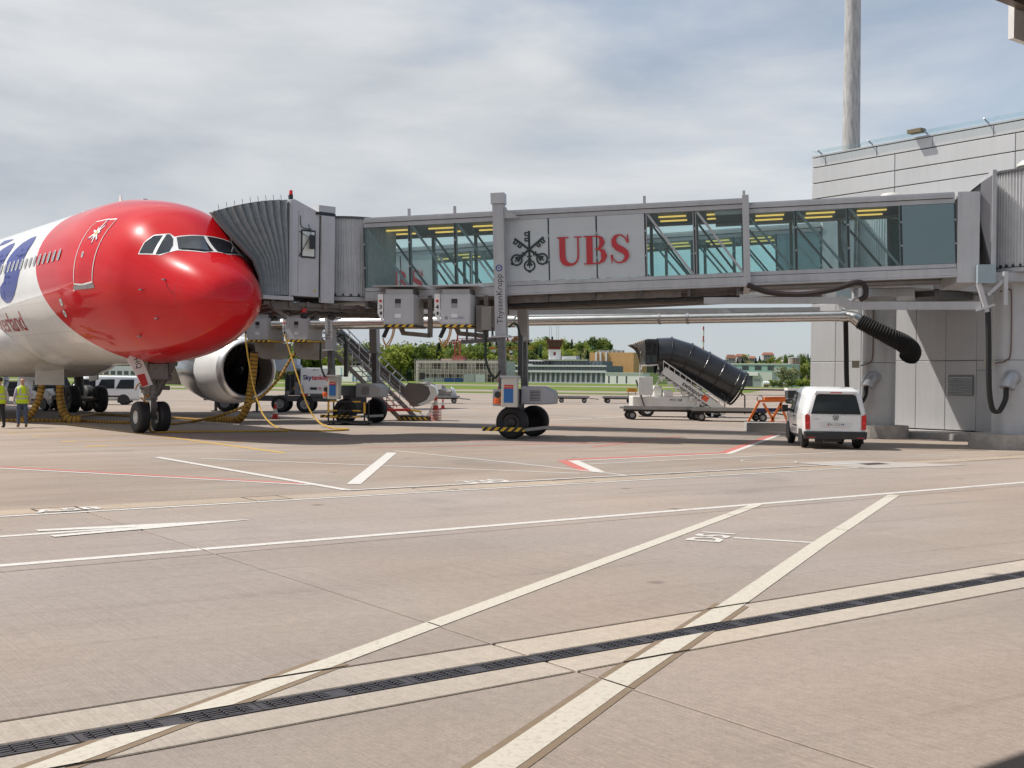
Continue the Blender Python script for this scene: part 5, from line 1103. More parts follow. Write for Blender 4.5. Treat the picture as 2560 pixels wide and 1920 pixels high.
# fuel hydrant dispenser
fo = G(786, 1032); fd = thing('fuel_dispenser_truck', 'white fuel dispenser truck with lettered rear panel beside the engine', 'truck', fo, R(0))
s_ = fo.y/2850
bx0, bx1 = (750-786)*s_, (826-786)*s_
ch = MB().box(-6.2, 1.0, .1, .35, .62, .86).box(-6.2, 1.0, 1.2, 1.45, .62, .86).box(-6.1, .9, .15, 1.4, .86, .92).build('chassis', DKG, fd)
bk = MB().box(bx0, bx1, 0, 1.7, 1.05, 2.5).build('rear_body', WHTV, fd, bevel=.03)
cxm = (bx0+bx1)/2
lettering('Sky', .36, mat('text_navy', (.012, .02, .16), .4), bk, (cxm-.47, -.008, 1.95), (1, 0, 0), (0, 0, 1), .95, bold=.012); lettering('tanking', .36, mat('text_red', (.55, .02, .03), .4), bk, (cxm+.27, -.008, 1.95), (1, 0, 0), (0, 0, 1), .93, bold=.012)
lettering('DP 31', .13, BLKP, bk, (cxm, -.008, 2.37), (1, 0, 0), (0, 0, 1)); MB().box(cxm-.3, cxm+.08, -.012, -.004, 1.28, 1.42).build('notice', BLKP, bk); MB().lathe([(.06, 0), (.085, 0), (.085, .004), (.06, .004)], (cxm+.24, -.01, 1.35), (0, -1, 0), 20).build('no_smoking_sign', RED, bk); MB().beam((cxm+.19, -.012, 1.4), (cxm+.29, -.012, 1.3), .018, .004, up=(0, 1, 0)).build('sign_bar', RED, bk)
MB().box(bx0, bx1, -.02, .1, .9, 1.05).build('rear_bumper', DKG, bk); MB().box(bx0+.06, bx0+.42, -.03, -.015, .94, 1.04).build('tail_light', LMPR, bk); MB().box(bx0+.43, bx0+.55, -.03, -.015, .94, 1.04).build('tail_lens', WHT, bk)
for x in (bx0+.12, bx1-.12): MB().tube(bez([(x-.12, -.02, 1.45), (x, -.05, 1.5), (x+.08, -.03, 1.15)]), .015, 6).build('bonding_cable', BLKP, bk)
eq = MB().box(-1.7, bx0-.35, .4, 1.5, .95, 2.1).build('equipment_bay', BLKP, fd)
for k in range(4): MB().box(-1.72+.27*k, -1.66+.27*k, .3, .38, .95, 2.2).build('bay_upright', DKG, eq)
for k in range(6): MB().cyl((-1.55+.2*k, .33, 1.1+.13*(k % 3)), (-1.55+.2*k, .42, 1.1+.13*(k % 3)), .12, 12).build('gauge', (GALV, DKG, YEL)[k % 3], eq)
MB().box(bx0-.33, bx0-.03, .1, 1.6, .95, 2.46).build('hose_locker', mat('locker_grey', (.2, .21, .22), .5), fd); MB().box(bx0-.3, bx0-.06, .09, .1, 1.7, 2.35).build('locker_window', GLV, fd)
cbk = MB().box(-5.9, -3.9, .0, 1.7, 1.0, 2.55).build('driver_cab', WHTV, fd, bevel=.08); MB().box(-5.0, -4.0, -.01, .0, 1.75, 2.4).build('cab_window', GLV, cbk)
lift = MB().box(-2.5, bx0-.2, .5, 1.6, 2.3, 2.65).build('lift_platform', mat('platform_pale', (.5, .55, .62), .5), fd); MB().box(-2.4, bx0-.3, .55, 1.55, 2.652, 3.0).build('platform_basket', mat('platform_pale', (.5, .55, .62), .5), lift)
for x in (-5.0, -1.95, -.55):
    for y in (.15, 1.4): wheel(fd, (x, y, .48), (0, 1, 0), .48, .3, .55, GALV, 'wheel', 24)
for x in (-5.6, -3.3): MB().box(x, x+.12, .1, .3, .05, .62).box(x-.15, x+.3, .0, .4, 0, .06).build('stabiliser', DKG, fd)
# service stair with baggage chute below the rear bridge
ss = thing('service_stair', 'grey steel service stair with baggage chute under the rear bridge', 'stair', G(1015, 1052), 0)
o0 = G(1015, 1052)
def L_(u, v, dy=0.0): return W(u, v, o0.y+dy)-o0
FR = mat('stair_steel', (.36, .36, .365), .42, .4, .12, 4, dirt=.06)
Wd = Vector((.72, .6, 0)); a0_, a1_ = L_(768, 815, .3), L_(998, 1045, 0)
for k in (0, 1): MB().beam(a0_+Wd*k, a1_+Wd*k, .06, .2).build('stringer', FR, ss)
N_ = 19
for i in range(N_):
    p = a0_.lerp(a1_, (i+.5)/N_); e = Vector((.14, -.05, 0)); z_ = Vector((0, 0, .04)); q = [p-e, p+e, p+Wd+e, p+Wd-e]
    MB().rings([q, [v+z_ for v in q]]).build('tread', GALV, ss)
Wc = Vector((-.08, .8, 0)); b0_, b1_ = L_(838, 826, 1.0), L_(1024, 993, 1.0); CHM = mat('chute_steel', (.19, .18, .17), .38, .45, .1, 3)
for k in (0, 1): MB().beam(b0_+Wc*k, b1_+Wc*k, .05, .44).build('chute_side', CHM, ss)
MB().rings([[b0_, b0_+Wc, b0_+Wc+Vector((0, 0, .03)), b0_+Vector((0, 0, .03))], [b1_, b1_+Wc, b1_+Wc+Vector((0, 0, .03)), b1_+Vector((0, 0, .03))]]).build('chute', CHM, ss)
for hh, rr_ in ((.30, .045), (.04, .02), (-.26, .03)): MB().tube([b0_+Vector((0, -.05, hh)), b1_+Vector((0, -.05, hh))], rr_, 8).build('chute_rail', STEEL, ss)
sc_poly = [(1006, 978), (1020, 957), (1060, 959), (1088, 968), (1093, 985), (1084, 1001), (1060, 1012), (1040, 1017), (1026, 1014)]
m = MB(); P0 = [L_(u, v, .55) for u, v in sc_poly]; m.add(P0+[p+Vector((0, .05, 0)) for p in P0], [tuple(range(9)), tuple(range(17, 8, -1))]+[(i, (i+1) % 9, 9+(i+1) % 9, 9+i) for i in range(9)]); m.build('scoop_side', mat('scoop_taupe', (.2, .193, .185), .4, .4, .08), ss)
ep = [L_(u, v, .5) for u, v in ((1074, 963), (1088, 968), (1093, 985), (1084, 1001), (1060, 1013))]
m = MB(); m.rings([[p+Vector((-.32, 0, .02)) for p in ep], ep, [p+Vector((0, 1.1, .05)) for p in ep]], False, False, closed=False); m.build('scoop_lip', STEEL, ss, smooth=True)
for off in (Vector((0, 0, 0)), Wd):
    for hh in (.5, .95): MB().tube([a0_+off+Vector((0, 0, hh)), a1_+off+Vector((-.1, 0, hh))], .026, 8).build('handrail', STEEL, ss)
    for i in range(9):
        p = a0_.lerp(a1_, (i+.4)/9)+off; MB().tube([p, p+Vector((0, 0, .95))], .02, 6).build('rail_post', STEEL, ss)
MB().tube([L_(925, 866, 1.6), L_(1021, 957, 1.6), L_(1058, 985, 1.2)], .022, 8).build('handrail', STEEL, ss)
for i in range(5):
    p = L_(935+18*i, 876+17*i, 1.5); MB().tube([p, p+Vector((-.35, -.4, -.42))], .018, 6).build('rail_post', STEEL, ss)
fb = MB().beam(L_(995, 1046, -.1), L_(1072, 1047, -.1), .1, .12).build('base_frame', WARN, ss); MB().box(-.3, 1.0, .1, 1.4, .16, .22).build('base_plate', DKG, ss)
for x in (-.25, .35, .95):
    for y in (0, 1.3): wheel(ss, (x, y, .11), (0, 1, 0), .11, .06, .5, DKG, 'castor', 16)
for p, q in (((1030, 1015), (1065, 1045)), ((1085, 1005), (1065, 1045)), ((1085, 1005), (1072, 1040))): MB().tube([L_(*p, .4), L_(*q, .4)], .02, 6).build('scoop_strut', STEEL, ss)
# wheel guard frame round the rear bridge wheels
gd = thing('wheel_guard_frame', 'black and yellow guard frame on castors around the rear bridge wheels', 'guard frame', G(868, 1063), 0)
for x in (-.75, .72):
    for y in (-.15, 1.2):
        MB().box(x-.03, x+.03, y-.03, y+.03, .1, 1.0).build('upright', BLKP, gd); wheel(gd, (x, y, .08), (0, 1, 0), .08, .05, .5, GALV, 'castor', 14)
    MB().box(x-.04, x+.04, -.19, -.165, .5, .95).build('yellow_patch', YEL, gd)
for z in (.16, .35, .6, .97):
    MB().box(-.75, .72, -.17, -.13, z-.02, z+.02).build('rail', BLKP, gd)
    for x in (-.55, .4): MB().box(x-.16, x+.16, -.185, -.172, z-.025, z+.025).build('yellow_patch', YEL, gd) if z != .16 else None
MB().box(-.9, .85, -.3, 1.3, .1, .15).build('base_frame', BLKP, gd)
ct = thing('tool_cart', 'small dark two-wheeled cart beside the service stair', 'cart', G(937, 1052), R(20)); MB().box(-.2, 1.6, -.3, .3, .45, .55).build('cart_bed', RED, ct); 
for y in (-.35, .35): wheel(ct, (0, y, .25), (0, 1, 0), .25, .1, .6, GALV, 'wheel', 20)
for x in (-.15, .55): MB().tube([(x, 0, .55), (x, 0, 1.25)], .02, 6).build('upright', BLKP, ct)
MB().tube([(-.15, 0, 1.25), (.55, 0, 1.25)], .02, 6).build('handle', BLKP, ct); MB().tube([(1.6, 0, .5), (2.2, 0, .42)], .04, 8).build('drawbar', YEL, ct)
# traffic cones
CONEM = striped('cone_bands', (.62, .035, .02), (.72, .70, .66), 2.15, (0, 0, 1.0))
def cone(loc, label, h=.75, n=1):
    c = thing('traffic_cone', label, 'traffic cone', loc, random.random(), 'red and white traffic cones')
    for k in range(n):
        z = .07*k; base = MB().box(-.2*h/.75, .2*h/.75, -.2*h/.75, .2*h/.75, z, z+.035).build('base', RED, c, bevel=.012)
        top = h if k == n-1 else .05
        m = MB(); r0 = .145*h/.75; m.lathe([(r0, z+.035), (r0*(1-.8*top/h), z+top), (0, z+top)], (0, 0, 0), (0, 0, 1), 20).build('cone_body', CONEM if k == n-1 else RED, c, smooth=R(40))
    return c
cone(G(688, 1047), 'red and white cone standing under the engine intake'); cone(G(1107, 1022), 'small red and white cone behind the stack of cones', .7)
cone(G(1089, 1051), 'tall stack of red and white cones at the chute foot', .75, 8)
# covered cargo dolly
def dolly(loc, rz, label, L=3.2, wd=1.5, cargo=False, group='flat cargo dollies', hz=.5):
    d = thing('cargo_dolly', label, 'dolly', loc, rz, group)
    MB().box(-L/2, L/2, -wd/2, wd/2, hz, hz+.09).box(-L/2+.1, L/2-.1, -.12, .12, hz-.14, hz-.002).build('deck', mat('dolly_frame', (.09, .085, .08), .55, .3, .2, 4), d)
    for x in (-L/2+.45, L/2-.45):
        for y in (-wd/2+.15, wd/2-.15): wheel(d, (x, y, .22), (0, 1, 0), .22, .13, .55, GALV, 'wheel', 18)
        MB().box(x-.06, x+.06, -wd/2+.2, wd/2-.2, .18, .26).build('axle', DKG, d)
    for k in range(7): MB().cyl((-L/2+.3+k*(L-.6)/6, -wd/2+.1, hz+.12), (-L/2+.3+k*(L-.6)/6, wd/2-.1, hz+.12), .03, 8).build('roller', GALV, d)
    MB().box(-L/2-.02, L/2+.02, -wd/2-.03, -wd/2, hz-.02, hz+.16).build('side_rail', mat('dolly_rail', (.3, .3, .29), .5, .3, .1), d)
    MB().beam((L/2, 0, hz-.08), (L/2+.9, 0, .35), .07).build('drawbar', DKG, d)
    return d
dk = dolly(G(1085, 1008), R(4), 'cargo dolly loaded with a wrapped grey bundle beyond the cones', 4.2, 1.8)
bl = []
random.seed(4)
for i in range(9):
    x = -1.9+3.3*i/8; hgt = 1.15*math.sin(min(1, .35+i/7)*math.pi/1.4)*(1 if i < 7 else .7); bl.append([(x+random.uniform(-.08, .08), -.8, .62), (x, -.85+random.uniform(-.08, .05), .62+hgt*.6), (x+random.uniform(-.1, .1), -.4, .62+hgt*random.uniform(.9, 1.1)), (x, .4, .62+hgt*random.uniform(.9, 1.1)), (x, .85, .62+hgt*.6), (x, .8, .62)])
cg = thing('wrapped_cargo', 'grey net-wrapped cargo bundle lying on the far dolly', 'cargo', G(1085, 1008), R(4)); MB().rings(bl).build('tarpaulin', mat('tarp_grey', (.2, .19, .18), .6, 0, .35, 3, bump=.5, bscale=12), cg)
MB().rings([[(1.45, -.7, .62), (1.5, -.75, 1.2), (1.4, .0, 1.45), (1.45, .75, 1.2), (1.45, .7, .62)], [(1.9, -.6, .62), (1.8, -.6, .9), (1.75, 0, 1.15), (1.8, .6, .9), (1.9, .6, .62)]]).build('plastic_wrap', mat('wrap_white', (.6, .62, .66), .25), cg)
dolly(G(1432, 1007), R(-3), 'flat dark dolly on the apron just right of the bridge wheels', 3.0); dolly(G(1546, 1008), R(2), 'flat dark dolly on the apron left of the stair truck', 3.0)
# passenger stair truck with black tube canopy
so_ = G(1725, 1043); stt = thing('passenger_stair_truck', 'white passenger stair truck with a black ribbed tube canopy', 'stair truck', so_, 0)
def S_(u, v, dy=0.0): return W(u, v, so_.y+dy)-so_
TUB = mat('tube_black', (.02, .021, .024), .3, 0, .12, 1.5, coat=.35); TUG = glassmat('tube_window', (.13, .14, .14), .5, (.05, .05, .052), .5)
c0_, c1_ = S_(1652, 908, .2), S_(1818, 990, .2)
# ribs positions along the axis
axp = [S_(1640, 890, .6), S_(1672, 888, .6), S_(1712, 900, .6), S_(1752, 920, .6), S_(1790, 940, .6), S_(1828, 962, .6), S_(1841, 969, .6)]
sl_ = math.atan2(.56, 1.0)
RT = 1.02
def trng(c, tilt, r=RT, n=28, sy=1.15):
    e = Vector((math.sin(tilt), 0, math.cos(tilt))); return [c+Vector((0, math.cos(2*math.pi*k/n)*r*sy, 0))+e*math.sin(2*math.pi*k/n)*r for k in range(n)]
til = [.05, .15, .42, .5, .5, .5, .5]
tube = MB().rings([trng(c, t) for c, t in zip(axp, til)], False, False).build('tube_canopy', TUB, stt, smooth=True)
for c, t in list(zip(axp, til))[1:]: 
    P = trng(c, t, RT+.02, 28); MB().tube(P+[P[0]], .035, 6).build('tube_rib', BLKP, tube)
P = trng(axp[-1]+Vector((.12, 0, -.07)), .5, RT*.98, 28); MB().tube(P+[P[0]], .06, 8).build('tube_mouth', BLKP, tube)
m = MB()   # boxed head of the canopy
hx0, hx1 = S_(1610, 850).x, S_(1642, 850).x; zt0 = S_(1620, 848).z; zb0 = S_(1620, 915).z
m.box(hx0, hx1, -.65, 1.75, zb0, zt0); hdz = m.build('canopy_head', BLKP, stt, bevel=.12)
for k in range(2): MB().box(hx0+.06+.33*k, hx0+.3+.33*k, -.66, -.652, zb0+.15, zt0-.25).build('head_window', TUG, hdz)
# pleated end of the canopy
sec = []
for i in range(15):
    t = i/14; oo = .06 if i % 2 else 0; x = hx0-.02-t*(hx0-S_(1577, 850).x); zt_ = zt0-.02-t*.28-oo; zb_ = zb0+.05+t*.9
    x2 = hx0-.02-t*(hx0-S_(1600, 850).x)
    sec.append([(x2, -.6-oo, zb_), (x, -.6-oo, zt_), (x, 1.7+oo, zt_), (x2, 1.7+oo, zb_)])
MB().rings(sec, False, False, closed=False).build('pleated_end', mat('pleat_taupe', (.3, .27, .24), .7, 0, .12, 6), stt)
# stair flight
WS = mat('stair_white', (.68, .67, .64), .4, 0, .04, 2, dirt=.06)
f0, f1 = S_(1655, 925), S_(1808, 1030)
for dy in (-.55, 1.55):
    pan = MB().beam(f0+Vector((0, dy, -.0)), f1+Vector((0, dy, 0)), .05, .42).build('side_panel', WS, stt)
    MB().tube([f0+Vector((0, dy, .5)), f1+Vector((0, dy, .5))], .035, 8).build('handrail', WS, stt)
    for i in range(12):
        p = f0.lerp(f1, i/11)+Vector((0, dy, 0)); MB().tube([p, p+Vector((0, 0, .5))], .02, 6).build('rail_post', WS, stt)
for i in range(17):
    p = f0.lerp(f1, (i+.5)/17); MB().box(p.x-.16, p.x+.16, -.5, 1.5, p.z-.32, p.z-.29).build('tread', WS, stt)
    if i % 2 == 0: MB().prism([(-.15, -.02), (.12, -.02), (.12, -.14), (-.03, -.14), (-.03, -.3), (-.15, -.3)], (p.x-.1, -.53, p.z-.28), (1, 0, 0), (0, 0, 1), (0, .04, 0)).build('tread_bracket', WS, stt)
dd_ = (f1-f0).normalized(); up_ = Vector((-dd_.z, 0, dd_.x)); mid = f0.lerp(f1, .5)
lettering('swissport', .36, BLKP, stt, f0.lerp(f1, .48)+Vector((0, -.58, .0)), dd_, up_, 1.0, bold=.008)
lg = f0.lerp(f1, .68); MB().prism([(-.17, -.15), (.17, -.15), (.17, .15), (-.17, .15)], lg+Vector((0, -.58, .02)), dd_, up_, (0, -.004, 0)).build('logo_square', mat('logo_orange_red', (.72, .1, .03), .4), stt)
for p_ in (((1600, 912), (1600, 1028)), ((1655, 935), (1605, 1030)), ((1660, 940), (1785, 1030)), ((1662, 940), (1740, 1018))): MB().beam(S_(*p_[0], -.3), S_(*p_[1], -.3), .07).build('lift_strut', WS, stt)
bsk = MB().box(S_(1604, 0).x, S_(1640, 0).x, -.8, -.72, S_(0, 967).z, S_(0, 922).z).build('basket_panel', WS, stt, bevel=.03); MB().tube([S_(1603, 924, -.75), S_(1605, 914, -.75), S_(1644, 912, -.75), S_(1646, 924, -.75)], .03, 8).build('basket_rail', WS, stt)
trk = MB().box(S_(1592, 0).x, S_(1760, 0).x, -.4, 1.6, .55, 1.15).box(S_(1670, 0).x, S_(1692, 0).x, -.42, 1.5, 1.15, 1.5).box(S_(1648, 0).x, S_(1668, 0).x, .2, 1.2, 1.15, 1.75).build('chassis', WS, stt, bevel=.05)
lettering('PCS 180', .2, BLKP, trk, S_(1700, 0)+Vector((0, -.42, -S_(1700, 0).z+.95)), (1, 0, 0), (0, 0, 1))
MB().lathe([(.2, 0), (.22, .015), (.2, .03)], S_(1619, 0)+Vector((0, .5, -S_(1619, 0).z+1.65)), (-.5, 0, 1), 20).build('steering_wheel', BLKP, trk)
for u in (1630, 1755, 1800):
    x = S_(u, 0).x
    for y in (-.25, 1.4): wheel(stt, (x, y, .38), (0, 1, 0), .38, .24, .55, WHT, 'wheel', 22)
MB().beam(S_(1590, 950, -.6), S_(1612, 1020, -.6), .09).build('lever_arm', DKG, stt)
MB().box(S_(1770, 0).x, S_(1776, 0).x+.1, -.5, -.46, .75, 1.05).build('red_reflector', RED, stt)
for u in (1812, 1862): MB().tube([S_(u, 1035, -.5), S_(u, 990, -.5), S_(u-8, 983, -.5), S_(u-8, 990, .8)], .04, 8).build('foot_rail', BLKP, stt)
dolly(G(1655, 1049), R(2), 'long grey dolly parked in front of the stair truck, nearer its raised end', 4.2, 1.7, hz=.55); dolly(G(1822, 1053), R(2), 'long grey dolly parked in front of the stair truck foot', 4.0, 1.7, hz=.55)
# orange trestle with blue beam, on the concrete block
ob = G(1920, 1079); blk = thing('concrete_block', 'long rough concrete block lying behind the small van', 'concrete block', ob, R(-1)); MB().box(-.85, 1.6, 0, .6, 0, .36).build('block_body', GR, blk, bevel=.02)
tr = thing('orange_trestle', 'orange steel trestle frame holding a blue beam behind the small van', 'trestle', G(1918, 1068), R(0)); to_ = G(1918, 1068)
def O_(u, v, dy=0.0): return W(u, v, to_.y+dy)-to_
for dy in (0, 1.1):
    for p_ in (((1868, 1059), (1972, 1056)), ((1868, 1059), (1898, 1004)), ((1925, 1058), (1955, 1004)), ((1908, 1008), (1935, 1053)), ((1950, 1008), (1968, 1052)), ((1895, 1003), (1962, 1001))): MB().beam(O_(*p_[0], dy), O_(*p_[1], dy), .09).build('frame_tube', ORA, tr)
MB().beam(O_(1910, 999, .5), O_(1962, 998, .5), .3, .22).build('top_beam', ORA, tr)
MB().beam(O_(1890, 1026, .5), O_(1980, 1024, .5), .12, .16).build('blue_beam', mat('beam_blue', (.02, .045, .13), .45), tr); MB().lathe([(.12, -.05), (.15, 0), (.12, .05)], O_(1900, 997, .3), (0, 1, 0), 18).build('winch_drum', BLKP, tr)
for dy in (0, 1.1): wheel(tr, O_(1869, 1066, dy)+Vector((0, 0, 0)), (0, 1, 0), .1, .06, .5, ORA, 'castor', 16)
MB().tube(bez([O_(1955, 1003), O_(1952, 1018), O_(1946, 1030)]), .02, 6).build('green_strap', mat('strap_green', (.05, .2, .08), .6), tr)
cr_ = G(1995, 1010); crt = thing('covered_cart', 'white-topped cart with an open tan cover behind the van mirror', 'cart', cr_, 0)
MB().box(-1.0, 1.4, 0, 1.5, .45, .6).build('cart_bed', DKG, crt); MB().box(-1.0, .3, .1, 1.4, .6, 1.35).build('cart_body', BLKP, crt); MB().box(-1.05, .35, .05, 1.45, 1.352, 1.6).build('cart_roof', WHT, crt); MB().prism([(0, 1.5), (1.0, 1.55), (.95, 1.3), (.45, 1.25), (.35, .6), (.25, .6)], (.05, -.1, 0), (1, 0, 0), (0, 0, 1), (0, .1, 0)).build('tan_cover', mat('cover_tan', (.3, .22, .15), .7), crt); MB().box(.45, 1.1, .02, .1, 1.0, 1.28).build('yellow_panel', YEL, crt)
for x in (-.7, 1.1):
    for y in (.1, 1.4): wheel(crt, (x, y, .25), (0, 1, 0), .25, .15, .5, GALV, 'wheel', 18)
# ------------------------------------------------------------------ the airfield beyond: grass, taxiways, buildings, cranes, woods
def grassmat(name, a, b):
    m = bpy.data.materials.new(name); m.use_nodes = True; t = m.node_tree; s = t.nodes['Principled BSDF']; s.inputs['Roughness'].default_value = .9; s.inputs['Specular IOR Level'].default_value = .1
    g = nd(t, 'ShaderNodeNewGeometry'); n = nd(t, 'ShaderNodeTexNoise', i_Scale=.09, i_Detail=7, i_Roughness=.7); lk(t, g.outputs['Position'], n.inputs[0])
    r = nd(t, 'ShaderNodeValToRGB'); r.color_ramp.elements[0].position = .36; r.color_ramp.elements[1].position = .64; r.color_ramp.elements[0].color = a+(1,); r.color_ramp.elements[1].color = b+(1,)
    lk(t, n.outputs[0], r.inputs[0]); lk(t, r.outputs[0], s.inputs['Base Color']); MATS[name] = m; return m
GRS = grassmat('meadow_grass', (.085, .14, .025), (.17, .21, .045))
def terr(Y): return max(0.0, (Y-184)/666*1.4)
def strip(name, mt, y0, y1, x0=-700, x1=900, dz=.0, kind='structure', **k):
    m = MB(); ys = [y0+(y1-y0)*i/8 for i in range(9)]; v = []
    for y in ys: v += [(x0*y1/400 if False else x0, y, terr(y)+dz), (x1, y, terr(y)+dz)]
    m.add(v, [(2*i, 2*i+1, 2*i+3, 2*i+2) for i in range(8)]); return m.build(name, mt, kind=kind, **k)
strip('grass_verge', GRS, 184, 206, -700, 20, .03, 'stuff', label='narrow strip of mown grass along the far apron edge', cat='grass')
strip('taxiway', C_FAR, 206, 242, -700, 900, .02)
strip('grass_field', GRS, 242, 395, -900, 54, .03, 'stuff', label='broad green meadow between the two far taxiways', cat='grass')
strip('runway', C_FAR, 395, 470, -1000, 1000, .02)
strip('grass_field', GRS, 470, 1500, -1600, 1600, .03, 'stuff', label='green meadow in front of the far airport buildings', cat='grass')
isl = [G(1868, 981), G(1915, 975), G(1900, 972.4), G(1700, 972.4), G(1600, 978), G(1560, 983)]
m = MB(); m.add([(p.x, p.y, .05) for p in isl], [tuple(range(6))]); link('grass_island', m.mesh('grass_island', GRS), kind='stuff', label='small green grass island between the taxiways at right', cat='grass')
def at(u, v, Y): return W(u, v, Y)
FRZ = R(30)   # the far fronts are turned to the south-west
def far(name, label, cat, u0, u1, v0, v1, Y, mt, depth=14, group=None):
    """a building whose front stands at distance Y; returns root and local frame (x right, y away, z up from its base)"""
    a = at(u0, v1, Y); b = at(u1, v0, Y); zb = terr(Y); root = thing(name, label, cat, (a.x, Y+(b.x-a.x)*math.tan(FRZ)*.5, zb), -FRZ, group)
    w_, h_ = (b.x-a.x)/math.cos(FRZ), b.z-zb
    MB().box(0, w_, 0, depth, -1, h_).build('wall', mt, root); return root, w_, h_
def band_windows(root, xs, z0, z1, mt, wfr, y=-.06, name='window'):
    for x in xs: MB().box(x, x+wfr, y, .1, z0, z1).build(name, mt, root)
CW = mat('render_white', (.72, .72, .71), .7, 0, .06); CG = mat('bare_concrete', (.46, .455, .445), .85, 0, .12, .3); BG = mat('window_dark_far', (.05, .06, .07), .15); GB = mat('glass_front', (.12, .145, .16), .35, 0, .2, .3, spec=.3); TAN = mat('tan_cladding', (.55, .32, .13), .7, 0, .08, .2); TEA = mat('teal_glass_front', (.27, .42, .40), .35, 0, .08, .3); GRF = mat('grey_frame_far', (.3, .32, .34), .5)
# shell under construction with scaffolding
r, w_, h_ = far('construction_building', 'raw concrete building shell wrapped in scaffolding beyond the runway', 'building', 1034, 1252, 903, 955, 800, CG, 20)
band_windows(r, [w_*.06, w_*.37], h_*.62, h_*.9, BG, 1.2); band_windows(r, [w_*.2, w_*.5, w_*.72], h_*.62, h_*.88, mat('shadow_opening', (.06, .06, .06), .8), w_*.11)
for k in range(9): MB().box(w_*.1+k*w_*.094, w_*.1+k*w_*.094+w_*.075, -.06, .1, 0.5, h_*.38).build('opening', mat('shadow_opening', (.06, .06, .06), .8), r)
SCF = mat('scaffold_steel', (.5, .47, .45), .5, .3); PLK = mat('scaffold_plank', (.36, .2, .15), .7)
for k in range(23): MB().beam((w_*k/22, -1.4, -.5), (w_*k/22, -1.4, h_+1.2), .22).build('scaffold_standard', SCF, r)
for z in (.16, .33, .5, .66, .83, 1.0): MB().box(0, w_, -1.5, -.4, h_*z, h_*z+.1).build('scaffold_deck', PLK, r); MB().box(0, w_, -1.5, -1.42, h_*z+.9, h_*z+1.0).build('guard_rail', SCF, r)
for k in range(5): MB().beam((1+k*.3, -1.6, h_*(.16*k)), (4+k*.3, -1.6, h_*(.16*k+.2)), .25, .1).build('scaffold_ladder', SCF, r)
MB().box(w_*.42, w_*.55, 2, 6, h_, h_+3.4).build('formwork', mat('formwork_red', (.25, .06, .05), .7), r); MB().box(w_*.3, w_*.42, 1, 4, h_, h_+1.4).build('formwork', mat('formwork_pink', (.42, .28, .26), .7), r)
# site containers
for u0, u1, col, nm in ((1057, 1086, (.42, .44, .46), 'grey'), (1087, 1110, (.36, .39, .42), 'slate grey'), (1111, 1135, (.03, .10, .30), 'blue'), (1136, 1158, (.03, .09, .26), 'dark blue'), (1159, 1187, (.5, .51, .51), 'pale grey'), (1188, 1213, (.7, .7, .7), 'white')):
    for lv in ((0,) if u0 < 1150 else (0, 1)):
        a = at(u0, 954, 760); b = at(u1, 954, 760); c = thing('site_container', f'{nm} site container {"stacked on top" if lv else "on the ground"} before the scaffolded shell, near pixel-small row', 'container', (a.x, 760, terr(760)+lv*2.75), 0, 'site containers')
        c['label'] = f'{nm} site container {"on the upper tier" if lv else "on the ground"} in front of the scaffolded building'
        L = b.x-a.x-.2; MB().box(0, L, 0, 2.5, 0, 2.7).build('shell', mat('container_'+nm.replace(' ', '_'), col, .5, 0, .08), c)
        for k in range(8): MB().box(L*k/8+.1, L*k/8+.25, -.06, -.001, .2, 2.5).build('corrugation', mat('container_'+nm.replace(' ', '_'), col, .5), c)
# old terminal with glass fronts and red-cab tower
r, w_, h_ = far('old_terminal', 'long low glass terminal with grey roof bands below the red-cabbed tower', 'building', 1215, 1508, 915, 956, 850, GB, 30)
for z0, z1 in ((h_-1.0, h_+.2), (h_*.60, h_*.72), (0, .8)): MB().box(-.5, w_+.5, -1.2, .2, z0, z1).build('roof_band', mat('band_pale', (.52, .55, .57), .5), r)
for k in range(40): MB().box(w_*k/40, w_*k/40+.25, -.3, .1, h_*.72, h_-1.0).build('mullion', GRF, r)
for k in range(15): MB().box(w_*.38+w_*.62*k/15, w_*.38+w_*.62*k/15+1.6, -.6, .1, .8, h_*.6).build('pilaster', GRF, r)
MB().box(0, w_*.36, -.25, .1, .8, h_*.6).build('plain_bay', mat('bay_beige', (.33, .31, .27), .7), r)
MB().box(w_*.33, w_*.62, 6, 20, h_, h_+4.2).build('upper_storey', CW, r); MB().box(w_*.5, w_*.95, 4, 22, h_, h_+3.4).build('upper_storey', GB, r)
MB().box(w_*.46, w_*.84, 2.5, 6, h_+3.4, h_+4.4).build('roof_canopy', mat('canopy_olive', (.3, .31, .26), .6), r)
for k in range(14): MB().box(w_*.5+w_*.45*k/14, w_*.5+w_*.45*k/14+.3, 3.7, 4.1, h_+.2, h_+3.2).build('mullion', GRF, r)
MB().box(w_*.6, w_*.72, 8, 14, h_+4.4, h_+7.0).build('plant_room', mat('plant_pale', (.55, .57, .58), .5), r); band_windows(r, [w_*.36+k*2.6 for k in range(7)], h_+1, h_+3, BG, 1.6, 5.9)
tb_ = at(1386, 900, 862); tw = thing('control_tower', 'white tower shaft with flared dark red control cab', 'tower', (tb_.x, 862, terr(862)), 0); sH = at(1386, 889, 862).z-terr(862); sT = at(1386, 874, 862).z-terr(862); sR = at(1386, 850, 862).z-terr(862)
MB().box(-4.2, 4.6, -4, 4, 0, sT).build('shaft', CW, tw); MB().box(-1.0, .8, -4.1, -3.9, sT-4.5, sT-2).build('shaft_window', mat('cab_dark_red', (.19, .025, .03), .4), tw)
MB().rings([[(x*s, y*s, z) for x, y in ((-1, -1), (1, -1), (1, 1), (-1, 1))] for s, z in ((4.2, sT), (4.4, sT+1.6), (5.0, sT+1.6))]).build('cab_base', mat('cab_dark_red', (.19, .025, .03), .4), tw)
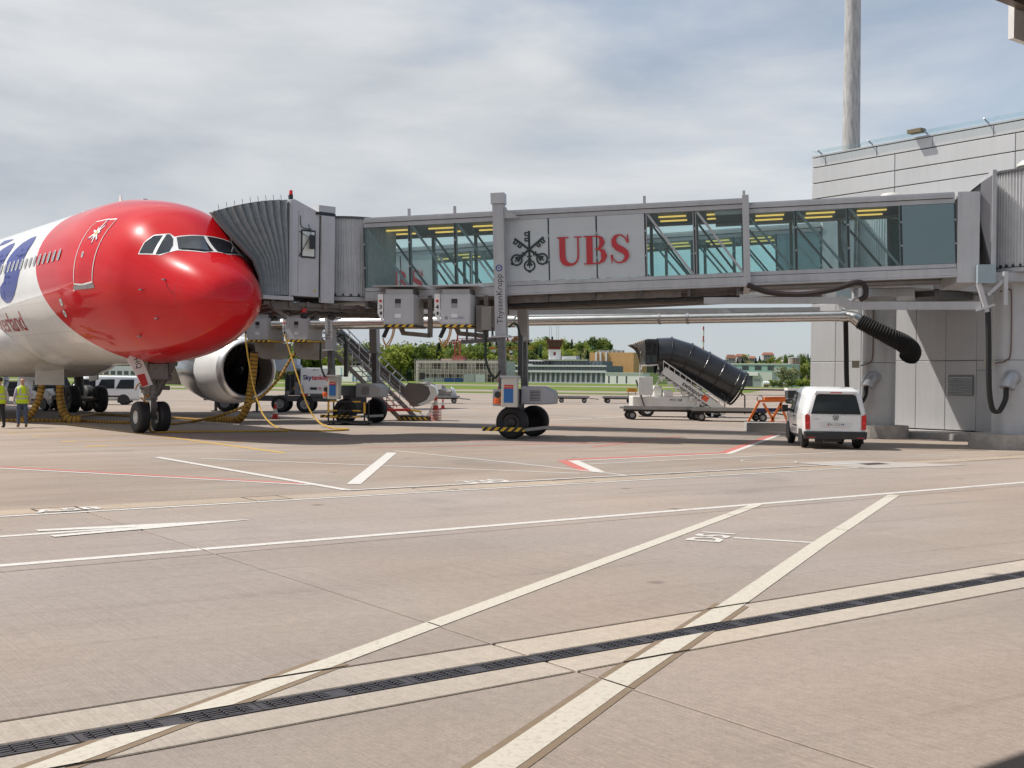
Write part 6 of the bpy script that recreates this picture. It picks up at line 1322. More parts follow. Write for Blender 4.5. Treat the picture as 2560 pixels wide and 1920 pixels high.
MB().rings([[(x*s, y*s, z) for x, y in ((-1, -1), (1, -1), (1, 1), (-1, 1))] for s, z in ((4.6, sT+1.6), (6.0, sR-.9))]).build('cab_glazing', mat('cab_glass', (.09, .05, .05), .12), tw)
for k in range(6): x = -1+2*k/5; MB().beam((4.62*x, -4.65, sT+1.6), (6.02*x, -6.05, sR-.9), .25).build('cab_mullion', mat('cab_dark_red', (.19, .025, .03), .4), tw)
MB().box(-6.4, 6.4, -6.4, 6.4, sR-.9, sR).build('cab_roof', mat('cab_dark_red', (.19, .025, .03), .4), tw)
for x, hh in ((-4, 13), (-2.5, 10), (1.5, 11), (3, 13)): MB().beam((x, 0, sR), (x, 0, sR+hh), .22).build('antenna', GRF, tw)
r, w_, h_ = far('tan_block', 'windowless tan block with pale vent pipes beside the old terminal', 'building', 1475, 1581, 882, 954, 870, TAN, 25)
for f in (.15, .25, .38): MB().box(w_*f, w_*f+1.1, -1.2, -.1, 0, h_+.6).build('vent_pipe', CW, r)
for k in range(6): MB().box(w_*(.16+.1*k), w_*(.16+.1*k)+2.2, 2, 6, h_, h_+1.8).build('roof_plant', GRF, r)
band_windows(r, [w_*.68+k*2.2 for k in range(5)], h_*.12, h_*.26, mat('vent_dark', (.1, .06, .04), .6), .7)
r, w_, h_ = far('white_shed', 'low white hangar shed in front of the tan block', 'building', 1515, 1604, 934, 956, 800, CW, 12); band_windows(r, [w_*.08, w_*.3, w_*.55], .6, h_*.75, BG, 1.1); MB().box(-.4, w_+.4, -.5, 12, h_, h_+.6).build('roof_edge', mat('band_pale', (.52, .55, .57), .5), r)
r, w_, h_ = far('teal_office', 'teal glass office block at right behind the stair truck', 'building', 1790, 1962, 912, 962, 700, TEA, 20)
for k in range(5):
    for z in (.42, .74): MB().box(w_*(.06+.165*k), w_*(.06+.165*k)+w_*.085, -.1, .1, h_*z, h_*z+h_*.2).build('window', BG if z > .5 else mat('blind_pale', (.5, .52, .54), .6), r)
MB().box(w_*.8, w_*.94, -.14, .1, h_*.1, h_*.82).build('stair_window', mat('blind_pale', (.5, .52, .54), .6), r); MB().box(-.3, w_+.3, -.4, 20, h_, h_+.5).build('roof_edge', CW, r)
r, w_, h_ = far('pale_pavilion', 'pale low pavilion with a dark glass corner before the teal office', 'building', 1858, 1926, 930, 964, 620, mat('pavilion_pale', (.52, .55, .52), .6), 10); MB().box(-.1, w_*.36, -.3, .2, 0, h_*.72).build('glass_corner', BG, r); MB().box(-.8, w_*.55, -.9, 4, h_*.74, h_*.98).build('roof_slab', CW, r); MB().box(w_*.4, w_*.62, -.1, .2, 0, h_*.55).build('door_bay', GRF, r)
# distant buildings seen left of the stair
r, w_, h_ = far('white_workshop', 'white workshop with blue doors seen through the service stair', 'building', 800, 922, 915, 950, 620, CW, 14); band_windows(r, [w_*.55, w_*.62], h_*.55, h_*.72, BG, 1.4); band_windows(r, [w_*.68, w_*.75], .2, h_*.45, mat('door_blue', (.12, .2, .32), .5), 1.3); band_windows(r, [w_*.42], .2, h_*.9, mat('strip_teal', (.2, .42, .45), .5), .7)
r, w_, h_ = far('grey_hangar', 'grey hangar far behind the airliner nose wheels', 'building', 20, 560, 918, 946, 700, mat('hangar_grey', (.4, .42, .45), .6), 20)
for k in range(26): MB().box(w_*k/26+1.2, w_*k/26+w_/26-.8, -.1, .1, h_*.3, h_*.6).build('window', BG, r)
# yellow trucks beyond the main gear
for k, u in enumerate((190, 212, 232)):
    p = G(u, 955.5); t_ = thing('yellow_truck', ('yellow airport truck, leftmost of three far behind the panel van', 'yellow airport truck, middle one of three far behind the panel van', 'yellow airport truck, rightmost of three far behind the minibus')[k], 'truck', p, 0, 'far yellow airport trucks'); q = p.y/300
    MB().box(0, 4.6, 0, 2.4, .9, 2.2).build('load_body', YEL, t_); MB().prism([(4.7, .7), (6.2, .7), (6.2, 1.7), (5.9, 2.6), (4.7, 2.6)], (0, 0, 0), (1, 0, 0), (0, 0, 1), (0, 2.4, 0)).build('cab', YEL, t_); MB().box(5.1, 5.9, -.02, .01, 1.7, 2.4).build('cab_window', GLV, t_); MB().box(0, 6.2, .3, 2.1, .55, .85).build('chassis', BLKP, t_)
    for x in (.9, 3.9, 5.3): wheel(t_, (x, .2, .5), (0, 1, 0), .5, .3, .5, GALV, 'wheel', 14)
# tower cranes
def lattice(parent, p, q, w_, n, mt, name='lattice'):
    p = Vector(p); q = Vector(q); d = (q-p)/n; m = MB(); up = Vector((0, 0, 1)) if abs(d.normalized().z) < .9 else Vector((1, 0, 0)); a = d.cross(up).normalized()*w_/2; b = a.cross(d).normalized()*w_/2
    for s1, s2 in ((1, 1), (1, -1), (-1, 1), (-1, -1)): m.beam(p+a*s1+b*s2, q+a*s1+b*s2, w_*.13)
    for i in range(n):
        z = 1 if i % 2 else -1
        for s in (1, -1): m.beam(p+d*i+a*s-b*z, p+d*(i+1)+a*s+b*z, w_*.08); m.beam(p+d*i+b*s-a*z, p+d*(i+1)+b*s+a*z, w_*.08)
    o = m.build(name, mt, parent); return o
CRR = mat('crane_red', (.45, .06, .05), .5); CRY = mat('crane_yellow', (.55, .3, .03), .5)
p = at(1143, 905, 830); cr1 = thing('tower_crane', 'red tower crane standing over the scaffolded building', 'crane', (p.x, 830, terr(830)), 0); zt_ = at(1143, 853, 830).z-terr(830)
lattice(cr1, (0, 0, 8), (0, 0, zt_), 4.0, 12, CRR, 'mast'); lattice(cr1, (0, 0, zt_+.2), (46, 3, zt_+2.8), 3.0, 26, CRR, 'jib'); lattice(cr1, (0, 0, zt_), (-11, -.6, zt_-.4), 2.0, 6, CRR, 'counter_jib'); MB().beam((0, 0, zt_), (0, 0, zt_+4.4), 1.2).build('head', CRR, cr1); MB().box(-3.8, -1.4, -1, 1, zt_-2.8, zt_-.4).build('operator_cab', WHT, cr1); MB().box(-8.5, -6.4, -1, 1, zt_-2.6, zt_-.6).build('counterweight', CW, cr1); MB().box(-2.6, 2.8, -2.4, 2.4, 2, 8).build('base_ballast', DKG, cr1); MB().box(-3.4, -1.8, -1.06, -1.0, zt_-2.2, zt_-1.2).build('cab_window', BG, cr1)
p = at(1268, 905, 900); cr2 = thing('tower_crane', 'yellow tower crane with its jib above the old terminal roof', 'crane', (p.x, 900, terr(900)), 0); zt_ = at(1268, 873, 900).z-terr(900)
lattice(cr2, (0, 0, 0), (0, 0, zt_), 2.6, 12, CRY, 'mast'); lattice(cr2, (0, 0, zt_+.6), (21, 0, zt_+1.2), 2.6, 12, CRY, 'jib'); MB().beam((0, 0, zt_+.4), (-14, 0, zt_-.2), 1.2, .9).build('counter_jib', CRY, cr2); MB().box(-13, -9, -1, 1, zt_-2.8, zt_-.7).build('counterweight', CW, cr2); MB().box(1.4, 4, -1, 1, zt_-3, zt_-1).build('operator_cab', WHT, cr2); MB().box(-14.5, -10, -.8, .8, zt_+.4, zt_+1.4).build('hoist_housing', ORA, cr2)
# masts and signs
p = at(1757, 955, 640); ms = thing('radio_mast', 'thin red and white banded radio mast above the stair truck', 'mast', (p.x, 640, terr(640)), 0); H_ = at(1757, 816, 640).z-terr(640); MB().beam((0, 0, 0), (0, 0, H_), .75).build('mast_body', striped('mast_bands', (.45, .08, .06), (.7, .7, .68), .16, (0, 0, 1)), ms)
for z in (.25, .5, .75): MB().box(-.9, .9, -.9, .9, H_*z, H_*z+.3).build('mast_collar', GRF, ms)
for u, v0, v1, Y, c_, lb, tx in ((1580, 971, 980, 150, (.6, .26, .02), 'orange taxiway sign left of the stair truck', '32 TLN'), (1626, 972, 981, 150, (.05, .03, .02), 'small black and orange taxiway sign under the stair truck', 'E6'), (1642, 972, 981, 151, (.4, .03, .04), 'small red taxiway sign under the stair truck', '16-34')):
    a = at(u-12 if u == 1580 else u-7, v1, Y); b = at(u+12 if u == 1580 else u+7, v0, Y); sg = thing('taxiway_sign', lb, 'sign', ((a.x+b.x)/2, Y, 0), 0, 'taxiway signs'); w2 = (b.x-a.x)/2; z0 = max(.1, a.z); z1 = max(z0+.5, b.z)
    MB().box(-w2, w2, 0, .2, z0, z1).build('sign_face', mat('sign_'+lb.split()[0]+lb.split()[1], c_, .5), sg); MB().box(-w2*.8, -w2*.7, .05, .15, 0, z0).box(w2*.7, w2*.8, .05, .15, 0, z0).build('sign_leg', DKG, sg)
    lettering(tx, (z1-z0)*.7, BLKP if c_[0] > .5 else mat('sign_white', (.8, .75, .6), .5), sg, (0, -.01, (z0+z1)/2), (1, 0, 0), (0, 0, 1), .7)
bp_ = thing('marker_pole', 'red and white striped pole beside the front bridge column', 'pole', (W(1246, 970, 120).x, 120, 0), 0); MB().beam((0, 0, 0), (0, 0, W(1246, 907, 120).z), .12).build('pole_body', striped('pole_bands', (.6, .05, .04), (.75, .75, .72), 1.1, (0, 0, 1)), bp_); MB().box(-.3, .3, -.3, .3, 0, .06).build('pole_foot', DKG, bp_)
sb = thing('notice_board', 'black notice board on a post beyond the chute', 'board', (W(1055, 960, 230).x, 230, 0), 0); MB().box(-.55, .55, 0, .1, W(0, 943, 230).z+.6, W(0, 925, 230).z+.5).build('board_face', BLKP, sb); MB().box(-.05, .05, .02, .08, 0, W(0, 943, 230).z+.6).build('board_post', DKG, sb)
# tank trailer by the pavilion
for u, lb in ((1908, 'white tank trailer parked beside the pale pavilion'), (1944, 'white tank trailer half hidden by bushes right of the pavilion')):
    p = at(u, 962, 560); t_ = thing('tank_trailer', lb, 'trailer', (p.x, 560, terr(560)), 0, 'tank trailers'); MB().cyl((0, 0, 1.9), (5.6, 0, 1.9), 1.15, 18).build('tank', WHTV, t_, smooth=R(40)); MB().box(0, 5.6, -.8, .8, .55, .8).build('chassis', DKG, t_); MB().box(-.2, 5.7, -1.16, -1.1, 1.2, 1.6).build('side_stripe', mat('stripe_tan', (.5, .33, .12), .5), t_)
    for x in (.8, 1.9, 4.6): wheel(t_, (x, -.8, .5), (0, 1, 0), .5, .3, .5, GALV, 'wheel', 14)
# wooded hills
def hz(u): # height of the ridge (m) at picture column u, at distance 1250
    pts = [(-600, 20), (600, 22), (900, 22), (1150, 26), (1300, 29), (1420, 31), (1500, 33), (1560, 16), (1620, 12), (1760, 18), (1900, 26), (2040, 26), (2300, 24), (3200, 22)]
    for (a, ha), (b, hb_) in zip(pts, pts[1:]):
        if a <= u <= b: t = (u-a)/(b-a); t = t*t*(3-2*t); return ha+(hb_-ha)*t
    return 20
m = MB(); R_ = []
for Y, k in ((890, 0), (960, .12), (1050, .42), (1150, .75), (1260, 1), (1500, 1.05), (2200, .9)):
    R_.append([(-0+(u-1280)/2850*Y, Y, terr(min(Y, 890))-.2+hz(u)*k) for u in range(-600, 3201, 50)])
m.rings(R_, False, False, closed=False); m.build('hill', grassmat('hill_floor', (.035, .06, .015), (.07, .1, .025)), kind='structure')
m = MB(); m.rings([[((u-1280)/2850*3600, 3600, 0) for u in range(-800, 3401, 60)], [((u-1280)/2850*3600, 3600, 62+20*math.sin(u*.004)+8*math.sin(u*.013)+(28 if u < 1000 else 0)) for u in range(-800, 3401, 60)], [((u-1280)/2850*4300, 4300, 40) for u in range(-800, 3401, 60)]], False, False, closed=False); m.build('far_hills', mat('far_wood', (.05, .075, .04), .9, 0, .2, .01), kind='structure')
def crownmesh(kind, seed, n=520):
    rd = random.Random(seed); m = MB()
    if kind == 'conifer':
        for i in range(n):
            t = rd.random()**.75; z = .12+.88*t; r = .17*(1-t)**.85*(.55+.45*rd.random())*(1.0+.25*math.sin(z*42)); a = rd.random()*6.283; c = Vector((r*math.cos(a), r*math.sin(a), z)); s = .035+.03*rd.random()*(1-t)
            u = Vector((math.cos(a), math.sin(a), -.6+rd.uniform(-.3, .3))).normalized(); v = Vector((-math.sin(a), math.cos(a), rd.uniform(-.3, .3)))
            m.add([c-v*s*.6, c+u*s*1.5, c+v*s*.6, c-u*s*.5], [(0, 1, 2, 3)])
    else:
        bl = [(Vector((rd.uniform(-.2, .2), rd.uniform(-.2, .2), rd.uniform(.38, .82))), rd.uniform(.12, .24)) for _ in range(11 if kind != 'bare' else 9)]+[(Vector((0, 0, .6)), .28)]
        if kind == 'tall': bl = [(Vector((c.x*.55, c.y*.55, .2+c.z*.85)), r*.75) for c, r in bl]
        for i in range(n):
            c0, r = rd.choice(bl); d = Vector((rd.gauss(0, 1), rd.gauss(0, 1), rd.gauss(0, 1))).normalized(); c = c0+d*r*(rd.random()**.35)
            s = (.028 if kind != 'bare' else .012)*rd.uniform(.7, 1.6); e = Vector((rd.gauss(0, 1), rd.gauss(0, 1), rd.gauss(0, 1))).normalized(); u = (d+e*.9).normalized(); a = u.orthogonal().normalized(); b = u.cross(a)
            if kind == 'bare': a = a*3.2
            m.add([c-a*s-b*s*.7, c+a*s-b*s*.5, c+a*s*.8+b*s, c-a*s*.7+b*s*.8], [(0, 1, 2, 3)])
    return m
def leafmat(name, a, b):
    m = bpy.data.materials.new(name); m.use_nodes = True; t = m.node_tree; s = t.nodes['Principled BSDF']; s.inputs['Roughness'].default_value = .8; s.inputs['Specular IOR Level'].default_value = .15
    c = nd(t, 'ShaderNodeTexCoord'); n = nd(t, 'ShaderNodeTexNoise', i_Scale=7, i_Detail=3); oi = nd(t, 'ShaderNodeObjectInfo'); lk(t, c.outputs['Object'], n.inputs[0])
    r = nd(t, 'ShaderNodeValToRGB'); r.color_ramp.elements[0].position = .35; r.color_ramp.elements[1].position = .65; r.color_ramp.elements[0].color = a+(1,); r.color_ramp.elements[1].color = b+(1,); lk(t, n.outputs[0], r.inputs[0])
    h = nd(t, 'ShaderNodeHueSaturation'); mr = nd(t, 'ShaderNodeMapRange'); mr.inputs[3].default_value = .75; mr.inputs[4].default_value = 1.3; lk(t, oi.outputs['Random'], mr.inputs[0]); lk(t, mr.outputs[0], h.inputs['Value']); lk(t, r.outputs[0], h.inputs['Color']); lk(t, h.outputs[0], s.inputs['Base Color'])
    tl_ = nd(t, 'ShaderNodeBsdfTranslucent'); lk(t, h.outputs[0], tl_.inputs[0]); mxl = nd(t, 'ShaderNodeMixShader'); mxl.inputs[0].default_value = .42; lk(t, s.outputs[0], mxl.inputs[1]); lk(t, tl_.outputs[0], mxl.inputs[2]); lk(t, mxl.outputs[0], t.nodes['Material Output'].inputs[0])
    MATS[name] = m; return m
LM = {'spring': leafmat('leaf_spring', (.17, .22, .035), (.30, .33, .07)), 'mid': leafmat('leaf_mid', (.10, .15, .035), (.17, .22, .06)), 'dark': leafmat('needle_dark', (.022, .05, .03), (.05, .085, .045)), 'brown': leafmat('twig_brown', (.17, .15, .085), (.26, .23, .12)), 'blossom': leafmat('leaf_blossom', (.16, .2, .07), (.36, .38, .24))}
BARK = mat('bark', (.06, .05, .04), .9)
tm_ = MB(); tm_.tube([(0, 0, -.05), (.005, 0, .15), (-.004, .004, .35), (0, 0, .62)], [.02, .016, .012, .005], 7)
for k in range(5): tm_.tube([(0, 0, .3+.06*k), (.1*math.cos(k*2.4), .1*math.sin(k*2.4), .42+.06*k)], [.007, .003], 5)
TRK = tm_.mesh('trunk', BARK)
CROWN = {}
for kd, n in (('broad', 4), ('tall', 2), ('conifer', 3), ('bare', 2)):
    for i in range(n):
        for mk in (('spring', 'mid', 'blossom') if kd in ('broad', 'tall') else ('dark',) if kd == 'conifer' else ('brown',)):
            if (kd, i) not in CROWN: CROWN[(kd, i)] = {}
            base = CROWN[(kd, i)].get('_'); mb_ = base or crownmesh(kd, 50+i*7+len(kd)); CROWN[(kd, i)]['_'] = mb_
            CROWN[(kd, i)][mk] = mb_.mesh('crown', LM[mk], fix=False)
tr_n = [0]
COLN = {'spring': 'fresh green', 'mid': 'mid green', 'dark': 'dark', 'brown': 'bare brown', 'blossom': 'pale blossoming'}
def tree(x, y, z, h, kd, mk, label, group):
    i = random.randrange({'broad': 4, 'tall': 2, 'conifer': 3, 'bare': 2}[kd]); t = thing('conifer_tree' if kd == 'conifer' else 'broadleaf_tree', label, 'tree', (x, y, z), random.random()*6.28, group); t.scale = (h*random.uniform(.9, 1.25), h*random.uniform(.9, 1.25), h)
    link('trunk', TRK, t); link('crown', CROWN[(kd, i)][mk], t); return t
random.seed(23)
ORDN = 'first second third fourth fifth sixth seventh eighth ninth tenth eleventh twelfth thirteenth fourteenth fifteenth sixteenth seventeenth eighteenth nineteenth twentieth twenty-first twenty-second twenty-third twenty-fourth twenty-fifth twenty-sixth twenty-seventh twenty-eighth twenty-ninth thirtieth'.split()
def wood(u0, u1, n, Y0, Y1, h0, h1, mix, where, group, kfun):
    cnt = {}
    for i in range(n):
        u = u0+(u1-u0)*(i+random.uniform(.1, .9))/n; Y = random.uniform(Y0, Y1); kd, mk = random.choice(mix); k = min(1, max(0, kfun(Y))); z = terr(min(Y, 890))-.3+hz(u)*k
        h = random.uniform(h0, h1)*(1.0 if kd == 'conifer' else .8 if kd == 'bare' else 1)
        tree((u-1280)/2850*Y, Y, z, h, kd, mk, f'{ORDN[min(29, cnt.setdefault(mk, 0))]} {COLN[mk]} {"conifer" if kd == "conifer" else "tree"} from the left {where}', group); cnt[mk] += 1
kf = lambda Y: [0, .12, .42, .75, 1, 1.05][0] if Y < 890 else .12*(Y-890)/70 if Y < 960 else .12+.3*(Y-960)/90 if Y < 1050 else .42+.33*(Y-1050)/100 if Y < 1150 else .75+.25*(Y-1150)/110 if Y < 1260 else 1
MIXA = [('broad', 'spring'), ('broad', 'mid'), ('broad', 'spring'), ('tall', 'mid'), ('broad', 'spring'), ('bare', 'brown'), ('broad', 'mid'), ('conifer', 'dark')]
MIXB = [('bare', 'brown'), ('broad', 'mid'), ('bare', 'brown'), ('broad', 'spring'), ('broad', 'mid'), ('broad', 'spring'), ('conifer', 'dark')]
MIXC = [('broad', 'mid'), ('conifer', 'dark'), ('broad', 'spring'), ('tall', 'mid'), ('conifer', 'dark')]
wood(660, 1260, 46, 870, 905, 22, 31, MIXA, 'at the wood edge left of the old terminal', 'trees at the wood edge', kf)
wood(640, 1330, 46, 950, 1060, 22, 29, MIXB, 'deeper in the wood left of the old terminal', 'trees deeper in the wood', kf)
wood(640, 1180, 30, 1120, 1260, 17, 23, MIXB, 'along the wooded ridge left of the tower', 'trees along the left ridge', kf)
wood(1180, 1560, 34, 960, 1080, 16, 22, MIXC, 'on the lower slope behind the control tower', 'trees on the lower slope', kf)
wood(1180, 1555, 36, 1150, 1260, 16, 24, MIXC, 'on the hilltop behind the control tower', 'trees on the hilltop', kf)
wood(1775, 2060, 26, 900, 960, 12, 19, MIXC+[('tall', 'spring')], 'on the slope behind the teal office', 'trees on the slope at right', kf)
wood(1775, 2060, 24, 1050, 1230, 9, 16, MIXC, 'among the houses on the right hill', 'trees among the hill houses', kf)
wood(-60, 620, 34, 880, 1000, 14, 20, MIXA, 'far behind the airliner', 'trees far behind the airliner', kf)
for u, h, mk, lb in ((1980, 9.5, 'blossom', 'pale round tree beside the terminal corner, right one of two'), (1955, 10, 'blossom', 'pale feathery tree beside the terminal corner, left one of two')):
    tree((u-1280)/2850*480, 480, terr(480), h, 'broad', mk, lb, 'pale trees by the terminal corner').scale = (h*1.1, h*1.1, h)
tree((1180-1280)/2850*840, 842, terr(840), 17, 'broad', 'blossom', 'tall white-blossoming tree right of the red crane', 'single trees')
for k in range(9):
    u = 1925+k*13; p = at(u, 960, 500); b = thing('bush', f'low green bush, number {k+1} from the left, below the pale trees' if False else ORDN[k]+' low green bush from the left below the pale trees', 'bush', (p.x, 500+random.uniform(-8, 8), terr(500)-.3), random.random()*6, 'bushes below the pale trees'); hh = random.uniform(3.5, 5); b.scale = (hh*1.5, hh*1.5, hh); link('foliage', CROWN[('broad', k % 4)][('mid', 'spring')[k % 2]], b)
# the mass of the wood behind and between the single trees
rdm = random.Random(5)
def mass(name, label, spans, mts):
    m = MB(); cols = []
    for (u0, u1, Y0, Y1, hh, cnt, mi) in spans:
        for i in range(cnt):
            u = rdm.uniform(u0, u1); Y = rdm.uniform(Y0, Y1); z0 = terr(min(Y, 890))-.5+hz(u)*kf(Y); lump = .62+.38*math.sin(u*.11+Y*.03)*math.sin(u*.047+1.3); z = z0+hh*lump*rdm.random()**.6
            c = Vector(((u-1280)/2850*Y, Y, z)); e = Vector((rdm.gauss(0, 1), rdm.gauss(-.6, 1), rdm.gauss(.5, 1))).normalized(); a = e.orthogonal().normalized()*rdm.uniform(.5, 1.2); b = e.cross(a)*rdm.uniform(.6, 1.1)
            m.mi = (mi+int(2.2+1.9*math.sin(u*.09+Y*.011)+rdm.random()*.7)) % len(mts); m.add([c-a-b*.7, c+a*.9-b, c+a+b*.8, c-a*.8+b], [(0, 1, 2, 3)])
    return link(name, m.mesh(name, mts, fix=False), kind='stuff', label=label, cat='woodland')
mass('woodland', 'leafy mass of the wood between the single trees on the far hills', [(600, 1330, 905, 990, 22, 20000, 0), (600, 1330, 1000, 1270, 22, 20000, 1), (1170, 1560, 960, 1260, 17, 16000, 0), (1770, 2070, 900, 1000, 9, 5000, 0), (1770, 2070, 1000, 1230, 6, 5000, 1), (-80, 640, 890, 1000, 12, 6000, 0)], [LM['mid'], LM['brown'], LM['spring'], LM['mid'], LM['dark']])
# houses on the right hill
ROOFS = [mat('roof_tile_brown', (.20, .085, .05), .8, 0, .15), mat('roof_tile_red', (.27, .10, .06), .8, 0, .15), mat('roof_grey_far', (.2, .19, .18), .8)]
for k, (u, v, wpx, hpx, rm, Y, lb) in enumerate(((1830, 884, 20, 20, 0, 1150, 'white gabled house with brown roof, leftmost on the right hill'), (1856, 880, 24, 14, 1, 1180, 'wide red-roofed house on the right hill, second from left'), (1880, 884, 14, 12, 1, 1160, 'small red-roofed house in the middle of the right hill'), (1922, 876, 26, 14, 1, 1200, 'red-roofed house highest on the right hill'), (1973, 886, 28, 12, 2, 1150, 'flat grey-roofed house at the right end of the hill'), (1836, 898, 24, 12, 2, 1050, 'pale modern house with dark windows below the gabled house'), (2000, 908, 26, 18, 1, 1000, 'red-roofed house beside the terminal corner'))):
    a = at(u-wpx/2, v+hpx/2, Y); b = at(u+wpx/2, v-hpx/2, Y); h = thing('hill_house', lb, 'house', (a.x, Y, a.z-8), random.uniform(-.3, .3), 'houses on the right hill'); w_ = b.x-a.x; e = (b.z-a.z)*.55+3; tt = b.z-a.z+3
    MB().box(0, w_, 0, 8, 0, e).build('wall', mat('house_wall', (.42, .4, .37), .8), h)
    if rm < 2: MB().rings([[(-.5, -.6, e), (w_+.5, -.6, e), (w_+.5, 8.6, e), (-.5, 8.6, e)], [(-.5+w_*.1, 4, tt), (w_+.5-w_*.1, 4, tt), (w_+.5-w_*.1, 4.05, tt), (-.5+w_*.1, 4.05, tt)]]).build('roof', ROOFS[rm], h)
    else: MB().box(-.4, w_+.4, -.4, 8.4, e, e+.8).build('roof', ROOFS[rm], h)
    for q in range(3): MB().box(w_*(.15+.27*q), w_*(.15+.27*q)+1.1, -.08, .05, e-2.4, e-1.0).build('window', BG, h)
p = at(1985, 902, 800); wt = thing('banded_silo', 'brown-banded round silo beside the terminal corner', 'silo', (p.x, 800, terr(800)), 0); q = at(1985, 896, 800).z-terr(800); MB().cyl((0, 0, 0), (0, 0, q), 4.2, 24).build('silo_body', striped('silo_bands', (.25, .13, .09), (.33, .3, .28), .5, (1, .6, 0)), wt); MB().lathe([(4.3, q), (4.3, q+.5), (0, q+1.2)], (0, 0, 0), (0, 0, 1), 24).build('silo_roof', GRF, wt)
# ------------------------------------------------------------------ two people in hi-vis vests
def person(loc, face, label, hair, trousers, shirt, boots, bald):
    p = thing('person', label, 'person', loc, face, 'people in yellow vests')
    V = []; E = []; Rr = []
    def v(co, r, par=None):
        V.append(co); Rr.append(r if isinstance(r, tuple) else (r, r)); i = len(V)-1
        if par is not None: E.append((par, i))
        return i
    pel = v((0, 0, .95), (.15, .12)); wa = v((0, 0, 1.1), (.15, .115), pel); chs = v((.01, 0, 1.29), (.175, .13), wa); sh = v((0, 0, 1.42), (.13, .1), chs); nk = v((.005, 0, 1.5), .06, sh); n2 = v((.015, 0, 1.56), .062, nk); hb_ = v((.03, 0, 1.62), (.078, .09), n2); hm = v((.025, 0, 1.69), (.08, .098), hb_); v((.015, 0, 1.75), (.058, .07), hm)
    for s, lead in ((1, .07), (-1, -.09)):
        hp = v((0, .095*s, .88), .105, pel); kn = v((.03+lead*.7, .11*s, .48), .07, hp); an = v((-.03+lead, .115*s, .11), .052, kn); ht = v((-.02+lead, .115*s, .06), .05, an); v((.15+lead, .125*s, .045), .042, ht)
        so_ = v((0, .17*s, 1.42), .075, sh); el = v((-.05, .255*s, 1.15), .052, so_); wr_ = v((.08, .27*s, .93), .034, el); pm = v((.1, .265*s, .87), (.022, .04), wr_)
        for k, (dx, L) in enumerate(((-.028, .07), (-.01, .08), (.01, .078), (.028, .065))):
            f1 = v((.1+dx, .262*s, .83), .010, pm); f2 = v((.105+dx, .25*s, .83-L*.55), .009, f1); v((.115+dx, .235*s, .83-L), .008, f2)
        t1 = v((.135, .25*s, .885), .011, pm); v((.15, .235*s, .85), .009, t1)
    me = bpy.data.meshes.new('body'); me.from_pydata(V, E, []); ob = bpy.data.objects.new('body', me); COL.objects.link(ob)
    sk = ob.modifiers.new('skin', 'SKIN'); sd = ob.modifiers.new('sub', 'SUBSURF'); sd.levels = 2
    sv = me.skin_vertices[0].data
    for i, r in enumerate(Rr): sv[i].radius = r
    sv[pel].use_root = True
    dg = bpy.context.evaluated_depsgraph_get(); bm_ = bpy.data.meshes.new_from_object(ob.evaluated_get(dg)); bpy.data.objects.remove(ob)
    SK = mat('skin', (.52, .30, .21), .5, 0, .08, 12); ms = [SK, shirt, trousers, boots]; bm_.materials.clear()
    for q in ms: bm_.materials.append(q)
    for f in bm_.polygons:
        c = f.center; k = 0
        if c.z < .13: k = 3
        elif c.z < .97 and abs(c.y) < .215: k = 2
        elif c.z < 1.5 and not (c.z < .95 and abs(c.y) > .2): k = 1
        f.material_index = k
    bm_.shade_smooth(); bd = link('body', bm_, p)
    VST = mat('hi_vis_yellow', (.55, .72, .02), .6, 0, .06, 8); STR = mat('vest_grey_stripe', (.45, .46, .47), .35, .2)
    prof = [(.86, .205, .16), (.95, .21, .165), (1.1, .205, .155), (1.25, .222, .168), (1.36, .225, .165), (1.44, .19, .14), (1.5, .1, .09)]
    def shell(o): return [[((b+o)*math.cos(t*math.pi/12)+.005, (a+o)*math.sin(t*math.pi/12), z) for t in range(24)] for z, a, b in prof]
    vs = MB().rings(shell(0), False, False).build('vest', VST, p, smooth=True)
    def ringat(z, o):
        for (z0, a0, b0), (z1, a1, b1) in zip(prof, prof[1:]):
            if z0 <= z <= z1: t = (z-z0)/(z1-z0); a, b = a0+(a1-a0)*t, b0+(b1-b0)*t; break
        return [((b+o)*math.cos(t*math.pi/12)+.005, (a+o)*math.sin(t*math.pi/12), z) for t in range(24)]
    for z in (1.02, 1.16): MB().rings([ringat(z, .004), ringat(z+.05, .004)], False, False).build('reflective_band', STR, vs, smooth=True)
    for s in (1, -1): MB().add([(-.160, s*.09, 1.21), (-.150, s*.135, 1.21), (-.172, s*.09, 1.30), (-.163, s*.135, 1.30), (-.168, s*.09, 1.38), (-.155, s*.135, 1.38), (-.128, s*.085, 1.455), (-.118, s*.12, 1.455)], [(0, 1, 3, 2), (2, 3, 5, 4), (4, 5, 7, 6)]).build('reflective_band', STR, vs)
    if hair: MB().lathe([(.098, -.03), (.104, .03), (.09, .08), (.05, .11), (0, .115)], (.0, 0, 1.69), (-.1, 0, 1), 20).build('hair', hair, p, smooth=True)
    m = MB(); m.add([(.115, -.01, 1.675), (.115, .01, 1.675), (.145, 0, 1.655), (.118, 0, 1.70)], [(0, 1, 2), (0, 2, 3), (1, 3, 2)]); m.build('nose', SK, bd)
    MB().box(.10, .106, -.025, .025, 1.625, 1.632).build('mouth', mat('lips', (.35, .13, .11), .5), bd)
    for s in (1, -1): MB().lathe([(.012, -.02), (.016, 0), (.012, .02)], (.01, .092*s, 1.675), (0, .3*s, 1), 8).build('ear', SK, bd)
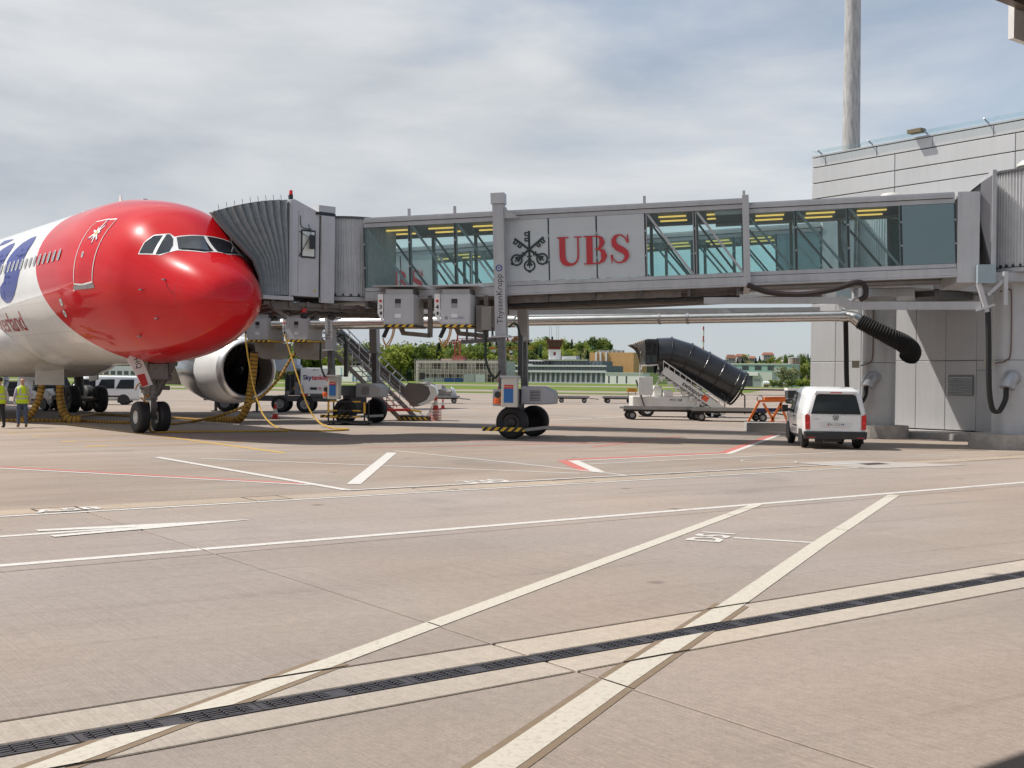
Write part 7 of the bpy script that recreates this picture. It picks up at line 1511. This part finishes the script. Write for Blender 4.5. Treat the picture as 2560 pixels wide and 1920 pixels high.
    if bald: MB().beam((.118, .07, 1.692), (.118, -.07, 1.692), .02, .03).beam((.118, .072, 1.695), (.0, .1, 1.69), .012, .01).beam((.118, -.072, 1.695), (.0, -.1, 1.69), .012, .01).build('sunglasses', BLKP, p)
    else:
        for s in (1, -1): MB().lathe([(.009, 0), (.006, .006), (0, .008)], (.112, .033*s, 1.69), (1, 0, 0), 8).build('eye', BLKP, bd)
    return p
DEN = mat('denim', (.07, .10, .16), .8, 0, .25, 9)
person(G(55, 1068.5), R(125), 'bald person in jeans and lilac shirt under a yellow vest', None, DEN, mat('shirt_lilac', (.42, .38, .48), .7), mat('boots_tan', (.25, .16, .08), .7), True)
person(G(-2, 1070), R(140), 'dark-haired person in black trousers and yellow vest at the left edge', mat('hair_dark', (.03, .022, .018), .7), mat('trousers_black', (.02, .02, .025), .8), mat('shirt_pale', (.5, .48, .5), .7), mat('shoes_black', (.015, .015, .015), .5), False)
bt = thing('water_bottle', 'small pale bottle held by the bald person', 'bottle', G(55, 1068.5)+Vector((-.22, -.1, .8)), 0); MB().lathe([(.03, 0), (.032, .02), (.03, .14), (.012, .17), (.012, .2), (0, .2)], (0, 0, 0), (0, 0, 1), 12).build('bottle_body', mat('bottle_pale', (.55, .58, .66), .25), bt)
# ------------------------------------------------------------------ yellow air hoses and power cables on the ground
HOSE = mat('hose_yellow', (.42, .23, .03), .6, 0, .18, 5, dirt=.12)
def hosemat(name, axis, f):
    if name in MATS: return MATS[name]
    m = bpy.data.materials.new(name); m.use_nodes = True; t = m.node_tree; b = t.nodes['Principled BSDF']; b.inputs['Roughness'].default_value = .65
    u = nd(t, 'ShaderNodeAttribute', attribute_name='along'); q = nd(t, 'ShaderNodeMath', operation='MULTIPLY'); q.inputs[1].default_value = f; lk(t, u.outputs['Fac'], q.inputs[0])
    fr = nd(t, 'ShaderNodeMath', operation='FRACT'); lk(t, q.outputs[0], fr.inputs[0]); g = nd(t, 'ShaderNodeMath', operation='LESS_THAN'); g.inputs[1].default_value = .2; lk(t, fr.outputs[0], g.inputs[0])
    n = nd(t, 'ShaderNodeTexNoise', i_Scale=4.0, i_Detail=5); r = nd(t, 'ShaderNodeValToRGB'); r.color_ramp.elements[0].color = (.30, .15, .015, 1); r.color_ramp.elements[1].color = (.52, .29, .04, 1); r.color_ramp.elements[0].position = .35; r.color_ramp.elements[1].position = .65
    lk(t, n.outputs[0], r.inputs[0]); x = nd(t, 'ShaderNodeMix', data_type='RGBA'); lk(t, g.outputs[0], x.inputs[0]); lk(t, r.outputs[0], x.inputs[6]); x.inputs[7].default_value = (.02, .017, .012, 1); lk(t, x.outputs[2], b.inputs['Base Color']); MATS[name] = m; return m
HM = hosemat('hose_banded', None, 6.0)
def hose(pts, r, name, label, cat, n=10, mt=None, flat=1.0, parent=None, sm=8):
    P = bez(pts, sm) if len(pts) > 2 else [Vector(p) for p in pts]; m = MB(); rs = r if not isinstance(r, list) else [r[0]+(r[1]-r[0])*i/(len(P)-1) for i in range(len(P))]
    m.tube(P, rs, n, True, flat, up=(0, 0, 1) if flat != 1 else None); me = m.mesh(name, mt or HM, smooth=True)
    at = me.attributes.new('along', 'FLOAT', 'POINT'); L = 0; acc = [0]
    for a, b in zip(P, P[1:]): L += (b-a).length; acc.append(L)
    at.data.foreach_set('value', [acc[min(i//n, len(acc)-1)] for i in range(len(me.vertices))])
    return link(name, me, None, label=label, cat=cat, group='yellow hoses and cables' if cat in ('hose', 'cable') else None)
hose([W(636, 880, 47.5), W(632, 930, 47.6), W(625, 985, 47.6), W(616, 1020, 47.5), W(598, 1048, 47.6), G(575, 1050, .1), G(520, 1049, .08)], [.17, .16], 'air_hose', 'thick yellow ribbed hose hanging in front of the engine intake', 'hose', 14)
hose([G(560, 1051, .06), G(500, 1049, .06), G(440, 1045, .06), G(330, 1040, .06), G(240, 1036, .06), G(170, 1046, .06), W(150, 1040, 46)], .05, 'air_hose', 'yellow ribbed hose lying flat on the ground past the main wheels', 'hose', 8)
hose([W(738, 882, 47.2), W(722, 905, 47.2), W(690, 955, 47), W(640, 1000, 46.5), W(560, 1036, 45.5), G(480, 1054, .05), G(420, 1060, .05), G(300, 1056, .05), G(180, 1052, .05), G(40, 1051, .05), G(-200, 1050, .05)], .06, 'air_hose', 'long yellow hose swinging down diagonally across the engine', 'hose', 8)
p16 = aircraft.matrix_world if False else None
bpy.context.view_layer.update(); AM = aircraft.matrix_world
hb = lambda x, y, z: AM @ Vector((x, y, z))
hose([hb(16.75, .6, 1.55), hb(16.75, .7, 1.0), hb(16.7, .95, .45), hb(16.6, 1.3, .12), hb(16.4, 1.5, .08)], [.14, .13], 'air_hose', 'black-banded yellow hose on the left below the belly hose box', 'hose', 12)
hose([hb(16.6, -.05, 1.55), hb(16.55, -.05, 1.0), hb(16.4, -.15, .4), hb(16.2, -.35, .12), hb(16.0, -.7, .1)], [.14, .2], 'air_hose', 'black-banded yellow hose on the right below the belly hose box', 'hose', 12)
CY = mat('cable_yellow', (.5, .3, .03), .5, 0, .12, 5)
hose([W(613, 836, 46.5), W(620, 890, 46.3), W(634, 965, 46), W(645, 1005, 45.7), W(660, 1040, 45), G(688, 1066, .03), G(730, 1075, .03), G(800, 1077, .03), G(862, 1075, .03), G(868, 1072.5, .03), G(830, 1070, .03), W(797, 1055, 44.3), W(772, 1020, 44.8), W(748, 955, 45.3), W(728, 890, 46), W(711, 836, 46.4)], .032, 'power_cable', 'yellow power cable looping from both hose cabinets to the ground', 'cable', 8, CY)
hose([G(720, 1077.5, .03), G(600, 1078.5, .03), G(430, 1080, .03), G(380, 1079.5, .03), W(372, 1060, 38.4)], .035, 'power_cable', 'straight yellow power cable running along the ground to the nose wheels', 'cable', 8, CY)
